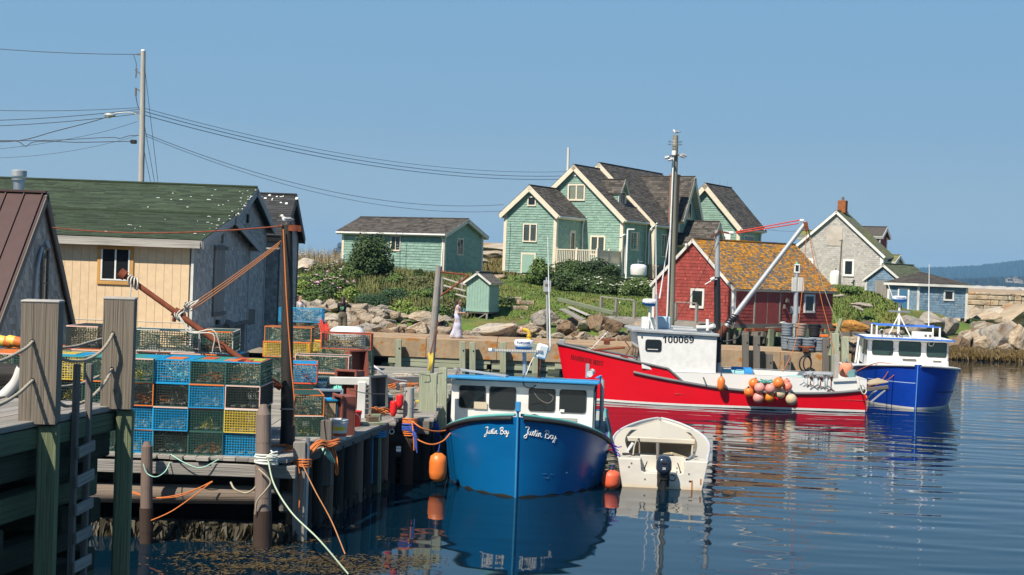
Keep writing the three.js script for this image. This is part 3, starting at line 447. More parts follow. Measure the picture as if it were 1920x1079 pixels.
{const b=gable(t,{o:V(6.3,-.1,-11.6),A:V(0,0,-1),N:X},{...com,GW:2.6,RL:2.6,he:2.75,hr:4.3,ov:.28,rk:.38,skin:{...gskin,front:{},left:{}}});win(t,b.front,.7,1.2,1.0,1.2,{tm:M.cream,mull:1});new MB().box(5.3,2.05,-11.55,.14,.34,.14).box(5.3,2.3,-11.55,.05,.2,.05).build('porch_lamp',M.black,t);}
new MB().box(4.05,3.5,-10.4,.55,7.9,.55,0,0,0,.01).box(4.05,7.5,-10.4,.64,.14,.64,0,0,0,.01).build('chimney',mat(.30,.15,.09,{map:T.blotch,bumpMap:T.blotchB,bumpScale:.02}),t);
{const r=rng(4),f=M.concP;new MB().box(3.65,.35,-10,.5,1.2,4.6).build('footing',M.greyD,t);for(let i=0;i<40;i++){const z=-7.6-r()*4.6,y=-.2+r()*1.05;new MB().box(3.93+r()*.06,y,z,.14,.16+r()*.12,.28+r()*.25,r()*.1,(r()-.5)*.3,(r()-.5)*.1,.035).build('stone',[RM.warm,RM.grey,RM.brown][r()*3|0],t);}new MB().box(3.8,.4,-7.62,.5,1.0,.42,0,0,0,.03).build('stone_pier',RM.warm,t);}
new MB().box(1.6,.68,-1.85,3.1,.14,3.7).build('deck',M.cream,t);new MB().box(3.0,0,-.15,.14,1.3,.14).box(.2,0,-.15,.14,1.3,.14).build('deck_post',M.cream,t);
for(const[a,b,w,h]of[[V(0,1.72,-.08),V(3.1,1.72,-.08),.1,.07],[V(0,.86,-.08),V(3.1,.86,-.08),.07,.05],[V(3.12,1.72,-.14),V(3.12,1.72,-3.7),.1,.07],[V(3.12,.86,-.14),V(3.12,.86,-3.7),.07,.05]])new MB().beam(a,b,w,h).build('railing',M.cream,t);
for(let i=0;i<22;i++)new MB().box(.12+i*.138,1.3,-.08,.05,.84,.05).build('baluster',M.cream,t);for(let i=1;i<25;i++)new MB().box(3.12,1.3,-.08-i*.145,.05,.84,.05).build('baluster',M.cream,t);for(const[x,z]of[[.05,-.08],[1.6,-.08],[3.12,-.08],[3.12,-1.9],[3.12,-3.65]])new MB().box(x,1.32,z,.12,1.1,.12).build('newel_post',M.cream,t);
new MB().box(3.75,1.6,-3.4,.1,3.4,.1).box(4.0,3.3,-3.4,.55,.07,.1).build('clothes_post',M.white,t);
}
{
const P=at(1284,505,112),t=thing('green_house','separate green house with one steep gable, partly behind the red fish shed','house',P,-30*Math.PI/180);
const b=gable(t,{o:V(-1.2,0,0),A:V(1,0,0),N:V(0,0,1)},{wall:greenW,roof:asph,trim:M.cream,ov:.4,rk:.4,th:.1,rake:.3,corner:.22,roofSkin:rskin,soffit:M.cream,GW:5.6,RL:4.6,he:3.5,hr:6.55,skin:{...gskin,front:{holes:[[3.1,1.4,4.7,3.2]]},right:{}},gutter:'R'});
const d=new MB();slab(d,b.front,3.3,4.9,.6,3.0,.02,.06);const dd=d.build('door',M.white,t);slab(new MB(),b.front,3.75,4.5,1.9,2.6,.06,.07).build('pane',mat(.01,.06,.42,{roughness:.2}),dd);
win(t,b.right,1.0,1.5,1.9,1.2,{tm:M.cream,mull:2});downpipe(t,[V(4.8,3.4,-4.5),V(4.55,3.1,-4.4),V(4.5,2,-4.4),V(4.5,.4,-4.4)]);
for(const z of[-1,-2.6,-4.2])new MB().cyl(V(1.6,6.6,z),V(1.6,7.2,z),.012,.012,5).build('lightning_rod',M.steel,t);
}
{
const p=at(1066,330,108),q=at(1066,277,108);const t=thing('roof_pole','white pole standing behind the tall green gable where the wires end','pole',p.clone().setY(4));new MB().cyl(V(0,0,0),V(q.x-p.x,q.y-4,0),.12,.10,10).build('shaft',M.whiteW,t);new MB().box(-.1,p.y-4+.2,0,.3,.06,.06).build('bracket',M.steel,t);
}
{
const p=at(1197,518,93),t=thing('propane_tank','white rounded tank beside the stone foundation of the green house','tank',p);new MB().lathe([[0,0],[.42,0],[.52,.1],[.54,.5],[.5,.68],[.36,.76],[0,.78]],22,0,0,0).build('tank_body',M.white,t);new MB().cyl(V(-.05,.76,0),V(-.05,1.1,0),.03,.03,8).box(.1,.95,0,.3,.04,.04).build('valve',M.steel,t);
}
{
const[p,turn]=tot(874,583,72.5,917,585,71.5);const t=thing('green_privy','small green board hut with gabled roof standing on stilts over the rocks','hut',p,-.32);const s=1;
const b=gable(t,{o:V(0,0,0),A:V(1,0,0),N:V(0,0,1)},{GW:1.18,RL:1.5,he:1.5,hr:1.92,wall:greenW,roof:M.greyD,trim:M.whiteW,ov:.16,rk:.16,th:.05,rake:.08,corner:0,roofSkin:{ch:.12,w:.16,m:M.greyD,t:.012}});
for(let i=0;i<8;i++){const u=i*.148;const h=i<4?lerp(1.5,1.9,(u+.14)/.59*.98):lerp(1.9,1.5,(u-.59+.14)/.59);slab(new MB(),b.front,u,u+.14,0,Math.min(1.86,h-.06),.003,.02).build('board',greenW,t);}for(let i=0;i<10;i++)slab(new MB(),b.right,i*.15,i*.15+.142,0,1.45,.003,.02).build('board',greenW,t);
slab(new MB(),b.front,-.02,1.2,-.02,.1,.02,.04).build('trim',greenW,t);slab(new MB(),b.right,-.04,1.5,-.02,.1,.02,.04).build('trim',greenW,t);slab(new MB(),b.right,.05,.2,1.3,1.42,.02,.1).build('latch',greenW,t);
for(const[x,z]of[[.08,-.05],[1.1,-.05],[.08,-1.4],[1.1,-1.4],[.6,-.7]])new MB().beam(V(x,0,z),V(x,-.85,z),.09).build('stilt',M.grey,t);new MB().beam(V(.15,-.7,-.02),V(1.05,-.1,-.02),.07,.05).build('brace',M.grey,t);new MB().box(.59,-.05,-.75,1.2,.1,1.5).build('platform',M.greyD,t);
}
// ---------------------------------------------------------------- red fish shed
{
const redW=mat(.38,.06,.045,{map:T.peel,roughness:.75}),redS=mat(.50,.085,.065,{map:T.peel,roughness:.75}),redD=mat(.27,.045,.04,{map:T.grain,roughness:.7});
const lich=tex(512,512,5.5,3.6,(u,v)=>{const n=fbm(u*4,v*9,5,4,9)*.7+.3*fbm(u*10,v*64,3,10,64),k=sstep(.43,.55,n+.10*Math.sin(u*9)),g=.6+.6*vn(u*60,v*50,60,50);return[lerp(.16,.52,k)*g,lerp(.14,.225,k)*g,lerp(.115,.016,k)*g];});
const lm=mat(1,1,1,{map:lich,roughness:.95});
const p0=flat(1224,590,72.3,2.22),p1=flat(1374,606,68,2.22),turn=Math.atan2(-(p1.z-p0.z),p1.x-p0.x),GW=Math.hypot(p1.x-p0.x,p1.z-p0.z);
const t=thing('fish_shed','red shingled fish shed with orange lichen on its roof beside the quay','shed',p0,turn);const L=7.2;
const b=gable(t,{o:V(0,0,0),A:V(1,0,0),N:V(0,0,1)},{GW,RL:L,he:1.72,hr:3.92,wall:redW,roof:lm,trim:M.whiteW,ov:.16,rk:.12,th:.07,rake:.11,corner:.13,skin:{ch:.165,w:.19,t:.018,m:redS,t0:.8,t1:1.15,front:{singles:180,holes:[[2.62,.62,3.6,1.62]]},right:{singles:110,holes:[[1.45,.0,3.2,1.55],[5.05,.62,5.75,1.42]]}},roofSkin:{ch:.125,w:.15,t:.014,m:lm,t0:.65,t1:1.2}});
win(t,b.front,2.78,.74,.68,.72,{tm:M.whiteW,mull:0,tw:.12});win(t,b.right,5.1,.66,.6,.72,{tm:M.whiteW,mull:0,tw:.1});
const d=new MB();for(let i=0;i<2;i++){const q=slab(new MB(),b.right,1.5+i*.84,2.31+i*.84,-.1,1.52,.012,.05).build('door_leaf',redD,t);}const df=new MB();slab(df,b.right,1.40,1.49,-.25,1.6,.012,.06);slab(df,b.right,3.19,3.28,-.25,1.6,.012,.06);slab(df,b.right,1.4,3.28,1.55,1.62,.014,.064);slab(df,b.right,2.31,2.34,-.1,1.52,.012,.058);df.build('door_frame',M.grey,t);
new MB().box(GW+.12,1.15,-3.65,.16,.18,.16).cyl(V(GW+.1,.75,-3.5),V(GW+.1,.95,-3.5),.08,.06,10).build('wall_lamp',M.greyD,t);slab(new MB(),b.right,4.0,4.75,.52,.86,.02,.03).build('peeled_patch',M.whiteW,t);new MB().tube([V(GW+.05,.05,-3.3),V(GW+.16,.08,-3.3),V(GW+.18,.05,-3.55),V(GW+.18,-.12,-3.55)],.035,8).build('drain_pipe',M.white,t);
new MB().box(GW*.45,3.7,.2,.12,.1,.2).build('gable_lamp',M.white,t);
for(let i=0;i<11;i++)new MB().cyl(V(GW-.12,-.95,-.3-i*.67),V(GW-.12,0,-.3-i*.67),.09,.09,8).build('stilt',M.greyD,t);for(let i=0;i<6;i++)new MB().cyl(V(.3+i*.95,-1.2,-.2),V(.3+i*.95,0,-.2),.1,.1,8).build('stilt',M.greyD,t);
new MB().box(GW/2,-.1,-.02,GW,.2,.2).box(GW-.02,-.1,-L/2,.2,.2,L).build('sill_beam',M.greyD,t);
const q=thing('boardwalk','grey wooden platform with railing posts along the front of the red shed','boardwalk',p0,turn);
for(let i=0;i<20;i++)new MB().box(-2.3+i*.36,-.06,.75,.35,.06,1.3).build('plank',M.plank[i%3],q);new MB().box(1.1,-.22,1.4,7.0,.26,.1).build('edge_beam',M.grey,q);
for(const[x,h]of[[-2.4,1.0],[-1.25,.95],[.1,.9],[3.0,.95],[4.4,.95]])new MB().box(x,h/2-.3,1.35,.12,h+.4,.12).build('railing_post',M.grey,q);new MB().beam(V(-2.4,.95,1.35),V(.1,.87,1.35),.08,.05).build('rail',M.grey,q);new MB().beam(V(3.0,.9,1.35),V(4.4,.9,1.35),.07,.05).build('rail',M.grey,q);new MB().beam(V(-1.2,-.3,1.4),V(-.2,-1.0,1.6),.12,.08).beam(V(-1.25,-.3,1.4),V(-1.25,-1.1,1.4),.12).beam(V(3.0,-.3,1.4),V(3.0,-1,1.4),.12).beam(V(4.4,-.3,1.4),V(4.4,-1,1.4),.12).build('brace',M.grey,q);
const s=thing('timber_slip','green weathered timber framing and rails below the long wall of the red shed','timber frame',p0,turn);
for(let i=0;i<7;i++)new MB().box(GW+.9,-.42,-.4-i*1.05,1.5,.2,.24).build('sleeper',i%2?M.greenW:M.greyD,s);for(const z of[-.9,-2.3,-3.4,-4.9])new MB().box(GW+1.55,-.62,z,.24,.9,.3).build('upright',M.greenW,s);new MB().box(GW+.9,-.25,-2.9,.14,.14,6).build('rail',M.rust,s);new MB().box(GW+1.5,-.2,-2.9,.14,.14,6.2).build('rail',M.rust,s);new MB().box(GW+.7,-.2,-2.2,.5,.16,1.0,.2).build('plank',M.greyD,s);
}
// ---------------------------------------------------------------- pale house with chimney
{
const P=at(1478,530,112),t=thing('white_house','pale weathered shingled house with brick chimney and lichened roof behind the red shed','house',P,-.5);
const wS=mat(.50,.475,.44,{map:T.blotch,roughness:.85}),rf=mat(.16,.17,.11,{map:tex(256,256,5,5,(u,v)=>{const n=fbm(u*5,v*5,5,5,5),k=sstep(.5,.64,n);return[lerp(.8,2.2,k),lerp(.85,1.0,k),lerp(.9,.35,k)];}),roughness:.95});
const b=gable(t,{o:V(0,-.4,0),A:V(1,0,0),N:V(0,0,1)},{GW:7.3,RL:2.6,he:2.75,hr:5.95,wall:wS,roof:rf,trim:M.white,ov:.25,rk:.2,th:.08,rake:.14,corner:.2,skin:{ch:.15,w:.2,t:.016,m:wS,t0:.85,t1:1.08,front:{holes:[[4.3,.9,5.2,2.4],[1.0,.9,1.9,2.4],[2.9,3.4,4.2,4.9]]}},roofSkin:{ch:.16,w:.3,m:rf,t:.014}});
win(t,b.front,4.45,1.2,.55,1.0,{tm:M.white,mull:0,tw:.16});win(t,b.front,1.25,1.25,.55,.9,{tm:M.white,mull:0,tw:.16});slab(new MB(),b.front,2.95,4.15,3.35,4.75,.02,.05).build('boarded_window',mat(.5,.44,.38,{map:T.blotch}),t,'blank board covering the upper window');
new MB().box(3.75,6.0,-1.1,.62,.95,.62,0,0,0,.01).build('chimney',mat(.36,.17,.05,{map:T.rust}),t);new MB().cyl(V(3.75,6.4,-1.1),V(3.75,6.75,-1.1),.12,.1,8).build('chimney_pot',M.greyD,t);
gable(t,{o:V(7.7,-.4,-1.6),A:V(0,0,-1),N:V(1,0,0)},{GW:2.4,RL:2.2,he:2.3,hr:2.75,wall:wS,roof:rf,trim:M.white,ov:.2,rk:.2,th:.07});new MB().box(7.2,1.3,-.9,.06,1.6,1.0).build('side_window',M.glass,t);
const k=thing('gas_tank','upright white gas cylinder with a domed top against the pale house','tank',at(1566,541,108));new MB().lathe([[0,0],[.42,0],[.44,.1],[.44,.95],[.36,1.2],[.15,1.34],[0,1.36]],18,0,0,0).build('tank_body',M.white,k);new MB().cyl(V(0,1.3,0),V(0,1.5,0),.05,.05,8).build('valve',M.greyD,k);
const pp=at(1573,542,107.4);const po=thing('service_pole','thin grey service pole rising in front of the pale house gable','pole',pp);new MB().cyl(V(0,0,0),V(.1,at(1573,449,107.4).y-pp.y,0),.07,.06,8).build('shaft',M.greyD,po);new MB().box(.05,3.6,0,.3,.06,.06).build('arm',M.greyD,po);
const q=at(1597,505,128),v=thing('maroon_house','narrow dark red building with grey roof rising behind the pale house','house',q,-.5),mar=mat(.14,.02,.028,{map:T.grain});
gable(v,{o:V(2.4,0,0),A:V(0,0,-1),N:V(1,0,0)},{GW:2.6,RL:3.4,he:3.0,hr:3.75,wall:mar,roof:asph,trim:M.white,ov:.2,rk:.3,th:.1,rake:.22,corner:.25,skin:{ch:.17,w:.3,t:.016,m:mar,t0:.8,t1:1.2,front:{}}});
const q2=at(1500,470,125),v2=thing('red_dormer_house','small red dormer with lichened roof showing behind the crane tip','house',q2,-.5);gable(v2,{o:V(2.2,0,0),A:V(0,0,-1),N:V(1,0,0)},{GW:2,RL:2.2,he:1.1,hr:1.7,wall:mar,roof:rf,trim:M.white,ov:.15,rk:.2,th:.09});new MB().box(.9,.6,.05,.7,.6,.06).build('window',M.white,v2);
}
// ---------------------------------------------------------------- blue sheds
{
const bl=mat(.17,.245,.31,{map:T.grain}),blS=mat(.20,.275,.335,{map:tex(512,512,3,3,(u,v)=>{const n=fbm(u*12,v*14,5,12,14),k=sstep(.52,.66,n),g=.8+.35*fbm(u*5,v*5,4,5,5);return[lerp(.72,2.3,k)*g,lerp(.85,1.45,k)*g,lerp(1,1.05,k)*g];}),roughness:.8});
const bs={ch:.16,w:.2,t:.018,m:blS,t0:.8,t1:1.15};
const[p,turn,GW]=tot(1622,566,99,1690,577,97);p.y=at(1640,572,98).y;
const t=thing('blue_shed','smaller blue shingled shed with gabled roof and bare grey plank door','shed',p,turn);const rg=mat(.12,.14,.08,{map:T.asph,roughness:.95});
const b=gable(t,{o:V(0,0,0),A:V(1,0,0),N:V(0,0,1)},{GW,RL:3.6,he:1.75,hr:2.75,wall:bl,roof:rg,trim:M.whiteW,ov:.2,rk:.16,th:.07,rake:.12,corner:.14,skin:{...bs,singles:120,front:{holes:[[.75,0,1.75,1.72]]},right:{}},roofSkin:{ch:.16,w:.3,m:rg,t:.014}});
for(let i=0;i<6;i++)slab(new MB(),b.front,.78+i*.155,.93+i*.155,-.25,1.66-(i%3)*.01,.012,.05).build('door_board',M.grey,t);
const[q0,tu]=tot(1720,596,95,1812,598,94);const W=3.35,D=4.2,hw=2.2;q0.y=at(1810,598,94).y;
const s=thing('blue_shed','larger blue shingled shed with low hipped roof and one small square window on stilts','shed',q0,.10);
const turnL=-.62;mesh('wall',new MB().box(W/2,hw/2,-D/2,W,hw,D).geo(),bl,s);
const Bf={o:V(0,0,0),U:V(1,0,0),V:Y,N:V(0,0,1)},Bl={o:V(-1.55,0,-1.35),U:V(1.55,0,1.35).normalize(),V:Y,N:V(-1.35,0,1.55).normalize()};
{const sh=new THREE.Shape([new THREE.Vector2(0,0),new THREE.Vector2(-1.55,1.35),new THREE.Vector2(-.4,3.6),new THREE.Vector2(0,4.2)]);const g=new THREE.ExtrudeGeometry(sh,{depth:hw,bevelEnabled:false});g.rotateX(-Math.PI/2);mesh('wall',norm(g),bl,s);}
shingles(s,'shingle',Bf.o,Bf.U,Y,Bf.N,[[0,0],[W,0],[W,hw],[0,hw]],{...bs,singles:150,holes:[[1.75,1.1,2.45,1.85]],seed:8});
shingles(s,'shingle',Bl.o,Bl.U,Y,Bl.N,[[0,.1],[2.05,.1],[2.05,hw],[0,hw]],{...bs,singles:60,holes:[[.75,.1,1.45,1.75]],seed:9});
win(s,Bf,1.85,1.22,.5,.5,{tm:M.whiteW,mull:0,tw:.11});const dd=new MB();slab(dd,Bl,.8,1.38,.2,1.75,.012,.05);const dm=dd.build('door',mat(.04,.14,.26,{map:T.grain}),s);const fr=new MB();slab(fr,Bl,.7,.8,.1,1.8,.012,.06);slab(fr,Bl,1.38,1.5,.1,1.8,.012,.06);slab(fr,Bl,.7,1.5,1.75,1.87,.014,.062);fr.build('frame',M.whiteW,dm);
for(const[B,u]of[[Bf,-.06],[Bf,W-.1],[Bl,-.03]]){const m=new MB();slab(m,B,u,u+.16,-.05,hw,.015,.05);m.build('corner_board',M.whiteW,s);}
{const ap=V(1.0,hw+.78,-2.1),e=.28,rim=[V(-e-1.6,hw,-1.3),V(-.1,hw,e),V(W+e,hw,e),V(W+e,hw,-D-e),V(-.5,hw,-D-e)];for(let i=0;i<5;i++){const a=rim[i],c=rim[(i+1)%5];const g=new THREE.BufferGeometry();const ps=[];const lo=v=>v.clone().add(V(0,-.08,0));for(const tri of[[a,c,ap],[lo(a),lo(ap),lo(c)],[a,lo(a),lo(c)],[a,lo(c),c]])for(const v of tri)ps.push(v.x,v.y,v.z);g.setAttribute('position',new THREE.Float32BufferAttribute(ps,3));g.computeVertexNormals();const uv=[];for(let k=0;k<ps.length;k+=3)uv.push(ps[k]+ps[k+2],ps[k+1]*2);g.setAttribute('uv',new THREE.Float32BufferAttribute(uv,2));mesh('roof',g,asph,s);
if(i<2){const U=c.clone().sub(a).normalize(),lu=a.distanceTo(c),mid=ap.clone().sub(a),au=mid.dot(U),Vv=mid.clone().addScaledVector(U,-au).normalize(),lv=mid.dot(Vv);shingles(s,'roof_shingle',a.clone(),U,Vv,U.clone().cross(Vv),[[0,0],[lu,0],[au+.02,lv],[au-.02,lv]],{ch:.16,w:.3,m:asph,t:.014,seed:20+i,t0:.55,t1:1.1});new MB().beam(a.clone().add(V(0,-.1,0)),c.clone().add(V(0,-.1,0)),.04,.16).build('fascia',M.whiteW,s);}}}
for(const[x,z]of[[.9,-.2],[1.9,-.2],[3.2,-.2],[3.2,-2],[.2,-.3]])new MB().beam(V(x,0,z),V(x,-1.3,z),.2).build('stilt',M.greyD,s);new MB().beam(V(1.3,-.1,-.1),V(3.1,-1,-.1),.14,.1).beam(V(2.2,-.1,0),V(3.8,-1.1,.4),.14,.1).build('brace',M.grey,s);
}
// ================================================================== LEFT SHEDS
{
const tan=mat(.74,.54,.335,{map:T.grain,roughness:.7}),shW=mat(.20,.19,.18,{map:T.wood}),shS=mat(.50,.475,.44,{map:T.wood,bumpMap:T.woodB,bumpScale:.006,roughness:.9});
const gr=mat(.052,.078,.042,{map:T.asph,roughness:.95});
const xg=at(360,540,40).x,base=1.2,t=thing('fish_warehouse','long tan boarded warehouse with green shingled roof behind the lobster traps','warehouse',V(xg,base,-40)),W=9.6;
const skin={ch:.135,w:.16,t:.02,m:shS,t0:.7,t1:1.2,jw:.6},rs={ch:.15,w:.5,t:.014,m:gr,t0:.6,t1:1.35};
const g1={o:V(0,0,0),A:V(0,0,-1),N:V(1,0,0)};
const b=gable(t,g1,{GW:8.4,RL:W,he:3.72,hr:4.5,wall:shW,roof:gr,trim:M.greyL,ov:.3,rk:.3,th:.08,rake:.2,corner:.12,skin:{...skin,front:{singles:260,holes:[[2.6,1.55,4.4,3.6],[5.4,0,8.0,1.2]]}},roofSkin:{...rs,singles:0}});
const B=b.left;
const bw=.232;for(let i=0;i*bw<W-.1;i++)slab(new MB(),B,i*bw,i*bw+bw-.005,-.2,3.6,.012,.034,.004).build('board',tan,t);
new MB().box(-W/2,1.42,.036,W,.02,.012).build('cable',M.ropeW,t);const fb=new MB();slab(fb,B,0,W+.25,3.5,3.68,.03,.36);fb.build('fascia',M.greyL,t);
const wx=W+(at(183,500,40).x-xg),win1=win(t,B,wx+.13,2.55,.74,.84,{tm:mat(.60,.32,.09,{map:T.wood}),tw:.13,mull:1,mm:M.white,n:.034,sill:false});const sf=new MB();slab(sf,B,wx+.1,wx+.14,2.55,3.39,.05,.085);slab(sf,B,wx+.86,wx+.9,2.55,3.39,.05,.085);slab(sf,B,wx+.1,wx+.9,2.53,2.57,.052,.087);sf.build('sash',M.white,win1);
slab(new MB(),B,W-.04,W+.03,-.2,3.5,.03,.06).build('corner_board',M.whiteW,t);
for(let i=0;i<3;i++)slab(new MB(),b.front,2.75+i*.5,3.23+i*.5,1.6,3.5,.012,.05).build('door_board',M.grey,t);slab(new MB(),b.front,2.6,4.4,3.5,3.6,.02,.09).build('lintel',M.greyD,t);slab(new MB(),b.front,2.6,4.4,1.52,1.62,.02,.09).build('sill',M.greyD,t);slab(new MB(),b.front,3.7,3.95,3.72,4.02,.01,.04).build('vent',M.black,t);
for(let i=0;i<18;i++)slab(new MB(),b.front,.3+i*.42,.7+i*.42,-.3,1.1,.02,.05).build('lower_board',M.greyD,t);slab(new MB(),b.front,0,8.4,1.1,1.2,.02,.12).build('ledge',M.greyD,t);
slab(new MB(),b.front,3.2,3.45,1.25,1.4,.02,.12).build('flood_lamp',M.black,t);new MB().cyl(V(.15,1.3,-4.2),V(.36,1.2,-4.1),.09,.13,10).build('flood_lamp',M.steel,t);
const b2=gable(t,{o:V(-.42,0,-6.5),A:V(0,0,-1),N:V(1,0,0)},{GW:7.4,RL:W+2,he:4.45,hr:5.66,wall:shW,roof:gr,trim:M.greyL,ov:.25,rk:.3,th:.09,rake:.2,corner:.12,skin:{...skin,front:{singles:30,holes:[[2.4,2.5,3.2,4.4]]}},roofSkin:rs});
win(t,b2.front,2.6,1.95,.5,1.5,{tm:M.white,mull:0,rail:1,tw:.1});slab(new MB(),b2.front,2.2,3.6,1.0,1.5,.02,.4).build('door_hood',M.greyD,t);slab(new MB(),b2.front,2.35,3.3,-.2,1.0,.02,.06).build('door',woodM(.36,.22,.13),t);slab(new MB(),b2.front,2.2,2.34,-.2,1.0,.02,.09).build('door_frame',M.greyL,t);
slab(new MB(),b2.front,3.4,3.6,4.5,4.8,.02,.1).build('vent',M.black,t);
const wm=mat(.75,.74,.70),r=rng(12);for(const[BR,n,u0]of[[b2.L,40,.28],[b.L,22,.3]]){const m=new MB();for(let i=0;i<n;i++){const u=BR.lu*(1-Math.pow(r(),2.2)*u0),v=BR.lv*(.1+r()*.86);slab(m,BR,u,u+.02+r()*r()*.1,v,v+.03+r()*.05,.108,.113);}stuff(m.build('bird_dropping',wm,t));}
const k=thing('stove_pipe','metal stove pipe with round cap on the green roof ridge at far left','chimney pipe',at(34,358,42));new MB().cyl(V(0,-.5,0),V(0,.32,0),.15,.15,16).cyl(V(0,.3,0),V(0,.36,0),.2,.2,16).build('pipe',M.steel,k);new MB().cyl(V(0,.42,0),V(0,.58,0),.22,.22,18).sph(0,.58,0,.22,.04,.22).build('cap',M.galv,k);
const t3=thing('dark_roofed_shed','tall grey shingled shed with dark roof furthest behind the green roofed warehouse','shed',V(at(520,540,54.8).x,1.2,-54.8));const dk=mat(.05,.05,.052,{map:T.asph,roughness:.95});
const b3=gable(t3,{o:V(0,0,0),A:V(0,0,-1),N:V(1,0,0)},{GW:4.7,RL:5,he:4.25,hr:5.75,wall:shW,roof:dk,trim:M.greyD,ov:.28,rk:.25,th:.1,rake:.2,corner:.14,skin:{...skin,front:{singles:0},left:{}},roofSkin:{...rs,m:dk}});
{const m=new MB();for(let i=0;i<16;i++){const u=b3.L.lu*(1-r()*.45),v=b3.L.lv*(.75+r()*.22);slab(m,b3.L,u,u+.03+r()*.07,v,v+.04+r()*.16,.11,.116);}stuff(m.build('bird_dropping',wm,t3));}
}
{
const d0=30.2,d1=35.6,pA=at(-18,590,d0),pB=at(127,640,d1),base=1.25;const t=thing('metal_roofed_shed','grey shingled shed with brown ribbed metal roof at the left edge','shed',V(pA.x,base,pA.z),0);
const dx=pB.x-pA.x,dz=pB.z-pA.z,GW=Math.hypot(dx,dz),A=V(dx/GW,0,dz/GW),N=V(-A.z,0,A.x);const apex=at(78,366,33.2).y-base,he=at(127,605,35.4).y-base;
const sm=mat(.43,.405,.37,{map:T.wood,bumpMap:T.woodB,bumpScale:.006,roughness:.9}),rm=mat(.085,.045,.040,{map:T.grain,roughness:.45,metalness:.2});
const b=gable(t,{o:V(0,0,0),A,N},{GW,RL:6,he,hr:apex,rx:.56,wall:sm,roof:rm,trim:M.greyD,ov:.35,rk:.12,th:.05,rake:.14,corner:.1,skin:{ch:.135,w:.15,t:.02,m:sm,t0:.65,t1:1.2,front:{singles:260,holes:[[3.05,1.65,3.6,3.4]],seed:6}}});
const BR=b.L;for(let i=0;i<15;i++){const u=BR.lu-.06-i*.42;slab(new MB(),BR,u-.4,u-.03,0,BR.lv,.051,.062).build('roof_panel',rm,t);slab(new MB(),BR,u-.028,u+.002,0,BR.lv,.051,.095).build('roof_seam',rm,t);}
win(t,b.front,3.15,1.7,.34,1.55,{tm:M.greyD,mull:0,rail:1,tw:.07});new MB().tube([bp(b.front,3.0,3.3,.05),bp(b.front,2.72,3.0,.08),bp(b.front,2.6,2.6,.08),bp(b.front,2.6,.4,.08)],.045,8,30).build('conduit',M.galv,t);new MB().cyl(bp(b.front,3.3,3.45,.05),bp(b.front,3.3,3.3,.12),.06,.05,8).build('lamp',M.galv,t);
}
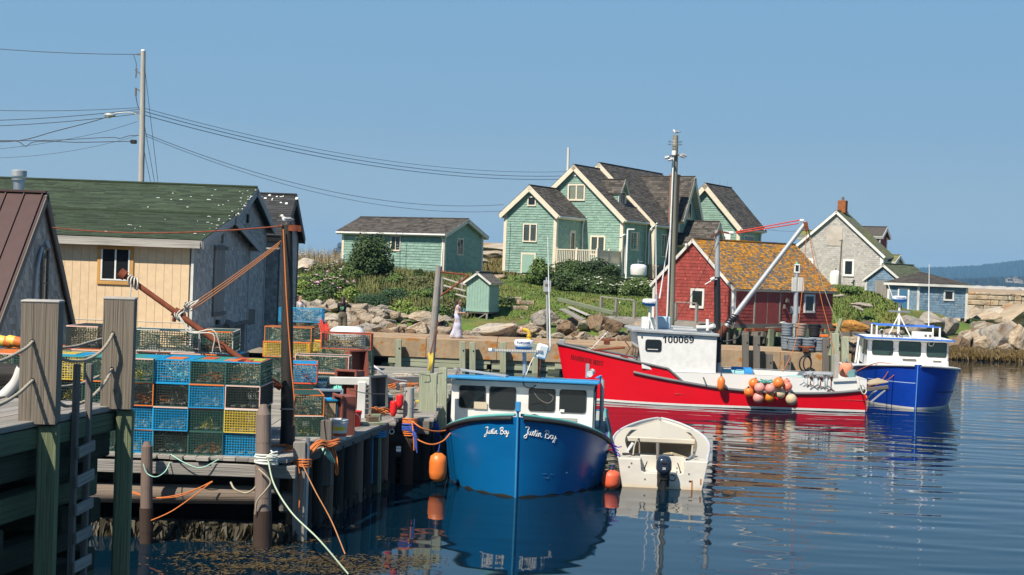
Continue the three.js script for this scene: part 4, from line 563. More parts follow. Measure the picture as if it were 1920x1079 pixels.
// ================================================================== TRAP WHARF
const DK=1.34,dk=(px,py)=>atY(px,py,DK);
const wharf=thing('wharf','weathered timber wharf carrying the lobster traps beside the blue boat','wharf');
{
const r=rng(61),P=(px,d)=>flat(px,600,d,0).x;
const xR=-3.45,zF=-22.7;
for(let i=0;i<46;i++){const x=xR-.09-i*.205,zz=zF-(r()-.5)*.1;new MB().box(x,DK-.035+r()*.012,zz-3.0,.195,.06,6.2,(r()-.5)*.004,0,0,.006).build('plank',M.plank[r()*3|0],wharf);}
const e0=V(-3.4,DK,-22.75),e1=V(-2.15,DK,-29.6);for(let k=0;k<6;k++){const o=V(-k*.21,0,.0);new MB().beam(e0.clone().add(o).add(V(-.1,-.03+.002*k,0)),e1.clone().add(o).add(V(-.1,-.03+.002*k,0)),.2,.06,.006).build('plank',M.plank[k%3],wharf);}
for(let i=0;i<74;i++){const z=-28.6-i*.21,xe=z<-29.6?-1.55+(-29.6-z)*.012:-2.25;const x0=-11-r()*.2;new MB().box((xe+x0)/2,DK-.05+r()*.014,z,xe-x0+r()*.12,.055,.2,0,0,0,.006).build('plank',M.plank[r()*4|0],wharf);}
new MB().box(-8,DK-.2,zF+.02,9.4,.2,.14,0,0,0,.01).build('fascia',M.grey,wharf);new MB().beam(V(-3.5,DK-.13,-22.8),V(-2.3,DK-.13,-29.5),.12,.14,.01).build('fascia',M.greyD,wharf);new MB().beam(V(-1.68,DK-.2,-29.7),V(-1.5,DK-.2,-44),.16,.26,.01).build('fascia',M.greyD,wharf);new MB().beam(V(-2.4,DK-.2,-29.6),V(-1.6,DK-.2,-29.6),.16,.26).build('fascia',M.greyD,wharf);
const logM=woodM(.21,.16,.12);new MB().cyl(V(-10,.62,-22.75),V(-3.9,.72,-22.9),.17,.15,14).build('log',logM,wharf);new MB().cyl(V(-11,.02,-23.2),V(-3.6,.05,-23.3),.2,.19,14).build('log',M.dark,wharf);new MB().cyl(V(-6.1,.8,-22.9),V(-6.1,1.1,-22.9),.14,.15,10).build('block',logM,wharf);new MB().box(-3.75,.95,-22.9,.3,.38,.3,.1,0,0,.03).box(-3.45,.6,-23.1,.34,.3,.34,.2,0,0,.03).build('block',M.greyD,wharf);
for(let i=0;i<9;i++){const z=-23.6-i*1.9;new MB().cyl(V(-11,.9,z),V(z>-29?-3.7+(-22.7-z)*.17:-1.8,.9,z),.14,.13,10).build('cap_log',M.dark,wharf);}
for(let i=0;i<11;i++){const f=i/10,x=lerp(-3.42,-2.35,f),z=lerp(-23.3,-29.4,f);new MB().cyl(V(x,-.8,z),V(x,1.2,z),.11+r()*.03,.1,10).build('pile',i%3?M.dark:M.brownW,wharf);}
for(let i=0;i<12;i++){const z=-30-i*1.15;new MB().cyl(V(-1.72,-.8,z),V(-1.68,1.2,z),.12,.11,10).build('pile',M.dark,wharf);}
for(let i=0;i<24;i++)new MB().cyl(V(-4.2-r()*6,-1,-24-r()*9),V(-4.2-r()*6,1,-24-r()*9),.12,.12,8).build('pile',M.dark,wharf);
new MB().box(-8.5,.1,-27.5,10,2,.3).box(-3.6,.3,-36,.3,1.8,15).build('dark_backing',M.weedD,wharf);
new MB().beam(V(-4.6,DK+.1,-33.4),V(-1.6,DK+.1,-33.2),.22,.22,.015).build('curb_timber',M.plank[3],wharf);new MB().beam(V(-5.4,DK+.12,-34.5),V(-1.6,DK+.12,-38.6),.2,.2,.015).build('curb_timber',M.grey,wharf);
const wm=[];for(let i=0;i<26;i++)wm.push([V(-10+i*.26,.12,-22.98),.2,.14,.12]);for(let i=0;i<12;i++)wm.push([V(-3.6+i*.1,.0,-23.2-i*.5),.15,.2,.2]);const w=tag(weedMass(wm,7000,.3,15,mat(.032,.024,.008,{roughness:.6})),'dark rockweed hanging from the logs under the trap wharf','seaweed');
}
{
const r=rng(33),pos=[];const blobs=[];for(let i=0;i<150;i++){const px=250+r()*540,py=978+r()*104;const on=fbm(px*.008+3,py*.035,4);if(on>.535)blobs.push([atY(px,py,0),on-.45]);}
for(const[c,o]of blobs)for(let i=0;i<75;i++){const a=r()*6.28,q=Math.pow(r(),.8),x=c.x+Math.cos(a)*q*(.3+o*1.8),z=c.z+Math.sin(a)*q*.24,b=r()*6.28,l=.015+r()*r()*.09;const dx=Math.cos(b)*l,dz=Math.sin(b)*l,y=.004+r()*.014;pos.push(x-dx,y,z-dz,x+dz*.35,y+.006,z-dx*.35,x+dx,y,z+dz);}
const g=new THREE.BufferGeometry();g.setAttribute('position',new THREE.Float32BufferAttribute(pos,3));g.computeVertexNormals();tag(stuff(mesh('floating_seaweed',norm(g),mat(.07,.046,.014,{roughness:.7}))),'brown seaweed floating on the water in front of the wharf','seaweed');
}
// ---------------------------------------------------------------- piles and posts of the wharf
const pileA=post('wharf_pile',275,838,1008,22.35,.2,woodM(.20,.14,.11),'short brown weathered pile with rounded top left in front of the stacked traps','mooring pile',null,{round:1,point:.08,base:-.4,wet:.5});
const pileB=post('wharf_pile',494,778,1012,22.35,.27,woodM(.25,.185,.15),'thick split pile wound with white rope at the wharf corner','mooring pile',null,{round:1,point:.16,base:-.5,wet:.42});
const pileC=post('wharf_pile',563,828,960,23.0,.2,M.grey,'square grey pile with a steel pipe beside it, tied with orange rope','mooring pile',null,{base:-.5});{const p=at(577,822,22.95);new MB().cyl(V(p.x-pileC.position.x,.2,.02),V(p.x-pileC.position.x,p.y+.5,.02),.035,.035,10).build('steel_pipe',M.steel,pileC);}
const pileD=post('wharf_pile',613,788,838,24.9,.2,M.greyD,'square dark grey pile in front of the white bucket','mooring pile',null,{base:.6});
const pileE=post('wharf_pile',705,777,930,28.2,.2,M.greenW,'slanted-top green-grey pile tied with blue rope at the middle of the wharf edge','mooring pile',null,{base:-.5});
const pileF=post('wharf_pile',762,728,905,29.3,.24,M.greyL,'pale bleached pile wound with orange and blue rope holding two red buoys','mooring pile',null,{round:1,base:-.5,tx:767,wet:.62});
const pileG=post('wharf_pile',780,788,890,30,.2,M.dark,'dark stub pile right behind the bleached pile','mooring pile',null,{base:-.5});
const pileH=post('wharf_post',803,697,800,31.2,.3,M.greenL,'tall pale green post of two bolted boards left of the blue boat','post',null,{boards:2,base:-.4});
const pileI=post('wharf_post',830,690,790,32.5,.2,M.greenL,'single pale green post hidden partly by the corner of the blue wheelhouse','post',null,{base:.2});
const poleJ=post('leaning_pole',804,500,722,38.5,.2,M.grey,'tall grey leaning pole with a rusty iron bar on its side','pole',null,{round:1,base:1.2,tx:823});
{const o=poleJ.position,q=(x,y,d)=>at(x,y,d).sub(o);new MB().beam(q(822,602,38.2),q(806,668,38.2),.06,.03).build('iron_bar',M.rust,poleJ);new MB().tube([q(826,510,38.4),q(858,514,38.4),q(876,517,38.4),q(872,522,38.3),q(826,555,38.4)],.025,6,24).build('iron_bracket',M.rust,poleJ);const m=new MB();for(let i=0;i<5;i++)m.tube([q(803+i*2.2,662,38.2),q(805+i*1.5,678,38.1),q(801+i*1.5,702-i*2,38.15)],.012,5);m.build('yellow_rope',M.ropeY,poleJ);}
// ---------------------------------------------------------------- mast, boom and rigging
const mast=post('derrick_mast',538,422,838,24.3,.21,M.tar,'tall tarred black derrick mast with rusty collar and a gull on top','mast',null,{round:1,tx:538,base:DK});
{const o=mast.position,q=(x,y,d)=>at(x,y,d).sub(o);const h=q(538,422,24.3).y;new MB().cyl(V(0,h-.1,0),V(0,h+.0,0),.125,.125,16).build('collar',M.rust,mast);new MB().box(-.14,h-.12,.02,.08,.14,.06).box(.1,h-.06,.1,.06,.1,.05).build('lug',M.rustD,mast);new MB().cyl(V(0,.0,0),V(0,.35,0),.13,.12,14).build('base_collar',M.black,mast);new MB().tor(0,.62,.0,.125,.018,1.45,.1).build('rope_ring',M.ropeT,mast);new MB().tube([q(531,430,24.15),q(537,560,24.1),q(546,690,24.1),q(552,760,24.1),q(548,800,24.15)],.012,5,30).build('orange_line',M.ropeO,mast);}
const boom=(()=>{
const p=at(527,728,24.2),q=at(230,515,24.0),o=thing('derrick_boom','rusty steel boom slanting up from the mast across the tan wall','boom',p);const e=q.clone().sub(p),f=t=>e.clone().multiplyScalar(t);
new MB().cyl(V(0,0,0),f(.66),.056,.05,12).cyl(f(.66),f(1),.046,.046,12).build('spar',M.rust,o);new MB().cyl(f(.985),f(1.02),.085,.085,14).cyl(f(.66),f(.68),.08,.08,12).build('collar',M.rust,o);new MB().beam(f(.66),f(.66).add(V(.12,.08,0)),.05,.03).beam(f(.67),f(.67).add(V(-.02,-.16,.02)),.05,.05).build('lug',M.rustD,o);
const m=new MB();for(let i=0;i<4;i++){const c=f(.95-i*.012);m.add(place(new THREE.TorusGeometry(.075+i*.006,.014,6,16),c.x,c.y,c.z,1.1+i*.3,0,.3));}m.tube([f(.94).add(V(0,-.05,.08)),f(.95).add(V(.02,-.25,.08)),f(.945).add(V(.0,-.42,.08))],.012,5);m.build('rope_lashing',M.ropeW,o);
const m2=new MB();for(let i=0;i<3;i++){const c=f(.655-i*.012);m2.add(place(new THREE.TorusGeometry(.08,.016,6,14),c.x,c.y,c.z,1.1,.2*i,.6));}m2.build('rope_lashing',M.ropeW,o);return o;
})();
const ropeThing=(name,pts,r,m,label,cat='rope',group)=>{const o=one(name,label,cat,new MB().tube(pts,r,6,Math.max(10,pts.length*6)),m,group);return o;};
{
const a=at(527,452,24.2),b=at(350,577,24.05);for(let i=0;i<3;i++)ropeThing('tackle_rope',sag(a.clone().add(V(-.02*i,-.045*i,0)),b.clone().add(V(.03*i,-.03*i,0)),.02),.010,mat(.36,.15,.06,{roughness:.95}),['upper','middle','lower'][i]+' orange rope of the tackle from the mast to the boom','rope');
one('rope_knot','white lashing where the tackle ropes meet the boom','rope',(()=>{const m=new MB();for(let i=0;i<7;i++)m.tube([at(372-i*4,563+i*2,24.0),at(362-i*3,572-(i%3)*3,23.9),at(345+(i%4)*3,580+i,24)],.013,5);return m;})(),M.ropeW);
ropeThing('guy_wire',sag(at(530,424,24.2),at(98,427,33),.12,14),.014,M.rust,'rusty guy wire from the mast top to the brown roofed shed','wire');
for(let i=0;i<2;i++)ropeThing('boom_line',[at(334,590,24),at(352+i*8,622,23.95),at(400,628-i*8,23.9),at(398+i*16,660,23.95)].slice(0,4),.011,M.ropeW,['outer','inner'][i]+' white line hanging from the boom over the wire traps','rope');
}
// ---------------------------------------------------------------- ropes at the wharf corner
{
const pA=at(487,858,22.2);const coil=new MB();for(let i=0;i<6;i++)coil.tor(pileB.position.x-.0,pA.y+.02-i*.025,pileB.position.z,.165+(i%2)*.012,.016,Math.PI/2+(i%3-1)*.09,i*.4,22);for(const[x,y]of[[520,848],[522,858],[515,866],[508,846]])coil.tube([at(500,858,22.1),at(510,853+(y-855)*.4,22.05),at(x,y,22.1)],.015,5);one('rope_coil','white rope wound and knotted round the split corner pile','rope',coil,mat(.62,.64,.58,{roughness:.95}));
ropeThing('mooring_rope',[at(502,862,22.15),at(512,905,21.9),at(545,960,21.4),at(600,1015,20.8),at(654,1046,20.6).setY(.01)],.013,mat(.42,.5,.36,{roughness:.9}),'pale green mooring rope running from the corner pile down into the water');
ropeThing('mooring_rope',[at(562,862,22.9),at(590,920,22.6),at(620,975,22.4),at(648,1010,22.0).setY(.01)],.01,mat(.45,.2,.08,{roughness:.9}),'thin rusty brown mooring rope from the square pile into the water');
ropeThing('hanging_rope',[at(484,880,22.15),at(498,892,22.1),at(507,905,22.1),at(498,920,22.1),at(482,940,22.15),at(478,965,22.2)],.014,M.ropeT,'tan rope end hanging below the white coil on the corner pile');
ropeThing('hanging_rope',[at(432,905,22.5),at(440,918,22.4),at(460,925,22.4),at(478,915,22.3),at(482,905,22.3)],.016,M.ropeT,'slack tan rope along the log left of the corner pile');
ropeThing('hanging_rope',[at(268,870,22.2),at(275,888,22.2),at(290,895,22.2),at(308,886,22.4),at(318,868,22.6)],.009,M.ropeG,'pale green rope looped on the short brown pile');
ropeThing('hanging_rope',[at(320,853,22.6),at(345,868,22.5),at(375,878,22.5),at(410,862,22.6)],.009,M.ropeG,'pale green rope drooping along the wharf front under the traps');
const or=new MB();for(let i=0;i<2;i++)or.tube([at(245,922+i*3,22.6),at(290,934,22.4),at(340,930-i*3,22.4),at(398,903+i*2,22.6)].map(p=>p),.009,5,20);one('hanging_rope','thin orange rope strung along the log under the traps','rope',or,M.ropeO);
ropeThing('hanging_rope',[at(398,903,22.5),at(370,925,22.4),at(320,960,22.3),at(262,985,22.3)],.01,M.ropeO,'orange rope slanting down from the log towards the water');
const bun=new MB(),r=rng(71);for(let i=0;i<16;i++){const a=dk(572+r()*12,850+r()*8),b=dk(628+r()*10,832+r()*10);a.y+=.02+r()*.05;b.y+=.03+r()*.06;bun.tube([a,a.clone().lerp(b,.35).add(V(0,.05+r()*.06,(r()-.5)*.2)),a.clone().lerp(b,.7).add(V(0,.04*r(),(r()-.5)*.2)),b],.016,5,16);}for(let i=0;i<5;i++)bun.tube([at(606+i*5,840,24.2),at(616+i*4,858+i*2,23.95),at(628+i,872+i*5,24),at(629,885,24)],.015,5);one('rope_bundle','heap of orange rope on the wharf edge beside the dark square pile','rope bundle',bun,M.ropeO);
const g2=new MB();for(let i=0;i<4;i++)g2.tube([at(604+i*3,842,24.1),at(612+i*3,856,23.9),at(622+i*2,866+i,23.95)],.016,5);one('rope_bundle','pale green rope tangled in the orange heap','rope bundle',g2,M.ropeG);
const wd=new MB();for(let i=0;i<4;i++)wd.tor(pileC.position.x,at(563,862+i*3,23).y,pileC.position.z,.145,.014,Math.PI/2+(i-1)*.12,.4*i,20);wd.tube([at(556,864,22.85),at(563,900,22.85),at(560,960,22.85)],.012,5);one('rope_coil','orange rope tied round the square grey pile','rope',wd,M.ropeO);
const od=new MB();for(let i=0;i<9;i++){const a=dk(500+r()*50,826+r()*26),b=dk(545+r()*30,830+r()*22);od.tube([a.setY(DK+.02),a.clone().lerp(b,.5).add(V(0,.03,(r()-.5)*.3)),b.setY(DK+.02)],.014,5,12);}one('rope_bundle','orange rope lying on the deck at the foot of the black mast','rope bundle',od,M.ropeO);
const bl=new MB();for(let i=0;i<3;i++)bl.tor(pileE.position.x,at(705,810+i*4,28.2).y,pileE.position.z,.15,.016,Math.PI/2,.3*i,18);bl.tube([at(699,813,28.05),at(698,870,28.05),at(697,940,28.05)],.014,5);one('rope_coil','light blue rope round the slanted-top pile with its end hanging to the water','rope',bl,M.ropeLB);
const p=pileF.position,of=new MB();for(let i=0;i<4;i++)of.tor(p.x+.02,at(762,786+i*3,29.3).y,p.z,.15,.017,Math.PI/2+.08*(i-1),i,18);for(let i=0;i<3;i++)of.tor(p.x+.02,at(762,808+i*4,29.3).y,p.z,.15,.015,Math.PI/2,i,18);of.tube([at(772,790,29.1),at(775,815,29),at(776,845,29)],.016,5);one('rope_coil','orange rope wound round the bleached pile','rope',of,M.ropeO);
const bf=new MB();for(let i=0;i<4;i++)bf.tor(p.x+.02,at(762,796+i*4,29.3).y,p.z,.155,.02,Math.PI/2+.1*(i-1),i,18);for(let i=0;i<5;i++)bf.tube([at(768,798+i*3,29.1),at(774+i,812,29),at(778+i,838+i*3,29)],.014,5);one('rope_coil','dark blue rope wound round the bleached pile','rope',bf,M.ropeB);
ropeThing('mooring_rope',[at(772,790,29.1),at(790,803,29),at(812,809,29.2),at(835,808,29.6),at(850,800,29.9)],.016,M.ropeO,'upper orange mooring rope from the bleached pile to the blue boat');
ropeThing('mooring_rope',[at(770,812,29.1),at(785,826,29),at(808,834,29),at(830,828,29.2),at(848,808,29.6),at(858,798,30)],.016,M.ropeO,'lower drooping orange mooring rope from the bleached pile to the blue boat');
ropeThing('mooring_rope',[at(716,790,29.2),at(760,790,29.9),at(800,786,31)],.018,M.ropeB,'dark blue rope lying along the wharf edge');
const bt=new MB();for(let i=0;i<5;i++)bt.tube([at(806+i*2,788,31.0),at(814+i*2,800,30.9),at(816+i,850+i*8,30.9)],.016,5);one('hanging_rope','dark blue ropes hanging beside the two-board green post','rope',bt,M.ropeB);
ropeThing('post_wire',[at(788,702,31),at(800,704,31),at(830,700,32.3)],.008,M.wireK,'black wire between the pale green posts','wire');
}
// ================================================================== LOBSTER TRAPS
const TW=.545,TH=.362,TL=1.14;
const WC={green:mat(.028,.085,.07,{roughness:.5}),blue:mat(.012,.29,.56,{roughness:.45}),yellow:mat(.66,.48,.07,{roughness:.45}),black:mat(.022,.034,.03,{roughness:.5}),teal:mat(.05,.30,.28,{roughness:.5}),red:mat(.62,.10,.035,{roughness:.5}),lime:mat(.35,.52,.08,{roughness:.5}),orange:mat(.74,.19,.03,{roughness:.5}),pink:mat(.70,.46,.38,{roughness:.6}),white:mat(.55,.53,.47,{roughness:.7})};
const netM=mat(.55,.50,.33,{roughness:.95}),netD=mat(.20,.22,.14,{roughness:.95});
const TG=(()=>{
const q=.0085,st=.0425,G={};
const grid=(m,f,a,b,sa,sb,th)=>{const na=Math.round(a/sa),nb=Math.round(b/sb);for(let i=0;i<=na;i++)m.beam(f(a*i/na,0),f(a*i/na,b),th);for(let i=0;i<=nb;i++)m.beam(f(0,b*i/nb),f(a,b*i/nb),th);};
let m=new MB();grid(m,(a,b)=>V(a-TW/2,b,0),TW,TH,st,st,q);G.end=m.geo();
m=new MB();grid(m,(a,b)=>V(a-TW/2,b,-TL),TW,TH,st,st,q);for(const s of[-1,1])grid(m,(a,b)=>V(s*TW/2,b,-a),TL,TH,st,st,q*.85);grid(m,(a,b)=>V(a-TW/2,0,-b),TW,TL,st*1.5,st*1.5,q);G.body=m.geo();
m=new MB();grid(m,(a,b)=>V(a-TW/2,TH,-b),TW,TL,st,st,q*.9);G.top=m.geo();
m=new MB();for(const y of[.004,TH]){for(const x of[-1,1])m.beam(V(x*TW/2,y,0),V(x*TW/2,y,-TL),.017);for(const z of[0,-TL])m.beam(V(-TW/2,y,z),V(TW/2,y,z),.017);}for(const x of[-1,1])for(const z of[0,-TL])m.beam(V(x*TW/2,0,z),V(x*TW/2,TH,z),.015);G.frame=m.geo();
m=new MB();m.beam(V(-TW/2,TH+.004,.003),V(TW/2,TH+.004,.003),.02).beam(V(-TW/2,TH+.004,.003),V(-TW/2,TH+.004,-TL),.018);G.lace=m.geo();
m=new MB();const r=rng(3),head=(z0,z1,cx,cy)=>{const n=22,P=k=>{const t=k/n*4,s=Math.floor(t)%4,f=t-Math.floor(t),w=TW/2-.02,h=TH-.04;return[V(lerp(-w,w,f),.02,z0),V(w,lerp(.02,h,f),z0),V(lerp(w,-w,f),h,z0),V(-w,lerp(h,.02,f),z0)][s];},Q=k=>V(cx+Math.cos(k/n*6.283-2.3)*.08,cy+Math.sin(k/n*6.283-2.3)*.07,z1);for(let k=0;k<n;k++){m.beam(P(k),Q(k),.007);m.beam(P(k),Q(k+1.5),.006);}for(const t of[.33,.66,1])for(let k=0;k<n;k++)m.beam(P(k).lerp(Q(k),t),P(k+1).lerp(Q(k+1),t),.007);};
head(-.12,-.38,.0,.18);head(-.95,-.62,.02,.17);for(let i=0;i<60;i++){const z=-.5-(r()-.5)*.5,x=(r()-.5)*.46;m.beam(V(x,.03+r()*.3,z),V(x+(r()-.5)*.12,.03+r()*.3,z+(r()-.5)*.12),.006);}G.net=m.geo();
m=new MB();for(const x of[-.16,0,.16])m.box(x,.03,-TL/2,.05,.035,TL-.08);m.box(.1,.06,-.3,.1,.06,.2).box(-.12,.06,-.8,.1,.06,.2);G.runner=m.geo();for(const k of['warpA','warpB','warpC']){m=new MB();for(let i=0;i<5;i++){const p=[];for(let j=0;j<6;j++)p.push(V((r()-.5)*.44,.03+r()*r()*.28,-.04-r()*.4));m.tube(p,.008,4,22);}m.box((r()-.5)*.3,.08,-.2,.12,.08,.1,r(),r(),r());G[k]=m.geo();}
m=new MB();m.box(-.1,.1,-.012,.16,.012,.012).box(-.1,.16,-.012,.16,.012,.012).box(-.18,.13,-.012,.012,.07,.012).box(-.02,.13,-.012,.012,.07,.012);G.vent=m.geo();return G;
})();
let TRN=0;
function trap(p,turn,{body='green',end=body,top=body,frame=body,lace,net=netM,vent},label,group){
const t=thing('lobster_trap',label,'lobster trap',p,turn,group);
mesh('wire_mesh',TG.body,WC[body],t);mesh('end_panel',TG.end,WC[end],t);mesh('top_panel',TG.top,WC[top],t);mesh('frame',TG.frame,WC[frame],t);mesh('netting',TG.net,net,t);mesh('runner',TG.runner,M.greyL,t);{const k=TRN++;if(k%4)mesh('warp_rope',TG['warp'+'ABC'[k%3]],[M.ropeT,M.ropeO,M.ropeG,M.ropeY,M.ropeT,M.ropeW][k%6],t);}
if(lace)mesh('lacing',TG.lace,WC[lace],t);if(vent)mesh('escape_vent',TG.vent,WC[vent],t);return t;
}
{
const r=rng(91),xr=at(481,860,22.75).x,step=.5605,rows=['bottom','second','third','top'];
const S=[
[['blue'],['green',0,0,'green'],['black',0,'orange','green'],['blue',0,'orange'],['green'],['blue'],['green'],['black']],
[['yellow',0,'white'],['green',0,'red'],['blue',0,'pink'],['blue'],['green'],['green',0,'orange'],['blue'],['green']],
[['black','pink','pink'],['blue',0,'orange'],['black',0,'blue'],['black','orange','orange'],['green',0,'orange'],['black',0,'orange'],['green',0,'orange'],['black']],
[['green',0,'blue','red'],['green',0,'blue','teal'],['blue',0,0,'blue'],['green',0,'pink','teal'],['green',0,0,'teal'],['yellow',0,'teal','blue'],['green',0,'orange','yellow'],['green',0,'pink','orange']]];
S.forEach((row,k)=>row.forEach(([end,frame,lace,top],c)=>{
const body=end==='blue'||end==='yellow'?'green':end,lean=(r()-.5)*.012;
trap(V(xr-TW/2-step*c+lean*1.6,DK+.005+k*.3745,-22.77+(r()-.5)*.08),(r()-.5)*.035,{body,end,frame:frame||(end==='black'?'green':end),lace,top:top||body,net:r()<.5?netM:netD,vent:r()<.25?'orange':0},`${end === 'green' ? 'dark green' : end} trap, ${c ? ORD[c + 1] + ' from right' : 'rightmost'} in the ${rows[k]} row of the front stack`);
}));
const tops=[['red',.0],['lime',.12],['orange',-.15],['red',-.62],['orange',-1.1],['blue',-1.5],['red',-2.0],['yellow',-2.9],['orange',-3.5]];
tops.forEach(([c,o],i)=>{const t=new MB(),w=.2+(i%3)*.06,x=xr-.3+o,y=DK+.005+4*.3745-.004;for(let a=0;a<=5;a++)t.box(x-w/2+w*a/5,y,-23.2-(i%2)*.25,.012,.008,.45);for(let a=0;a<=9;a++)t.box(x,y,-22.98-a*.05-(i%2)*.25,w,.008,.012);one('trap_panel',`${c} wire panel let into the lid ${['of the rightmost top trap', 'beside the red one at the stack corner', 'at the front of the second top trap', 'across the second top trap', 'on the third top trap', 'near the left post on the top row', 'left of the blue lid', 'between the two timber posts', 'at the far left of the top row'][i]}`,'wire panel',t,WC[c]);});
const xb=at(436,860,24.3).x;for(let k=0;k<4;k++)for(let c=0;c<7;c++){if(k<2&&c>3)continue;const e=['green','black','blue','green','yellow','green','blue'][(c+k*2)%7];trap(V(xb-TW/2-step*c,DK+.005+k*.3745,-24.32+(r()-.5)*.03),(r()-.5)*.02,{body:e==='blue'||e==='yellow'?'green':e,end:e,top:['teal','red','green','blue','yellow','orange'][(c*2+k)%6],lace:['orange','pink',0][c%3]},`${e === 'green' ? 'dark green' : e} trap, ${c ? ORD[c + 1] + ' from right' : 'rightmost'} in the ${rows[k]} row of the rear stack`);}
const yt=DK+4*.3745+.01,pl=at(262,655,25.1),pr=at(415,655,25);
trap(V(pl.x+.02,yt,-24.75),-Math.PI/2,{body:'green',lace:'white',frame:'white'},'long green wire trap lying broadside on top of the stack before the tan wall');
trap(V(pr.x,yt,-24.55),.08,{body:'green',frame:'white',lace:'orange',vent:'red'},'green wire trap with white laced frame on the stack under the boom');
trap(V(pl.x-.9,yt,-24.7),.0,{body:'black',lace:'pink'},'black wire trap hidden partly by the right timber post on top of the stack');
}
// ---- loose traps farther back on the wharf
{
const put=(px,d,k,turn,o,l)=>trap(V(at(px,700,d).x,DK+.01+k*.372,-d),turn,o,l);const q=-Math.PI/2;
put(581,25.6,0,.25,{body:'green',frame:'green',lace:'white'},'dark green wire trap on the deck right of the black mast');put(580,25.6,1,.22,{body:'green',frame:'orange',lace:'orange',vent:'orange'},'green wire trap with orange edges on top of the one right of the mast');
put(566,28,0,.1,{body:'green'},'green wire trap low behind the pair beside the mast');put(566,28,1,.1,{body:'green',end:'green',lace:'red'},'green wire trap under the blue one behind the mast');put(567,28,2,.12,{body:'blue',lace:'red',frame:'red'},'blue wire trap with red edge behind the black mast');
put(588,28.6,1,.1,{body:'green',end:'blue',lace:'blue'},'small blue-ended trap right of the blue one behind the mast');put(588,28.6,0,.1,{body:'green'},'green trap under the small blue-ended one');
const st=(px,d,n,cols)=>cols.forEach(([o,dx,l],k)=>put(px+dx,d,k,q,o,l));
st(556,31,3,[[{body:'green'},4,'bottom broadside trap of the stack left of the white hut frame'],[{body:'green',frame:'orange',end:'orange',lace:'orange',vent:'orange'},14,'broadside green trap with orange hoop in the middle of the stack'],[{body:'green',frame:'pink',lace:'pink',vent:'orange',net:netM},0,'broadside trap with salmon laced frame on top of the middle stack']]);
st(603,33.5,3,[[{body:'black'},0,'black trap low behind the salmon framed one'],[{body:'green'},3,'green trap behind the salmon framed one'],[{body:'green'},2,'green trap second from top, before the white tub'],[{body:'black',frame:'red',lace:'red'},0,'black trap with red lacing on top of the stack before the white tub']]);
st(495,35.5,4,[[{body:'green'},0,'lowest trap of the stack behind the mast'],[{body:'green'},3,'second trap of the stack behind the mast'],[{body:'yellow',frame:'orange',lace:'orange'},0,'yellow trap with orange frame behind the mast'],[{body:'green',frame:'orange',lace:'orange'},2,'green trap with orange edge on the yellow one behind the mast']]);
put(575,36.5,2,q,{body:'yellow',frame:'orange',lace:'orange'},'second yellow trap right of the mast');put(575,36.5,1,q,{body:'green'},'green trap below the second yellow one');put(575,36.5,0,q,{body:'black'},'black trap below the second yellow one at deck level');
st(522,38.5,5,[[{body:'black'},0,'bottom black trap of the tallest stack'],[{body:'black'},3,'second black trap of the tallest stack'],[{body:'black'},6,'third black trap of the tallest stack'],[{body:'black',vent:'orange'},6,'black trap under the bright blue one in the tallest stack'],[{body:'blue',top:'teal',frame:'blue',vent:'orange'},0,'bright blue trap topping the tallest stack right of the mast']]);
const rd=new MB(),r=rng(5);for(let i=0;i<7;i++){const a=at(598+i*2.5,598+r()*12,38.2),b=at(600+i*2.5,632+r()*18,38.1);rd.tube([a,a.clone().lerp(b,.5).add(V(.05,0,.05)),b],.02,5);}one('rope_bundle','red and teal ropes hanging from the end of the bright blue trap','rope bundle',rd,M.ropeR);
}
// ---- buckets, totes, bins and buoys on the deck
const orF0=mat(.75,.19,.03,{roughness:.45,map:T.grain});
function bucket(p,h,r,m,label,band){const t=thing('bucket',label,'bucket',p);new MB().lathe([[0,0],[r*.86,0],[r*.97,h*.8],[r*1.05,h*.8],[r*1.05,h*.86],[r,h*.86],[r*1.02,h*.93],[r*1.07,h*.93],[r*1.07,h],[r*.94,h],[r*.8,.02],[0,.02]],24,0,0,0).build('bucket_body',m,t);if(band){const g=new THREE.CylinderGeometry(r*.965,r*.905,h*.5,24,1,true,-1.2,2.6);mesh('label_band',place(g,0,h*.42,0,0),band,t);}new MB().tor(0,h*.5,r*1.02,r*.9,.006,.25,0,16,3.1416).build('handle',M.steel,t);return t;}
function tote(p,w,h,d,rot,m,label,txt){
const t=thing('fish_tote',label,'fish tote',p);t.rotation.set(...rot);const th=.03,b=new MB();b.box(0,h/2,-d/2,w,h,th,0,0,0,.01);for(const s of[-1,1])b.box(s*(w/2-th/2),h/2,-.0,th,h-.004,d-th,0,0,0,.008);b.box(0,th/2,0,w-.01,th,d-.01,0,0,0,.008).box(0,h-th/2,0,w-.01,th,d-.01,0,0,0,.008);b.build('shell',m,t);
const rim=new MB();for(const s of[-1,1])rim.box(s*(w/2+.012),h/2,d/2-.03,.035,h+.05,.05,0,0,0,.008);rim.box(0,-.0,d/2-.03,w,.04,.05,0,0,0,.008).box(0,h,d/2-.03,w,.04,.05,0,0,0,.008);rim.build('rim',m,t);return t;
}
const font=await new FontLoader().loadAsync('fonts/droid/droid_sans_bold.typeface.json'),fontS=await new FontLoader().loadAsync('fonts/droid/droid_serif_bold.typeface.json');
function lettering(txt,size,f,m,parent,pos,rot,depth=.004,sx=1){const g=new TextGeometry(txt,{font:f,size,depth,curveSegments:5,bevelEnabled:false});g.computeBoundingBox();g.translate(-(g.boundingBox.min.x+g.boundingBox.max.x)/2,-size*.36,0);g.scale(sx,1,1);const o=mesh('lettering',norm(g),m,parent);o.position.copy(pos);o.rotation.set(...rot);o.rotation.order='YXZ';return o;}
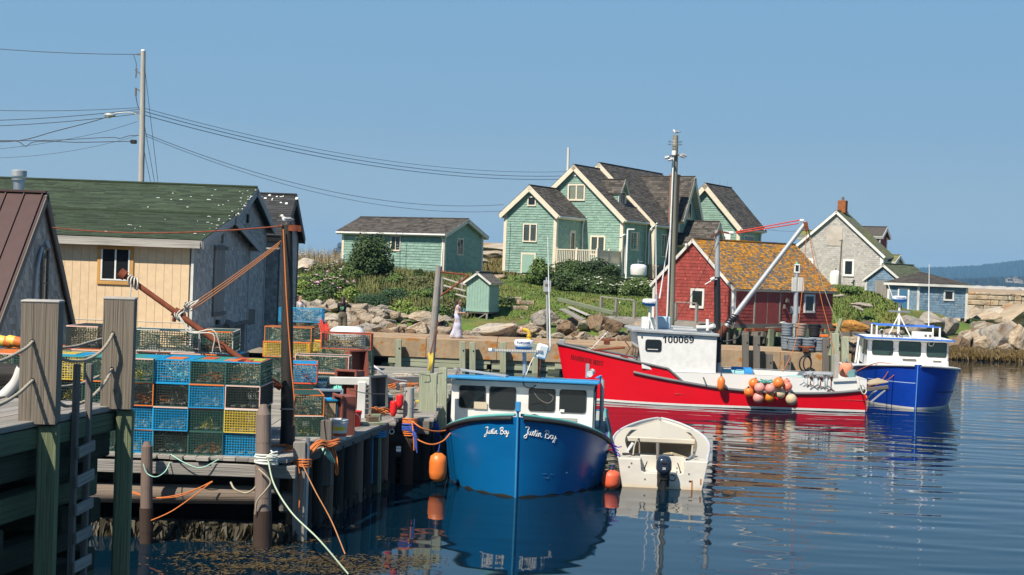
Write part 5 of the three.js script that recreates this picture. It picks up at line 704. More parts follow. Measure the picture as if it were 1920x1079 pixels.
{
const tr=mat(.25,.075,.05,{map:T.grain,roughness:.6}),tg=mat(.16,.165,.165,{map:T.blotch,roughness:.6}),tb=mat(.25,.33,.40,{map:T.blotch,roughness:.6});
const yb=mat(1,1,1,{map:tex(64,64,1,1,(u,v)=>v>.55&&v<.95&&u>.2&&u<.8?[.85,.62,.04]:v<.3?[.5,.08,.03]:[.7,.68,.6]),roughness:.5});yb.map.repeat.set(1,1);
bucket(dk(635,824),.36,.15,M.white,'white plastic bucket with yellow label at the wharf edge',yb);bucket(dk(729,759).setZ(-31),.34,.16,M.white,'plain white bucket behind the grey totes');
bucket(V(at(618,700,30.2).x,DK,-30.2),.38,.16,M.white,'white bucket holding turquoise rope under the white frame');
{const t=tote(dk(641,816).add(V(0,0,-.05)),.34,.72,.3,[0,-1.0,-.03],tr,'red-brown fish tote standing on end beside the white bucket');lettering('HS',.085,font,M.black,t,V(0,.5,-.17),[0,Math.PI,-Math.PI/2]);const u=lettering('HS',.09,font,M.black,t,V(-.175,.46,0),[0,-Math.PI/2,0]);u.rotation.set(0,-Math.PI/2,-Math.PI/2);}
tote(dk(615,800).setZ(-27.2),.5,.72,.3,[0,.2,0],tb,'blue-grey fish tote behind the red-brown one');tote(V(at(655,760,30.4).x,DK,-30.4),.5,.86,.34,[0,-.5,.02],tr,'darker red tote behind the white frame');
tote(V(at(668,760,32.5).x,DK+.45,-32.5),.42,.7,.3,[-.1,.6,.1],tr,'tilted red tote behind the grey totes');const gt=tote(V(at(703,756,30.3).x,DK+.08,-30.3),.5,.68,.3,[-.12,.95,.12],tg,'grey fish tote with black letters leaning on end');
for(const[s,y]of[['M O K B S H',.36]])lettering(s,.085,font,M.black,gt,V(-.257,y,.0),[0,0,0]).rotation.set(0,-Math.PI/2,-Math.PI/2);lettering('E L C',.08,font,M.black,gt,V(-.257,.42,.1),[0,0,0]).rotation.set(0,-Math.PI/2,-Math.PI/2);
const wf=thing('white_stand','white painted timber stand with turquoise rope hung over it','stand',dk(676,784));new MB().box(0,.36,0,.16,.74,.12,.2,0,0,.01).build('leg',M.whiteW,wf);new MB().box(-.25,.74,0,.8,.15,.14,.2,0,0,.01).build('top_beam',M.whiteW,wf);new MB().box(-.1,.12,-.05,.6,.1,.1,.2).build('stretcher',M.grey,wf);new MB().box(-.55,.36,-.1,.12,.7,.1).build('leg',M.grey,wf);
const tq=new MB(),r=rng(14);for(let i=0;i<26;i++){const a=at(619+r()*26,714+r()*5,29.2),b=at(618+r()*28,738+r()*14,28.95);tq.tube([a,a.clone().lerp(b,.5).add(V((r()-.5)*.05,.03,.08)),b,b.clone().add(V(.03,.06*r(),-.02))],.014,5,12);}one('rope_bundle','bundle of turquoise rope hung over the white stand','rope bundle',tq,mat(.22,.62,.50,{roughness:.9}));
const gb=thing('grey_tub','grey round tub with lid beside the turquoise rope','tub',V(at(606,740,30).x,DK,-30));new MB().lathe([[0,0],[.26,0],[.31,.55],[.33,.55],[.33,.6],[.27,.66],[.16,.74],[0,.75]],26,0,0,0).build('tub_body',tg,gb);new MB().tube([V(-.33,.5,.1),V(0,.4,.35),V(.33,.42,.1)],.01,5).build('strap',M.black,gb);
const wc=thing('wooden_crate','small wooden crate wrapped with blue netting on the deck','crate',dk(612,806).setZ(-26.3),.35);for(let i=0;i<3;i++)new MB().box(-.13+i*.13,.3,.15,.12,.6,.02).build('slat',woodM(.5,.38,.24),wc);const bn=new MB();for(let i=0;i<=7;i++)bn.box(.22,.3,.14-i*.045,.008,.6,.01).box(.22,.02+i*.085,-.02,.01,.008,.34);bn.build('blue_netting',WC.blue,wc);new MB().box(.1,.62,0,.3,.03,.36).box(0,.3,-.17,.44,.6,.02).build('lid',WC.blue,wc);
const wt=thing('white_tub','large upturned white rounded plastic tub at the back of the trap piles','tub',V(at(650,660,42).x,DK+.4,-42));mesh('shell',norm(place(new RoundedBoxGeometry(1.05,.95,.9,6,.28),0,.38,0)),M.white,wt);new MB().box(0,-.06,0,1.1,.08,.95,0,0,0,.02).build('rim',M.whiteW,wt);new MB().box(0,-.25,0,1,.32,.85).build('pallet',M.grey,wt);
const cb=mesh('canvas_bundle',ROCKG[2],mat(.48,.37,.22,{map:T.blotch,roughness:.95}));cb.position.copy(at(668,676,36));cb.scale.set(.2,.36,.2);tag(cb,'beige canvas bundle below the white tub','bundle');
new MB();const pal=thing('pallet','weathered pallet stack under the canvas bundle','pallet',V(at(668,700,36).x,DK,-36));for(let k=0;k<4;k++)for(let i=0;i<4;i++)new MB().box(-.35+i*.23,.06+k*.12,0,.16,.03,.8).build('slat',M.plank[i%3],pal);for(let k=0;k<4;k++)new MB().box(0,.02+k*.12,.3,.95,.07,.08).box(0,.02+k*.12,-.3,.95,.07,.08).build('runner',M.grey,pal);
ropeThing('hose',[at(678,678,36.5),at(692,682,36.3),at(708,692,36.1),at(722,704,36.2),at(738,712,36.5),at(762,716,37)],.03,mat(.5,.52,.55,{roughness:.5}),'pale grey hose curving over the totes to the rope heap');
const hp=new MB();for(let i=0;i<26;i++){const a=dk(735+r()*18,709+r()*8),b=dk(772+r()*20,706+r()*12);a.y+=r()*.12;b.y+=r()*.12;hp.tube([a,a.clone().lerp(b,.5).add(V(0,.05*r(),(r()-.5)*.5)),b],.02,5,12);}one('rope_heap','heap of pale grey rope at the back of the wharf deck','rope heap',hp,mat(.42,.37,.29,{roughness:.95}));
const oh=new MB();for(let i=0;i<14;i++){const a=dk(712+r()*40,722+r()*10),b=dk(750+r()*40,720+r()*9);a.y+=.02;b.y+=.03+r()*.08;oh.tube([a,a.clone().lerp(b,.5).add(V(0,.06*r(),(r()-.5)*.4)),b],.016,5,10);}one('rope_heap','orange rope strewn over the deck behind the plain white bucket','rope heap',oh,M.ropeO);
const o2=new MB();for(let i=0;i<16;i++){const a=dk(688+r()*22,777+r()*6),b=dk(706+r()*26,774+r()*7);a.y+=r()*.1;b.y+=r()*.12;o2.tube([a,a.clone().lerp(b,.5).add(V(0,.1*r(),(r()-.5)*.3)),b],.014,5,10);}one('rope_heap','coiled orange rope below the lettered grey tote','rope heap',o2,M.ropeO);
const nb=new MB();for(let i=0;i<20;i++){const a=dk(780+r()*20,744+r()*5),b=dk(782+r()*20,738+r()*6);a.y+=r()*.12;b.y+=r()*.15;nb.tube([a,a.clone().lerp(b,.5).add(V(0,.08,.1)),b],.018,5,8);}one('rope_heap','salmon net bundle in front of the two-board green post','rope heap',nb,mat(.55,.22,.12,{roughness:.95}));
const tb2=new MB();for(let i=0;i<10;i++){const a=dk(786+r()*12,736+r()*3),b=dk(786+r()*14,733+r()*4);a.y+=.1;b.y+=.16;tb2.tube([a,a.clone().lerp(b,.5).add(V(0,.06,.06)),b],.016,5,8);}one('rope_heap','teal rope on the salmon net bundle','rope heap',tb2,mat(.12,.5,.45));
const yl=new MB();for(let i=0;i<5;i++){const a=dk(776+r()*6,754+r()*4),b=dk(800+r()*4,751+r()*4);a.y+=.02;b.y+=.02;yl.tube([a,a.clone().lerp(b,.5).add(V(0,.01,(r()-.5)*.2)),b],.012,5,8);}one('rope_heap','yellow rope lying on the green deck boards','rope heap',yl,M.ropeY);
{const tp=mesh('black_tarp',ROCKG[4],M.rubber);tp.position.copy(V(at(566,700,30).x,DK+.55,-30));tp.scale.set(.3,.55,.3);tag(tp,'bundled black tarp among the traps right of the mast','tarp');ropeThing('line',sag(at(575,736,29.5),at(645,733,29),.12),.008,M.wireK,'thin black line strung from the traps to the white stand');ropeThing('line',sag(at(655,731,29),at(763,733,29.2),.08),.008,M.wireK,'thin black line strung from the white stand to the bleached pile');const st=thing('stump_post','short dark stump post behind the salmon net bundle','post',dk(793,728));new MB().cyl(V(0,0,0),V(.02,.42,0),.13,.12,12).build('shaft',M.dark,st);bucket(dk(664,800),.3,.13,mat(.6,.03,.025),'red bucket standing right of the red-brown tote');bucket(dk(752,742),.3,.13,mat(.45,.45,.42),'grey bucket on the open deck behind the bleached pile');const bl=thing('board_pile','pile of old grey boards on the deck left of the green posts','boards',dk(735,770),.5);for(let i=0;i<6;i++)new MB().box((i%2)*.1-.05,.03+i*.045,(i%3)*.06,.16,.04,1.3-i*.1,i*.12).build('board',M.plank[i%4],bl);[[676,742,orF0],[690,752,WC.yellow],[820,752,orF0],[770,768,WC.pink]].forEach(([x,y,m],i)=>{const f=thing('float',['orange float under the lettered tote','yellow float beside the orange one','orange float between the green posts','pink float on the deck behind the blue roped pile'][i],'float',dk(x,y),i);new MB().lathe([[0,0],[.07,.01],[.11,.08],[.11,.2],[.07,.27],[0,.28]],16,0,.11,-.14,0,Math.PI/2).build('float_body',m,f);new MB().cyl(V(0,.11,.14),V(0,.11,.2),.025,.02,8).build('spindle',M.greyL,f);});}
new MB();const bt=thing('bait_board','pale green board lying on the wharf corner near the blue rope pile','board',dk(697,797),.5);new MB().box(0,.03,0,.5,.06,.22,0,0,0,.01).build('board',M.greenL,bt);new MB().box(0,.11,0,.2,.1,.16).build('block',M.brownW,bt);
const rb=mat(.68,.018,.02,{roughness:.35});for(const[px,y0,y1,l]of[[737,752,782,'lower left red hanging buoy with white toggle'],[749,740,767,'upper right red hanging buoy beside the bleached pile']]){const a=at(px,y0,29.1),b=at(px,y1,29.1),h=a.y-b.y,t=thing('buoy',l,'buoy',b.clone());new MB().lathe([[0,0],[.03,.005],[.055,.05],[.075,h*.3],[.075,h*.9],[.055,h*.98],[0,h]],18,0,0,0).build('float',rb,t);new MB().tube([V(0,h,0),V(.01,h+.2,0)],.008,5).build('line',M.ropeO,t);if(px<740){new MB().tube([V(0,0,0),V(0,-.22,0)],.008,5).tor(-.02,-.3,0,.05,.014,0,.4).build('toggle',M.white,t);}}
[[8,'left orange and yellow buoy on the traps at the left edge'],[27,'right yellow and orange buoy on the traps at the left edge']].forEach(([px,l],i)=>{const p=at(px,641,22.2),t=thing('buoy',l,'buoy',p);new MB().lathe([[0,-.15],[.06,-.145],[.085,-.1],[.085,0]],18,0,0,0,0,0,1.4).build('orange_half',M.orange,t);new MB().lathe([[.085,0],[.085,.1],[.05,.15],[0,.155]],18,0,0,0,0,0,1.4).build('yellow_half',WC.yellow,t);});
}
// ================================================================== NEAR DOCK, LEFT FOREGROUND
{
const DY=2.9,D=thing('near_dock','heavy timber dock with green treated beams in the left foreground','dock');const e0=atY(-60,815,DY),e1=atY(216,760,DY),dir=e1.clone().sub(e0).normalize(),inn=V(dir.z,0,-dir.x);
if(inn.x>0)inn.negate();const P=(s,t,y)=>e0.clone().addScaledVector(dir,s).addScaledVector(inn,t).setY(y),L=e0.distanceTo(e1)+.12,r=rng(17);
for(let i=0;i<14;i++)new MB().beam(P(-3,.1+i*.2,DY-.03+r()*.006),P(L,.1+i*.2,DY-.03+r()*.006),.192,.06,.006).build('plank',[M.grey,M.plank[1],M.plank[0]][i%3],D);
const gw=woodM(.105,.135,.075),gd=woodM(.035,.045,.026);
new MB().beam(P(-3,.05,DY-.17),P(L,.05,DY-.17),.1,.2,.012).build('edge_beam',gw,D);new MB().beam(P(-3,.2,DY-.42),P(L,.2,DY-.42),.2,.26,.015).build('stringer',gd,D);for(let k=0;k<5;k++)new MB().beam(P(-3,.34+(k%2)*.05,DY-.85-k*.5),P(L-.02,.34+(k%2)*.05,DY-.85-k*.5),.24,.24,.015).build('crib_timber',k%2?gd:gw,D);
for(let k=0;k<5;k++)for(const s of[-.6,.65,2.0,L-.35])new MB().beam(P(s+(k%2)*.1,.12,DY-.6-k*.5),P(s+(k%2)*.1,2.5,DY-.6-k*.5),.24,.24,.015).build('cross_timber',gd,D);
new MB().beam(P(L-.1,.2,DY-.2),P(L-.1,2.9,DY-.2),.14,.24,.01).build('end_beam',gw,D);for(let k=0;k<5;k++)new MB().beam(P(L-.2,.4,DY-.85-k*.5),P(L-.2,2.9,DY-.85-k*.5),.2,.24).build('crib_timber',gd,D);
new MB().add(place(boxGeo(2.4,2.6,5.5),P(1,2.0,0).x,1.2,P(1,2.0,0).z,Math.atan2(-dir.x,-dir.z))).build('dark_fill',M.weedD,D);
const mk=(px0,px1,pyT,pyB,label,lw)=>{
const d=1.6*F/(pyB-(501.7+(((px0+px1)/2)-960)*.0366)),p=at((px0+px1)/2,pyB,d),h=at((px0+px1)/2,pyT,d).y-DY,w=(px1-px0)*d/F;p.y=DY;const t=thing('dock_post',label,'post',V(p.x,DY-.03,p.z-w/2),.165);
for(let i=0;i<3;i++)new MB().box((i-1)*w/3,h/2,0,w/3-.0015,h,w,0,0,0,.003).build('board',M.post,t);new MB().box(0,h+.012,0,w+.012,.025,w+.012,0,0,0,.008).build('cap',M.greyL,t);
new MB().beam(V(w*.28,-3.6,w*.1),V(w*.28,-.02,w*.1),w*.56,w*.5,.015).build('pile',woodM(.16,.19,.10),t);return[t,w,h,d];
};
const[pL,wL,hL,dL]=mk(28,96,562,791,'left one of the two thick square timber posts on the near dock'),[pR,wR,hR,dR]=mk(183,240,557,763,'right one of the two thick square timber posts on the near dock');
for(const[t,w,h,a,b]of[[pL,wL,hL,[60,641],[60,714]],[pR,wR,hR,[211,626],[209,693]]])for(const[px,py]of[a,b]){const q=at(px,py,(t===pL?dL:dR)).sub(t.position).applyAxisAngle(Y,-.165);new MB().cyl(V(q.x,q.y,w/2-.01),V(q.x,q.y,w/2+.003),.024,.024,14).build('rope_hole',M.void,t);}
const rope=(pts,label)=>{const m=new MB(),c=new THREE.CatmullRomCurve3(pts),N=90;const st=[];for(let s=0;s<3;s++){const q=[];for(let i=0;i<=N;i++){const p=c.getPoint(i/N),tg=c.getTangent(i/N),n=V(0,1,0).cross(tg).normalize(),b=tg.clone().cross(n),a=i*.9+s*2.094;q.push(p.clone().addScaledVector(n,Math.cos(a)*.0085).addScaledVector(b,Math.sin(a)*.0085));}m.tube(q,.0105,5,N);}return one('railing_rope',label,'rope',m,mat(.34,.30,.235,{roughness:.95}));};
const f=dR,g=dL,zf=.02;
rope([at(211,626,f-.02),at(204,640,f-.12),at(188,660,f-.18),at(165,674,f-.3),at(142,678,f-.6),at(113,673,g+.5),at(95,664,g+.3)],'upper railing rope between the two dock posts');rope([at(209,693,f-.02),at(202,708,f-.12),at(190,726,f-.18),at(166,749,f-.3),at(130,762,f-.7),at(110,756,g+.4),at(95,748,g+.3)],'lower railing rope between the two dock posts');
rope([at(60,641,g-.02),at(52,650,g-.1),at(30,664,g-.3),at(0,678,g-.6),at(-60,690,g-1.2)],'upper railing rope leaving the picture left of the left dock post');rope([at(60,714,g-.02),at(52,722,g-.1),at(32,740,g-.3),at(0,759,g-.6),at(-60,775,g-1.2)],'lower railing rope leaving the picture left of the left dock post');
rope([at(190,636,18),at(165,643,17.7),at(140,650,17.4),at(100,654,17)],'upper railing rope on the far side of the near dock');rope([at(185,706,18),at(160,717,17.7),at(130,724,17.4),at(100,727,17)],'lower railing rope on the far side of the near dock');
const A=14.15,B2=14.5,lad=thing('ladder','grey wooden ladder fixed to the outer face of the near dock','ladder',at(144,683,A).setY(-.4));const o=lad.position,q1=at(144,683,A).sub(o),q2=at(168,682,B2).sub(o);new MB().beam(V(q1.x,0,q1.z),q1,.06,.07,.006).build('rail',M.greyD,lad);new MB().beam(V(q2.x,0,q2.z),q2,.06,.07,.006).build('rail',M.greyD,lad);
for(const y of[843,897,950,1003,1057]){const a=at(139,y+6,A).sub(o),b=at(175,y-6,B2).sub(o);a.x=q1.x+.05;b.x=q2.x+.05;a.z=q1.z+.06;b.z=q2.z-.06;new MB().beam(a,b,.035,.11,.006).build('rung',M.grey,lad);}
const lg=thing('tarred_log','black tarred log end with white cloth at the left picture edge','log',at(-12,703,15.5));new MB().cyl(V(-.8,0,.2),V(.24,0,-.1),.13,.12,18).build('log_body',M.tar,lg);new MB().tube([V(-.2,-.35,.1),V(.05,-.27,.05),V(.2,-.12,0),V(.3,.08,0)],.06,8).build('cloth',M.whiteW,lg);new MB().box(-.3,-.52,0,.9,.6,.5).build('support',M.greyD,lg);
}
// ================================================================== BOATS (bow at the origin, +z forward, waterline at y 0)
function hullForm({L,B,sheer,y0=-.35,rake=.25,Es,Ew,pw=.7,q=3,qw=2.2,wl=.88,aft=.92,aftWl=.95,flare=1}){
const shape=(x,E,p,k)=>{const u=clamp(x/E);return Math.pow(1-Math.pow(1-u,k),p);};
const H={L,B,sheer,y0};
H.pt=(t,v,s=1,off=0)=>{
const sh=sheer(t),y=lerp(y0,sh,v),w=Math.pow(v,flare),E=lerp(Ew,Es,w),x=t*L;
const b=B/2*shape(x,E,pw,lerp(qw,q,w))*lerp(wl,1,Math.pow(v,.7))*lerp(1,lerp(aftWl,1,v)*aft,sstep(.45,1,t))*(v<.12?lerp(.8,1,v/.12):1);
return V(s*(b+off),y,-x+rake*(y-.2)*Math.pow(1-Math.min(1,x/(Es*1.4)),2)+(t<.02?off:0));
};
H.patch=(t0,t1,v0,v1,s,off,nt,nv,vf)=>{const pos=[],uv=[],idx=[];for(let i=0;i<=nt;i++)for(let j=0;j<=nv;j++){const t=lerp(t0,t1,i/nt),a=typeof v0==='function'?v0(t):v0,b=typeof v1==='function'?v1(t):v1,p=H.pt(t,lerp(a,b,j/nv),s,off);pos.push(p.x,p.y,p.z);uv.push(t*L,p.y);if(i<nt&&j<nv){const k=i*(nv+1)+j;idx.push(...(s>0?[k,k+nv+1,k+nv+2,k,k+nv+2,k+1]:[k,k+nv+2,k+nv+1,k,k+1,k+nv+2]));}}const g=new THREE.BufferGeometry();g.setAttribute('position',new THREE.Float32BufferAttribute(pos,3));g.setAttribute('uv',new THREE.Float32BufferAttribute(uv,2));g.setIndex(idx);g.computeVertexNormals();return g;};
H.side=(s,n=90,nv=14)=>{const ts=[];for(let i=0;i<=n;i++)ts.push(Math.pow(i/n,1.9));const pos=[],uv=[],idx=[];ts.forEach((t,i)=>{for(let j=0;j<=nv;j++){const p=H.pt(t,j/nv,s);pos.push(p.x,p.y,p.z);uv.push(t*L,p.y);if(i<n&&j<nv){const k=i*(nv+1)+j;idx.push(...(s>0?[k,k+nv+1,k+nv+2,k,k+nv+2,k+1]:[k,k+nv+2,k+nv+1,k,k+1,k+nv+2]));}}});const g=new THREE.BufferGeometry();g.setAttribute('position',new THREE.Float32BufferAttribute(pos,3));g.setAttribute('uv',new THREE.Float32BufferAttribute(uv,2));g.setIndex(idx);g.computeVertexNormals();return g;};
H.transom=()=>{const n=14,pos=[];for(let j=0;j<n;j++){const a=H.pt(1,j/n,1),b=H.pt(1,(j+1)/n,1),c=H.pt(1,(j+1)/n,-1),d=H.pt(1,j/n,-1);for(const p of[a,c,b,a,d,c])pos.push(p.x,p.y,p.z);}const g=new THREE.BufferGeometry();g.setAttribute('position',new THREE.Float32BufferAttribute(pos,3));g.computeVertexNormals();return g;};
H.rail=(t0,t1,v,s,off,n=60)=>{const a=[];for(let i=0;i<=n;i++){const t=lerp(t0,t1,Math.pow(i/n,1.4));a.push(H.pt(t,typeof v==='function'?v(t):v,s,off));}return a;};
H.deck=(drop,t0=0,t1=1,n=50,inset=.03)=>{const pos=[];const P=(t,s)=>{const p=H.pt(t,1,s,-inset);if(s*p.x<0)p.x=0;p.y-=typeof drop==='function'?drop(t):drop;return p;};const ts=[];for(let i=0;i<=n;i++)ts.push(lerp(t0,t1,Math.pow(i/n,1.7)));for(let i=0;i<n;i++){const a=P(ts[i],1),b=P(ts[i+1],1),c=P(ts[i+1],-1),d=P(ts[i],-1),e=a.clone().add(d).multiplyScalar(.5),f=b.clone().add(c).multiplyScalar(.5);e.y+=.05;f.y+=.05;for(const p of[a,e,f,a,f,b,e,d,c,e,c,f])pos.push(p.x,p.y,p.z);}const g=new THREE.BufferGeometry();g.setAttribute('position',new THREE.Float32BufferAttribute(pos,3));g.computeVertexNormals();return norm(g);};
H.onX=(x,y)=>{let a=0,b=.5;const s=Math.sign(x)||1;const f=t=>{const v=(y-y0)/(sheer(t)-y0);return[H.pt(t,v,s,.006),v];};for(let i=0;i<40;i++){const m=(a+b)/2;if(Math.abs(f(m)[0].x)-.006<Math.abs(x))a=m;else b=m;}return f(a)[0];};
H.onZ=(z,y,s,off)=>{let a=0,b=1;const f=t=>H.pt(t,(y-y0)/(sheer(t)-y0),s,off);for(let i=0;i<40;i++){const m=(a+b)/2;if(f(m).z>z)a=m;else b=m;}return f(a);};
return H;
}
const pwl=pts=>t=>{let k=0;while(k<pts.length-2&&pts[k+1][0]<t)k++;const[a,b]=[pts[k],pts[k+1]],f=clamp((t-a[0])/(b[0]-a[0]));return lerp(a[1],b[1],f);};
const smoothPts=pts=>{const c=new THREE.CatmullRomCurve3(pts.map(p=>V(p[0],p[1],0)),false,'centripetal').getPoints(200);return t=>{let lo=0,hi=c.length-1;while(hi-lo>1){const m=(lo+hi)>>1;if(c[m].x<t)lo=m;else hi=m;}return lerp(c[lo].y,c[hi].y,clamp((t-c[lo].x)/(c[hi].x-c[lo].x||1)));};};
function roundedPane(w,h,r,d){const s=new THREE.Shape();const x=-w/2,y=-h/2;s.moveTo(x+r,y);s.lineTo(x+w-r,y);s.quadraticCurveTo(x+w,y,x+w,y+r);s.lineTo(x+w,y+h-r);s.quadraticCurveTo(x+w,y+h,x+w-r,y+h);s.lineTo(x+r,y+h);s.quadraticCurveTo(x,y+h,x,y+h-r);s.lineTo(x,y+r);s.quadraticCurveTo(x,y,x+r,y);return norm(new THREE.ExtrudeGeometry(s,{depth:d,bevelEnabled:false,curveSegments:6}));}
function boatWindow(t,x,y,z,w,h,rot=[0,0,0],r=.06,glass=M.glass){const f=mesh('window',roundedPane(w+.05,h+.05,r+.02,.02),M.rubber,t);f.position.set(x,y,z);f.rotation.set(...rot);const p=mesh('pane',roundedPane(w,h,r,.008),glass,f);p.position.z=.0185;return f;}
function radome(t,x,y,z,r,h,txt,base=.3){const d=new MB().lathe([[0,0],[r*.8,0],[r*.97,h*.18],[r,h*.45],[r,h*.72],[r*.9,h*.93],[r*.6,h],[0,h]],30,x,y,z).build('radome',M.white,t);new MB().lathe([[0,-.05],[r*.55,-.05],[r*.84,-.005],[r*.97,h*base],[r*1.004,h*base],[r*1.004,h*.02],[0,0]],30,x,y,z).build('radome_base',mat(.02,.17,.5),t);if(txt){const g=new TextGeometry(txt,{font,size:h*.3,depth:.004,curveSegments:3});g.computeBoundingBox();const w=g.boundingBox.max.x,p=g.attributes.position;for(let i=0;i<p.count;i++){const a=(p.getX(i)-w/2)/r*1.0+(txt.a||0),rr2=r+.004+p.getZ(i);p.setXYZ(i,x+Math.sin(a)*rr2,y+h*.5+p.getY(i),z+Math.cos(a)*rr2);}g.computeVertexNormals();mesh('lettering',norm(g),mat(.01,.04,.2),d);}return d;}
const paintB=mat(.002,.115,.31,{map:tex(512,512,2.5,2.5,(u,v)=>{const k=.85+.3*fbm(u*4,v*9,4,4,9),s=fbm(u*26,v*14,4,26,14);return s>.74?[3,1.6,1.2]:[k,k,k];}),roughness:.32});
// ---------------------------------------------------------------- blue wheelhouse boat, bow towards us
const JB=(()=>{
const o=at(966.5,934,28.05);o.y=0;const t=thing('fishing_boat','blue hulled fishing boat with white wheelhouse of four windows moored bow-on at the wharf','fishing boat',o,-.075);
const H=hullForm({L:10.4,B:3.56,sheer:smoothPts([[0,1.60],[.05,1.47],[.1,1.31],[.18,1.07],[.28,.84],[.45,.72],[.7,.72],[1,.8]]),rake:.12,Es:3.3,Ew:4.0,q:3.0,qw:2.9,pw:.76,wl:.9,flare:.9});
const hm=new MB().add(H.side(1)).add(H.side(-1)).add(H.transom()).build('hull',paintB,t);
new MB().tube([V(0,-.4,.02-.07),V(0,.4,.04),V(0,1.1,.13),V(0,1.74,.2)],.024,8,20).box(0,1.8,.19,.1,.2,.1,0,-.1,0,.015).build('stem',mat(.04,.27,.55,{map:T.blotch,roughness:.4}),t);
{const m=new MB(),r=rng(7);for(let i=0;i<13;i++){const y=-.05+r()*r()*1.6;m.box((r()-.5)*.02,y,.038+(y>.4?(y-.4)*.135:(y-.4)*.12),.014+r()*.014,.03+r()*.12,.02);}m.build('bare_wood',mat(.45,.36,.24),t);}
for(const s of[1,-1]){new MB().tube(H.rail(.002,1,.985,s,.022),.045,8,90).build('rub_rail',M.rubber,t);new MB().tube(H.rail(.002,1,1.02,s,-.03),.03,6,90).build('gunwale',mat(.10,.36,.33,{roughness:.5}),t);}
new MB().add(H.deck(.05)).build('deck',mat(.42,.44,.40,{map:T.blotch}),t);
const vj=y=>x=>(y-H.y0)/(H.sheer(x)-H.y0);for(const s of[1,-1])new MB().add(H.patch(.001,.8,vj(-.1),x=>vj(.012+.025*Math.abs(Math.sin(x*61))+.02*Math.sin(x*170))(x),s,.005,160,2)).build('weed_line',M.weedD,t);
{const m=new MB(),r=rng(19);for(let i=0;i<16;i++){const x=.5+r()*1.0,y=.18+(r()+r())*.22,p=H.onX(x,y),q=H.onX(x+.02+r()*.05,y+(r()-.5)*.04);m.beam(p,q,.007+r()*.008,.003);}stuff(m.build('scuff',mat(.12,.25,.38),t));}
const G=[[[.15,1.55],[.6,1.75],[1.0,1.7],[.75,1.0],[.55,0],[.3,-.75],[-.1,-.85],[-.15,-.5],[.3,-.1],[.8,.3]],[[1.0,.9],[.9,.3],[1.05,.02],[1.35,.25],[1.5,.9],[1.4,.25],[1.55,.02],[1.75,.2]],[[1.75,.2],[2.1,1.0],[2.2,.5],[2.15,.08],[1.85,.1]],[[2.2,.2],[2.55,1.0],[2.7,1.5],[2.5,.4],[2.6,.02],[2.85,.2]],[[2.35,1.05],[2.9,1.1]],[[2.85,.2],[3.05,.9],[2.95,.25],[3.1,.02],[3.3,.2]],[[3.1,1.3],[3.18,1.4]],[[3.3,.2],[3.45,.9],[3.4,.05],[3.6,.75],[3.85,.9],[3.8,.2],[3.95,.02],[4.15,.15]],[[5.25,1.6],[5.0,.0]],[[4.8,1.3],[5.2,1.75],[5.8,1.65],[5.8,1.15],[5.3,.9],[5.9,.75],[5.95,.2],[5.5,-.05],[5.0,.1]],[[6.6,.85],[6.3,.7],[6.25,.15],[6.55,0],[6.8,.35],[6.7,.8],[6.6,.85],[6.95,.8]],[[7.0,.9],[6.98,.3],[7.2,.05],[7.45,.4],[7.55,.9],[7.4,0],[7.2,-.7],[6.9,-.7],[7.1,-.25],[7.8,.35]]];
const wt=mat(.8,.8,.78,{roughness:.5});
for(const[x0,x1,yb,sl]of[[-.66,-.15,1.20,.05],[.14,.75,1.26,-.13]]){const m=new MB(),k=(x1-x0)/7.9;for(const st of G){const c=st.length>2?new THREE.CatmullRomCurve3(st.map(p=>V(p[0],p[1],0)),false,'centripetal').getPoints(st.length*4):[V(...st[0],0),V(...st[1],0)];m.tube(c.map(p=>H.onX(x0+p.x*k,yb+p.y*k*1.15+sl*(p.x/7.9))),.0088,5,c.length*2);}m.build('lettering',wt,t);}
const inv=p=>t.worldToLocal(p.clone());const cf=inv(at(979,745,33.0)),W=3.26,x0=cf.x,z0=cf.z,b=.74;
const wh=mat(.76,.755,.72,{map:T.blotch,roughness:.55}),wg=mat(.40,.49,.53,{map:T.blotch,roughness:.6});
{const cs=new THREE.Shape([[0,b],[0,1.87],[-2.7,1.69],[-2.7,b]].map(p=>new THREE.Vector2(...p))),cg=new THREE.ExtrudeGeometry(cs,{depth:W,bevelEnabled:false});cg.rotateY(-Math.PI/2);cg.translate(x0+W/2,0,z0);mesh('cabin',norm(cg),wh,t);}new MB().box(x0,1.81,z0+.02,W+.02,.12,.05,0,0,0,.008).build('header',wg,t);
for(const x of[-1.147,-.451,.457,1.165])boatWindow(t,x0+x,1.485,z0+.006,.565,.48);
const bx=mat(.5,.42,.3);new MB().box(x0-.95,1.3,z0+.035,.3,.16,.01).build('cardboard',bx,t);new MB().box(x0+.93,1.26,z0+.035,.1,.06,.01).build('sticker',M.white,t);new MB().tube([V(x0+.25,1.68,z0+.03),V(x0+.4,1.5,z0+.04),V(x0+.62,1.42,z0+.04),V(x0+.72,1.55,z0+.03),V(x0+.5,1.7,z0+.03)],.012,5,24).build('hanging_hose',M.greyD,t);
new MB().box(x0,1.845,z0-1.25,W+.26,.075,3.0,0,-.062,0,.02).build('roof',mat(.035,.27,.55,{map:T.grain,roughness:.45}),t);
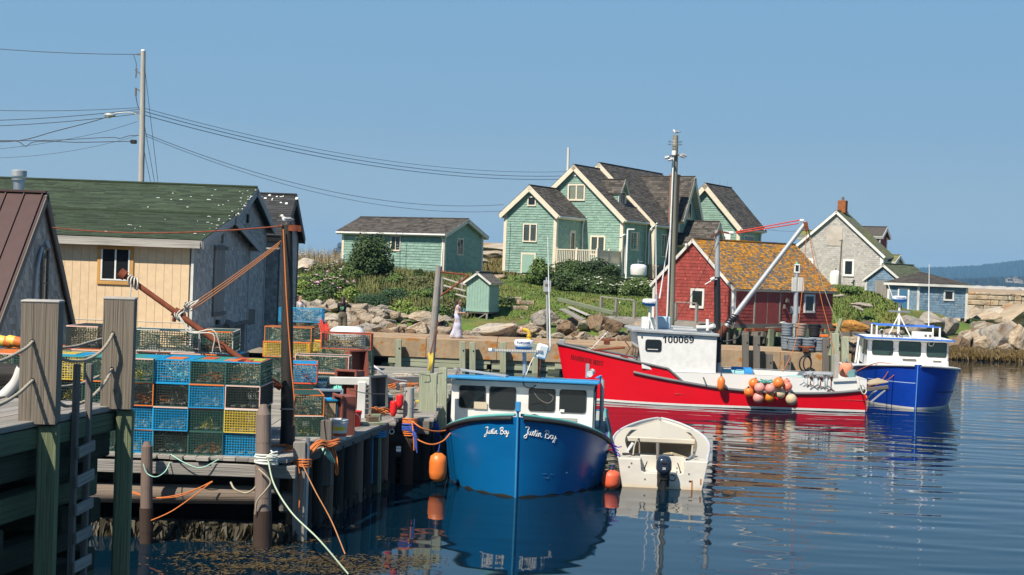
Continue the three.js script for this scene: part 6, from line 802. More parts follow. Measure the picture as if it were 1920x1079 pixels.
const sx=x0+W/2+.02;new MB().box(sx,1.22,z0-1.3,.05,0.96,2.5).build('side_panel',mat(.17,.235,.27,{map:T.blotch}),t);for(const z of[-.55,-1.3])boatWindow(t,sx+.026,1.42,z0+z,.42,.6,[0,Math.PI/2,0]);new MB().cyl(V(sx+.14,.7,z0-2.4),V(sx+.14,1.85,z0-2.4),.035,.035,8).cyl(V(sx+.16,.7,z0-1.9),V(sx+.16,1.85,z0-1.9),.05,.05,8).build('grab_pipe',M.galv,t);for(let i=0;i<4;i++)new MB().box(sx+.17,.85+i*.25,z0-2.15,.06,.14,.1).build('bracket',M.rustD,t);
new MB().box(x0+1.0,1.06,z0+.5,.6,.12,.25,0,.1,0,.01).build('foredeck_board',mat(.3,.34,.29,{map:T.wood}),t);new MB().box(x0-.62,1.02,z0+.45,.75,.1,.5,0,.08,0,.02).build('hatch',wh,t);new MB().tube([V(x0+.1,1.2,z0+1.6),V(x0+.35,1.28,z0+1.4),V(x0+.5,1.16,z0+.9),V(x0+.3,1.1,z0+.4)],.014,5,16).build('bow_line',M.rust,t);
const q=(x,y,d)=>inv(at(x,y,d));const rd=q(982,652,34);new MB().cyl(q(984,704,34),q(983,655,34),.055,.045,10).build('radar_post',M.galv,t);radome(t,rd.x,rd.y,rd.z,.23,.19,'FURUNO',.03);new MB().cyl(V(rd.x,rd.y-.08,rd.z),V(rd.x,rd.y,rd.z),.16,.2,20).build('radar_foot',mat(.02,.17,.5),t);
new MB().beam(q(921,657,33.8),q(1018,660,33.8),.07,.07,.008).build('light_bar',M.steel,t);new MB().cyl(q(916,657,33.8),q(922,657,33.8),.05,.05,10).build('lamp',M.white,t);const lens=new MB();for(let i=0;i<26;i++){const p=q(930+i*3.1,657.2+i*.09,33.75);lens.box(p.x,p.y,p.z,.022,.045,.02);}stuff(lens.build('lamp_lens',M.cream,t));
const hb=q(1016,659,33.9);new MB().box(hb.x,hb.y,hb.z,.26,.34,.22,.3,.1,-.22,.04).build('horn_box',M.white,t);new MB().cyl(q(1011,712,34.2),q(1012,668,34.2),.04,.04,10).build('exhaust',M.rust,t);new MB().cyl(q(1032,655,34.4),q(1027,443,34.4),.022,.008,8).build('aerial',M.white,t);new MB().tube([q(1019,662,34.1),q(1030,658,34.3),q(1032,650,34.4)],.02,6).build('aerial_bracket',M.galv,t);
new MB().tube([q(984,700,33.7),q(980,715,33),q(985,726,32.9),q(1000,727,32.9),q(1010,715,33)],.012,5,20).build('cable',M.wireK,t);new MB().tube([q(986,704,33.6),q(1000,672,33.8),q(1008,668,33.9)],.01,5).build('cable',M.white,t);
new MB().beam(q(853,692,34.6),q(951,706,33.6),.12,.05,.006).build('ramp_channel',M.galv,t);new MB().beam(q(862,706,34),q(858,690,34.4),.04).beam(q(852,708,34),q(860,690,34.4),.04).build('bracket',M.greyD,t);
const pv=q(1106,702,33.4);new MB().cyl(pv,V(pv.x+.05,pv.y+.03,pv.z-.4),.07,.07,12).build('plastic_pipe',M.whiteW,t);new MB().box(pv.x-.06,pv.y+.07,pv.z-.1,.08,.32,.12).build('upright_plate',M.galv,t);const br=new MB(),r=rng(3);for(let i=0;i<8;i++)br.tube([V(pv.x+.1+r()*.2,pv.y-.08,pv.z+r()*.2),V(pv.x+.2+r()*.1,pv.y-.02,pv.z+.1),V(pv.x+.25,pv.y-.12-r()*.1,pv.z+r()*.1)],.012,5,8);br.build('blue_lashing',M.ropeLB,t);
const pur=new MB();for(let i=0;i<7;i++){const a=q(1136+i,812+i*3,30.5),b2=q(1148+i*3,838+(i%3)*8,30.4);pur.tube([a,a.clone().lerp(b2,.5).add(V(.03,-.05,.04)),b2],.012,5,8);}pur.build('purple_lashing',mat(.12,.06,.35),t);
for(const[px,py]of[[1134,848],[1133,868]]){const p=q(px,py,30.4);new MB().box(p.x+.03,p.y,p.z,.1,.05,.12).build('fender_bracket',M.black,t);}
return t;
})();
function fender(px,py,d,rx,ry,m,label,capM=M.black){const c=at(px,py,d),t=thing('fender',label,'fender',c);new MB().lathe([[0,-ry],[rx*.5,-ry*.96],[rx*.88,-ry*.75],[rx,-ry*.35],[rx,ry*.35],[rx*.88,ry*.72],[rx*.4,ry*.93],[0,ry]],26,0,0,0).build('float',m,t);new MB().cyl(V(0,ry*.9,0),V(0,ry*1.08,0),rx*.3,rx*.22,12).build('neck',capM,t);new MB().tube([V(0,ry*1.05,0),V(.02,ry*1.5,-.03)],.012,5).build('line',M.ropeB,t);return t;}
const orF=mat(.80,.20,.035,{roughness:.42,map:T.grain}),coral=mat(.74,.12,.05,{roughness:.5,map:T.blotch});
fender(821,876,29.0,.178,.3,orF,'long orange fender on the left side of the blue wheelhouse boat');fender(1146,899,29.6,.19,.2,coral,'red-orange ball fender between the blue wheelhouse boat and the white skiff');
// ---------------------------------------------------------------- red boat, broadside
const RED=(()=>{
const o=at(1063,700,50.3);o.y=0;const t=thing('fishing_boat','red hulled fishing boat with white cabin lying broadside, bow to the left','fishing boat',o,-Math.PI/2);const L=10.1,B=3.5;
const S=smoothPts([[0,1.62],[.12,1.34],[.24,1.06],[.38,.84],[.53,.66],[.7,.585],[.85,.62],[1,.78]]),U=smoothPts([[0,1.9],[.08,1.76],[.15,1.62],[.25,1.43],[.335,1.27]]);
const top=x=>x<.335?U(x):x<.385?lerp(1.27,S(.385),(x-.335)/.05):S(x);
const H=hullForm({L,B,sheer:top,rake:.22,Es:4.2,Ew:5.0,pw:.8,q:2.6,qw:2.2,wl:.93,aft:.93});
const red=mat(.74,.004,.016,{map:tex(256,256,3,3,(u,v)=>.9+.14*fbm(u*4,v*4,5,4,4)),roughness:.33});
new MB().add(H.side(1,200,16)).add(H.side(-1,200,16)).add(H.transom()).build('hull',red,t);
const vy=y=>x=>(y-H.y0)/(top(x)-H.y0);for(const s of[1,-1])new MB().add(H.patch(.01,1,vy(.02),vy(.095),s,.006,120,2)).build('boot_stripe',M.white,t);for(const s of[1,-1])new MB().add(H.patch(.01,1,vy(-.2),vy(.02),s,.004,120,2)).build('antifouling',mat(.03,.012,.012),t);
const gr=mat(.16,.165,.17,{map:T.blotch,roughness:.6});
for(const s of[1,-1]){const a=[];for(let i=0;i<=90;i++){const x=lerp(.225,1,i/90);a.push(H.pt(x,(S(x)-H.y0)/(top(x)-H.y0),s,.02));}new MB().tube(a,.05,8,160).build('rub_rail',gr,t);new MB().tube(H.rail(.001,.385,1,s,.012,60),.04,8,120).build('bow_rail',gr,t);}
const bw=1.15,bul=(x,h,s,off)=>{const p=H.pt(x,1,s,off);p.y=lerp(top(x),Math.max(top(x),bw-.02*Math.sin(x*9)),h);return p;};
const wht=mat(.80,.79,.76,{map:T.grain,roughness:.5});
for(const s of[1,-1]){const m=new MB(),pos=[];for(let i=0;i<70;i++){const a=lerp(.34,1,i/70),b=lerp(.34,1,(i+1)/70);for(const[u,v]of[[-.03,-.03],[-.1,-.1]]){const p=[bul(a,0,s,u),bul(b,0,s,u),bul(b,1,s,u),bul(a,1,s,u)];for(const k of[0,1,2,0,2,3])pos.push(p[k].x,p[k].y,p[k].z);}const p=[bul(a,1,s,-.02),bul(b,1,s,-.02),bul(b,1,s,-.13),bul(a,1,s,-.13)];for(const k of[0,1,2,0,2,3])pos.push(p[k].x,p[k].y+.012,p[k].z);}const g=new THREE.BufferGeometry();g.setAttribute('position',new THREE.Float32BufferAttribute(pos,3));g.computeVertexNormals();m.add(g).build('bulwark',wht,t);}
new MB().add(H.deck(.06,0,.36)).build('foredeck',mat(.42,.44,.45,{map:T.blotch}),t);new MB().add(H.deck(x=>Math.max(.02,top(x)-.42),.36,1)).build('deck',mat(.5,.5,.47,{map:T.blotch}),t);new MB().box(0,.95,-L+.06,B*.86,.42,.06).build('stern_board',wht,t);
new MB().box(0,1.96,.22,.3,.16,.22,0,-.15,0,.02).build('bow_post',M.galv,t);
const q=(x,y,d)=>t.worldToLocal(at(x,y,d));
{const z=px=>q(px,660,48.75).z,P=[[z(1206)+.0,1.25],[z(1193.5),2.45],[z(1342),2.39],[z(1342),.8],[z(1250),.8],[z(1232),1.2]];const s=new THREE.Shape(P.map(p=>new THREE.Vector2(p[0],p[1])));const w=B-.22,g=new THREE.ExtrudeGeometry(s,{depth:w,bevelEnabled:true,bevelSize:.02,bevelThickness:.02,bevelSegments:2});g.rotateY(-Math.PI/2);g.translate(w/2,0,0);mesh('cabin',norm(g),wht,t);
new MB().beam(V(0,2.51,z(1184)),V(0,2.45,z(1347)),B+.02,.1,.02).build('roof',mat(.36,.38,.39,{map:T.blotch}),t);new MB().beam(V(B/2-.04,2.50,z(1186)),V(B/2-.04,2.44,z(1346)),.04,.06,.008).build('roof_trim',gr,t);
const x=w/2+.021;const wf=q(1225.5,648.5,48.6);const f=boatWindow(t,x,wf.y,wf.z,.5,.36,[0,Math.PI/2,0],.08);const gl=mesh('pane',norm(place(boxGeo(.36,.03,.004),-.02,-.13,.028)),M.whiteW,f);gl.name='sash';
const c=q(1272.5,636.5,48.6);lettering('100069',.235,font,M.black,t,V(x+.001,c.y-.05,c.z),[0,Math.PI/2,0]).rotation.set(0,Math.PI/2,.03);for(const k of[-1,0,1])boatWindow(t,k*1.0,1.85,z(1200)+.02,.75,.6,[-.1,0,0]);
new MB().box(x+.01,q(1204,632,48.6).y,q(1204,632,48.6).z,.03,.06,.05).build('lamp',M.greyD,t);new MB().beam(q(1319,708,48.5),q(1323,718,48.4),.05,.02).build('cleat',M.greyD,t);new MB().box(0,1.5,z(1343)-.02,B-.5,1.4,.04).build('aft_bulkhead',M.greyD,t);}
{const g=norm(new TextGeometry('HARBOUR MIST',{font:fontS,size:.165,depth:.006,curveSegments:4}));g.computeBoundingBox();const W=g.boundingBox.max.x,p=g.attributes.position,a=q(1071,671,49.5),b=q(1131,683,49.2),Lz=a.z-b.z,dy=b.y-a.y;for(let i=0;i<p.count;i++){const u=p.getX(i)/W,r=H.onZ(a.z-u*Lz,a.y-.075+dy*u+p.getY(i),1,.004+p.getZ(i));p.setXYZ(i,r.x,r.y,r.z);}g.computeVertexNormals();mesh('lettering',g,M.black,t);}
new MB().cyl(q(1110,657,49.8),q(1172,652,49.8),.04,.04,8).build('anchor_shank',M.rust,t);new MB().beam(q(1172,640,49.6),q(1182,653,49.6),.035).beam(q(1182,653,49.6),q(1172,670,49.6),.04,.03).beam(q(1164,668,49.6),q(1178,672,49.6),.06,.04).build('anchor_fluke',M.rustD,t);new MB().tube([q(1105,658,49.8),q(1118,645,49.9),q(1140,622,50)],.015,5).build('stay',M.steel,t);{const m=new MB(),r=rng(9);for(let i=0;i<8;i++){const a=q(1095+r()*12,655+r()*6,49.9),b=q(1108+r()*12,655+r()*6,49.8);m.tube([a,a.clone().lerp(b,.5).add(V(0,.12*r(),0)),b],.014,5,8);}m.build('bow_rope',M.ropeT,t);}
const rp=q(1219,572,49.6);new MB().cyl(q(1217,620,49.6),q(1219,576,49.6),.05,.045,10).build('radar_post',M.white,t);{const d=radome(t,rp.x,rp.y,rp.z,.27,.21,null,.42);const g=norm(new TextGeometry('FURUNO',{font,size:.075,depth:.004,curveSegments:3}));g.computeBoundingBox();const w=g.boundingBox.max.x,p=g.attributes.position;for(let i=0;i<p.count;i++){const a=Math.PI/2-(p.getX(i)-w/2)/.27,k=.277+p.getZ(i);p.setXYZ(i,rp.x+Math.sin(a)*k,rp.y+.06+p.getY(i),rp.z+Math.cos(a)*k);}g.computeVertexNormals();mesh('lettering',g,M.white,d);}
new MB().beam(q(1210,620,49.4),q(1218,598,49.5),.03).beam(q(1226,620,49.4),q(1219,598,49.5),.03).build('radar_strut',M.white,t);for(const[x0,y0,x1,y1,d]of[[1231,620,1230,425,49.4],[1237,560,1257,430,50]])new MB().cyl(q(x0,y0,d),q(x1,y1,d),.03,.012,8).build('aerial',M.white,t);new MB().cyl(q(1232,620,49.4),q(1231,552,49.4),.045,.04,8).build('aerial_base',M.galv,t);
{const b=q(1214,606,50.2);new MB().box(b.x,b.y,b.z,.5,.42,.4,0,0,0,.04).build('white_box',M.white,t);const c=q(1243,606,50.4);new MB().box(c.x,c.y,c.z,.6,.46,.5,0,0,0,.04).build('blue_box',mat(.35,.48,.58),t);}
new MB().cyl(q(1262,618,49.3),q(1335,622,49.3),.07,.07,10).cyl(q(1258,613,49.6),q(1300,616,49.6),.05,.05,10).build('grey_tube',M.galv,t);new MB().cyl(q(1306,614,49.2),q(1338,614,49.2),.06,.06,12).cyl(q(1327,620,49.2),q(1327,599,49.2),.06,.06,12).cyl(q(1333,613,49.1),q(1340,611,49),.075,.075,12).build('plastic_pipe',M.white,t);
new MB().cyl(q(1346,705,49.6),q(1345,432,49.6),.1,.085,14).build('mast',M.galv,t);new MB().cyl(q(1346,680,49.5),q(1345,520,49.5),.13,.11,12).build('mast_sleeve',M.black,t);new MB().beam(q(1334,445,49.5),q(1346,437,49.5),.05).beam(q(1346,434,49.5),q(1375,439,49.5),.06).build('mast_bracket',M.rustD,t);new MB().tube([q(1322,534,49.3),q(1336,526,49.3),q(1345,524,49.4)],.02,6).cyl(q(1333,525,49.3),q(1340,522,49.3),.06,.06,8).build('deck_light',M.white,t);
new MB().cyl(q(1350,628,49.3),q(1512,417,49.3),.095,.08,14).build('boom',M.galv,t);new MB().cyl(q(1348,631,49.2),q(1362,612,49.2),.12,.12,12).build('boom_foot',M.rustD,t);{const m=new MB(),r=rng(2);for(let i=0;i<7;i++)m.tor(q(1373,600,49.3).x,q(1373,600,49.3).y+(i-3)*.04,q(1373,600,49.3).z-(i-3)*.035,.13,.018,.9+r()*.4,r(),14);m.tube([q(1380,596,49.2),q(1392,615,49.2),q(1385,632,49.2),q(1365,640,49.2),q(1345,640,49.3)],.03,6,24);m.build('hydraulic_hose',M.black,t);}
for(const[a,b]of[[[1380,435],[1500,413]],[[1380,438],[1498,419]]])new MB().tube([q(...a,49.4),q(...b,49.3)],.02,5,4).build('tackle_rope',M.ropeR,t);new MB().box(q(1372,437,49.4).x,q(1372,437,49.4).y,q(1372,437,49.4).z,.1,.1,.18,0,0,0,.03).build('block',M.white,t);new MB().box(q(1504,414,49.3).x,q(1504,414,49.3).y,q(1504,414,49.3).z,.1,.1,.16,0,0,0,.03).build('block',M.white,t);new MB().beam(q(1510,416,49.2),q(1514,434,49.2),.14,.12,.02).build('boom_tip_block',M.rust,t);
for(const[pts,m]of[[[[1513,432],[1503,560],[1490,650],[1468,698]],M.ropeO],[[[1516,432],[1540,560],[1560,640],[1569,700]],M.ropeO],[[[1517,432],[1545,540],[1575,620],[1600,690]],M.ropeT],[[[1505,425],[1440,510],[1380,590]],M.ropeT]])new MB().tube(pts.map(p=>q(...p,49.3)),.013,5,30).build('fall_line',m,t);new MB().tube([q(1345,445,49.4),q(1310,530,49.6),q(1255,618,50)],.01,5,16).build('mast_stay',M.wireK,t);new MB().tube([q(1351,600,49),q(1352,660,48.8),q(1352,705,48.5)],.012,5,10).build('fender_line',M.wireK,t);
new MB().cyl(q(1345,700,50.0),q(1395,702,50.0),.16,.16,16).build('pale_roll',mat(.25,.5,.55),t);new MB().cyl(q(1395,700,49.9),q(1410,701,49.9),.17,.17,16).cyl(q(1372,695,50.3),q(1408,697,50.3),.14,.14,16).build('blue_barrel',mat(.02,.22,.55),t);
new MB().box(q(1478,712,50.2).x,q(1478,712,50.2).y,q(1478,712,50.2).z,.5,.28,1.05,0,0,0,.03).build('teal_crate',mat(.30,.52,.50),t);new MB().box(q(1462,712,50.0).x,q(1462,712,50).y,q(1462,712,50).z,.06,.36,.5,0,0,0,.02).build('white_panel',M.white,t);new MB().box(q(1535,706,50.6).x,q(1535,706,50.6).y,q(1535,706,50.6).z,.4,.3,.95,0,0,0,.05).build('grey_tote',M.galv,t);
{const r=rng(23);for(let i=0;i<9;i++){const px=1508+i*6.4,m=new MB(),a=q(px,704+r()*6,48.7),l=.22+r()*.16;m.beam(a,a.clone().add(V(.04,-l,-.04+r()*.08)),.03,.03).add(place(new THREE.ConeGeometry(.07,.2,4),a.x+.02,a.y-.05,a.z,0,0,2.6+r()*.6));m.beam(a.clone().add(V(.03,-l,0)),a.clone().add(V(.05,-l-.08,.14)),.024).beam(a.clone().add(V(.03,-l,0)),a.clone().add(V(.05,-l-.08,-.14)),.024);m.build('grapnel',i%3===2?M.rustD:M.galv,t);}}
new MB().box(q(1568,690,49).x,q(1568,690,49).y,q(1568,690,49).z,.16,.9,.16).build('stern_bitt',M.greyL,t);new MB().cyl(q(1596,702,48.8),q(1600,700,49.4),.13,.13,14).build('drain_mouth',mat(.12,.25,.25),t);new MB().beam(q(1562,712,48.6),q(1608,709,48.6),.04).beam(q(1608,709,48.6),q(1610,728,48.6),.05).build('stern_rail',M.white,t);
{const m=new MB();for(let i=0;i<3;i++)m.beam(q(1622+i*4,722-i*3,49+i*.6),q(1664-i*7,716-i*2.5,49+i*.6),.34,.05,.008);m.build('stern_plank',woodM(.5,.40,.26),t);new MB().beam(q(1618,732,48.8),q(1666,726,48.8),.1,.12,.01).build('stern_platform',M.greyD,t);new MB().beam(q(1624,762,48.8),q(1660,732,48.8),.05).beam(q(1624,748,49),q(1645,731,49),.05).build('strut',M.galv,t);new MB().tube([q(1610,708,48.5),q(1614,730,48.4),q(1620,740,48.4),q(1625,734,48.5),q(1618,722,48.5)],.022,5,20).build('stern_rope',M.ropeW,t);new MB().tube([q(1624,742,48.7),q(1628,752,48.6),q(1625,772,48.7)],.02,5).build('stern_line',M.ropeO,t);}
return t;
})();
{
const bm={orange:orF,pink:mat(.72,.30,.25,{roughness:.5,map:T.blotch}),cream:mat(.60,.47,.30,{roughness:.6,map:T.blotch}),coral:mat(.78,.20,.13,{roughness:.45,map:T.grain}),amber:mat(.78,.24,.02,{roughness:.45,map:T.grain})};
const oval=thing('buoy','single oval orange buoy hanging below the white cabin of the red boat','buoy',at(1352.5,720,48.35));new MB().lathe([[0,-.24],[.06,-.235],[.115,-.15],[.135,-.04],[.128,.02],[.135,.09],[.1,.19],[.04,.235],[0,.24]],22,0,0,0).build('float',orF,oval);new MB().tor(0,.25,0,.03,.01,0).build('eye',M.black,oval);
[[420,715,42,'orange',.35,'upper left bright orange buoy of the cluster on the red boat'],[380,790,42,'orange',.3,'lowest left orange buoy of the cluster, farthest left'],[470,755,45,'pink',.1,'pale pink buoy beside the upper left orange one'],[460,838,46,'pink',.2,'dusky pink buoy at the bottom left of the cluster'],[515,722,28,'pink',.5,'small pink buoy half hidden between the two large pink ones'],[560,762,43,'pink',.08,'pink buoy in the centre of the cluster'],[630,713,48,'orange',.1,'largest orange buoy at the upper right of the cluster'],[552,832,44,'amber',.22,'deep orange buoy at the bottom centre of the cluster'],[643,802,43,'cream',.25,'cream buoy under the largest orange one'],[705,742,40,'coral',.25,'coral buoy at the right of the cluster'],[697,703,27,'coral',.5,'small coral buoy behind the right coral one'],[738,852,48,'cream',.1,'lone cream buoy hanging lowest at the right']].forEach(([x,y,r,c,dz,l],i)=>{
const p=at(1320+x/4.495,560+y/4.495,48.55-.35+dz-.1),R0=r/4.495*p.z/-F,t=thing('buoy',l,'buoy',p,i*1.1);t.rotation.set((i%3-1)*.35,i*1.1,(i%2?1:-1)*.4);new MB().sph(0,0,0,R0,R0*1.03,R0,24).build('float',bm[c],t);new MB().cyl(V(0,R0*.95,0),V(0,R0*1.2,0),R0*.28,R0*.2,12).build('neck',c==='cream'?M.greyL:M.rubber,t);const mk=new MB();for(let k=0;k<4;k++)mk.add(place(new THREE.TorusGeometry(R0*1.006,.006,4,8,.16),0,0,0,-1.1*i+.35-k*.22,0,.1+(k%2)*.3));mk.build('mark',M.rubber,t);
});
const m=new MB(),r=rng(44);for(let i=0;i<12;i++){const a=at(1415+r()*40,711+r()*5,48.5),b=at(1420+r()*50,714+r()*6,48.45);m.tube([a,a.clone().lerp(b,.5).add(V(0,-.06*r(),.04)),b],.014,5,8);}one('rope_bundle','teal rope tying the buoy cluster to the red boat','rope bundle',m,mat(.03,.28,.25));
fender(1587,694,49.6,.24,.26,mat(.72,.27,.16,{map:T.grain}),'faded salmon ball fender at the red boat stern before the bright blue boat');
}
// ---------------------------------------------------------------- bright blue boat at right
const BLU=(()=>{
const o=at(1717,768,50.75);o.y=0;const t=thing('fishing_boat','bright blue fishing boat with white cabin of three front windows at right','fishing boat',o,-.13);
const H=hullForm({L:9.6,B:3.75,sheer:smoothPts([[0,1.6],[.08,1.52],[.2,1.4],[.4,1.2],[.7,1.05],[1,1.0]]),rake:.14,Es:3.2,Ew:4.6,pw:.76,q:2.9,qw:2.2,wl:.84,flare:.8});
const bl=mat(.006,.05,.38,{map:T.grain,roughness:.25});
new MB().add(H.side(1)).add(H.side(-1)).add(H.transom()).build('hull',bl,t);const vy=y=>x=>(y-H.y0)/(H.sheer(x)-H.y0);for(const s of[1,-1]){new MB().add(H.patch(.001,1,vy(.0),vy(.07),s,.007,90,2)).build('boot_stripe',M.whiteW,t);new MB().tube(H.rail(.002,1,.98,s,.02),.05,8,90).build('rub_rail',M.whiteW,t);new MB().add(H.patch(.06,.34,x=>vy(.62-x*.5)(x),x=>vy(.655-x*.5)(x),s,.012,30,1)).build('spray_strake',mat(.01,.02,.10),t);}
new MB().add(H.patch(.001,.16,vy(.92),vy(.945),-1,.008,16,1)).build('scuff_stripe',mat(.35,.5,.75),t);
new MB().cyl(V(0,-.3,-.012),V(0,1.58,.185),.016,.014,8).build('stem',mat(.12,.35,.75),t);new MB().add(H.deck(.03)).build('deck',M.white,t);
const q=(x,y,d)=>t.worldToLocal(at(x,y,d));const cf=q(1703,665,53.6),W=2.95,z0=cf.z,x0=cf.x,yb=1.3,yt=2.3;
new MB().box(x0,(yb+yt)/2,z0-1.3,W,yt-yb,2.6,0,0,0,.05).build('cabin',M.white,t);new MB().box(x0,yt+.045,z0-1.2,W+.3,.09,3.1,0,0,0,.03).build('roof',M.white,t);new MB().box(x0,yt+.075,z0+.36,W+.32,.05,.03).box(x0-W/2-.16,yt+.075,z0-1.2,.03,.05,3.1).build('roof_stripe',mat(.02,.14,.5),t);new MB().box(x0,yb+.18,z0+.2,W-.1,.3,.45,0,0,0,.06).build('trunk',M.white,t);
const gw=phys(.03,.055,.05,{roughness:.05});for(const[x,w]of[[-.93,.72],[.06,.76],[1.03,.68]])boatWindow(t,x0+x,2.0,z0+.004,w,.5,[0,0,0],.07,gw);for(const z of[-.5,-1.4])boatWindow(t,x0-W/2-.004,2.0,z0+z,.62,.5,[0,-Math.PI/2,0],.05,gw);new MB().beam(V(x0-.72,1.78,z0+.05),V(x0-.5,1.98,z0+.04),.02).build('wiper',M.black,t);
for(const z of[-2.7,-3.6])new MB().beam(V(x0-W/2-.05,1.2,z0+z),V(x0-W/2+.05,2.3,z0+z),.07).build('roof_post',M.white,t);
new MB().beam(V(x0-1.15,yt+.08,z0-.2),V(x0-1.15,yt+.52,z0-.2),.06).beam(V(x0+1.15,yt+.08,z0-.2),V(x0+1.15,yt+.52,z0-.2),.06).beam(V(x0-1.15,yt+.08,z0-1.8),V(x0-1.15,yt+.52,z0-1.8),.05).beam(V(x0+1.15,yt+.08,z0-1.8),V(x0+1.15,yt+.52,z0-1.8),.05).build('roof_rail_post',M.white,t);for(const z of[-.2,-1.8])new MB().beam(V(x0-1.18,yt+.54,z0+z),V(x0+1.18,yt+.54,z0+z),.05).build('roof_rail',mat(.05,.16,.55),t);
const bx=q(1729,628,53.7);new MB().box(bx.x,yt+.22,z0-.1,.72,.26,.4,0,0,0,.03).build('lamp_box',M.white,t);for(const k of[-.02,.14])new MB().cyl(V(bx.x+.12+k,yt+.22,z0+.1),V(bx.x+.12+k,yt+.22,z0+.115),.05,.05,12).build('lamp',M.greyD,t);new MB().tor(x0-.95,yt+.28,z0-.1,.1,.02,0).cyl(V(x0-.95,yt+.1,z0-.1),V(x0-.95,yt+.2,z0-.1),.03,.03,8).build('search_light',M.steel,t);{const m=new MB(),r=rng(6);for(let i=0;i<8;i++)m.tube([V(x0-.8+r()*.4,yt+.12,z0-.1),V(x0-.6+r()*.3,yt+.3,z0-.1+r()*.1),V(x0-.5+r()*.3,yt+.12,z0)],.01,5,8);m.build('cable',M.wireK,t);}
const zt=z0-1.0,rx=q(1688,560,54.6).x;new MB().cyl(V(rx,yt+.1,zt),V(rx,3.72,zt),.05,.045,10).build('radar_post',M.white,t);for(const[dx,dz]of[[-.42,.3],[.42,.3]])new MB().beam(V(rx+dx,yt+.1,zt+dz),V(rx,3.25,zt),.035).build('radar_strut',M.white,t);new MB().box(rx,3.36,zt,.8,.06,.16,0,0,0,.01).build('antenna_bar',M.steel,t);radome(t,rx,3.75,zt,.26,.2,'FURUNO',.4);new MB().beam(V(rx-.2,3.7,zt),V(rx-.45,4.35,zt),.022).build('flag_staff',M.white,t);
new MB().cyl(q(1742,612,54),q(1743,495,54),.028,.01,8).build('aerial',M.white,t);new MB().box(x0-W/2-.3,yt+.2,z0-.5,.5,.06,.35).build('side_rack',M.greyD,t);
const ln=mat(.28,.07,.045);for(const pts of[[[1600,700,51.5],[1625,688,51.6],[1645,681,51.6],[1690,684,51.4],[1716,685,51.2]],[[1674,684,51.4],[1655,712,51.2],[1625,726,50.6],[1605,728,50]],[[1694,684,51.3],[1672,708,51.1],[1645,722,50.6],[1622,728,50]]])new MB().tube(pts.map(p=>q(...p)),.018,5,24).build('mooring_line',ln,t);new MB().box(x0,1.62,z0+.32,.5,.04,.3).box(x0+1.0,1.6,z0+.4,.3,.05,.1).build('hatch',M.greyD,t);new MB().tube([V(x0+.75,2.3,z0+.1),V(x0+.72,2.18,z0+.12),V(x0+.85,2.15,z0+.12),V(x0+.92,2.28,z0+.1)],.015,5,12).build('hook_rope',M.ropeW,t);
return t;
})();
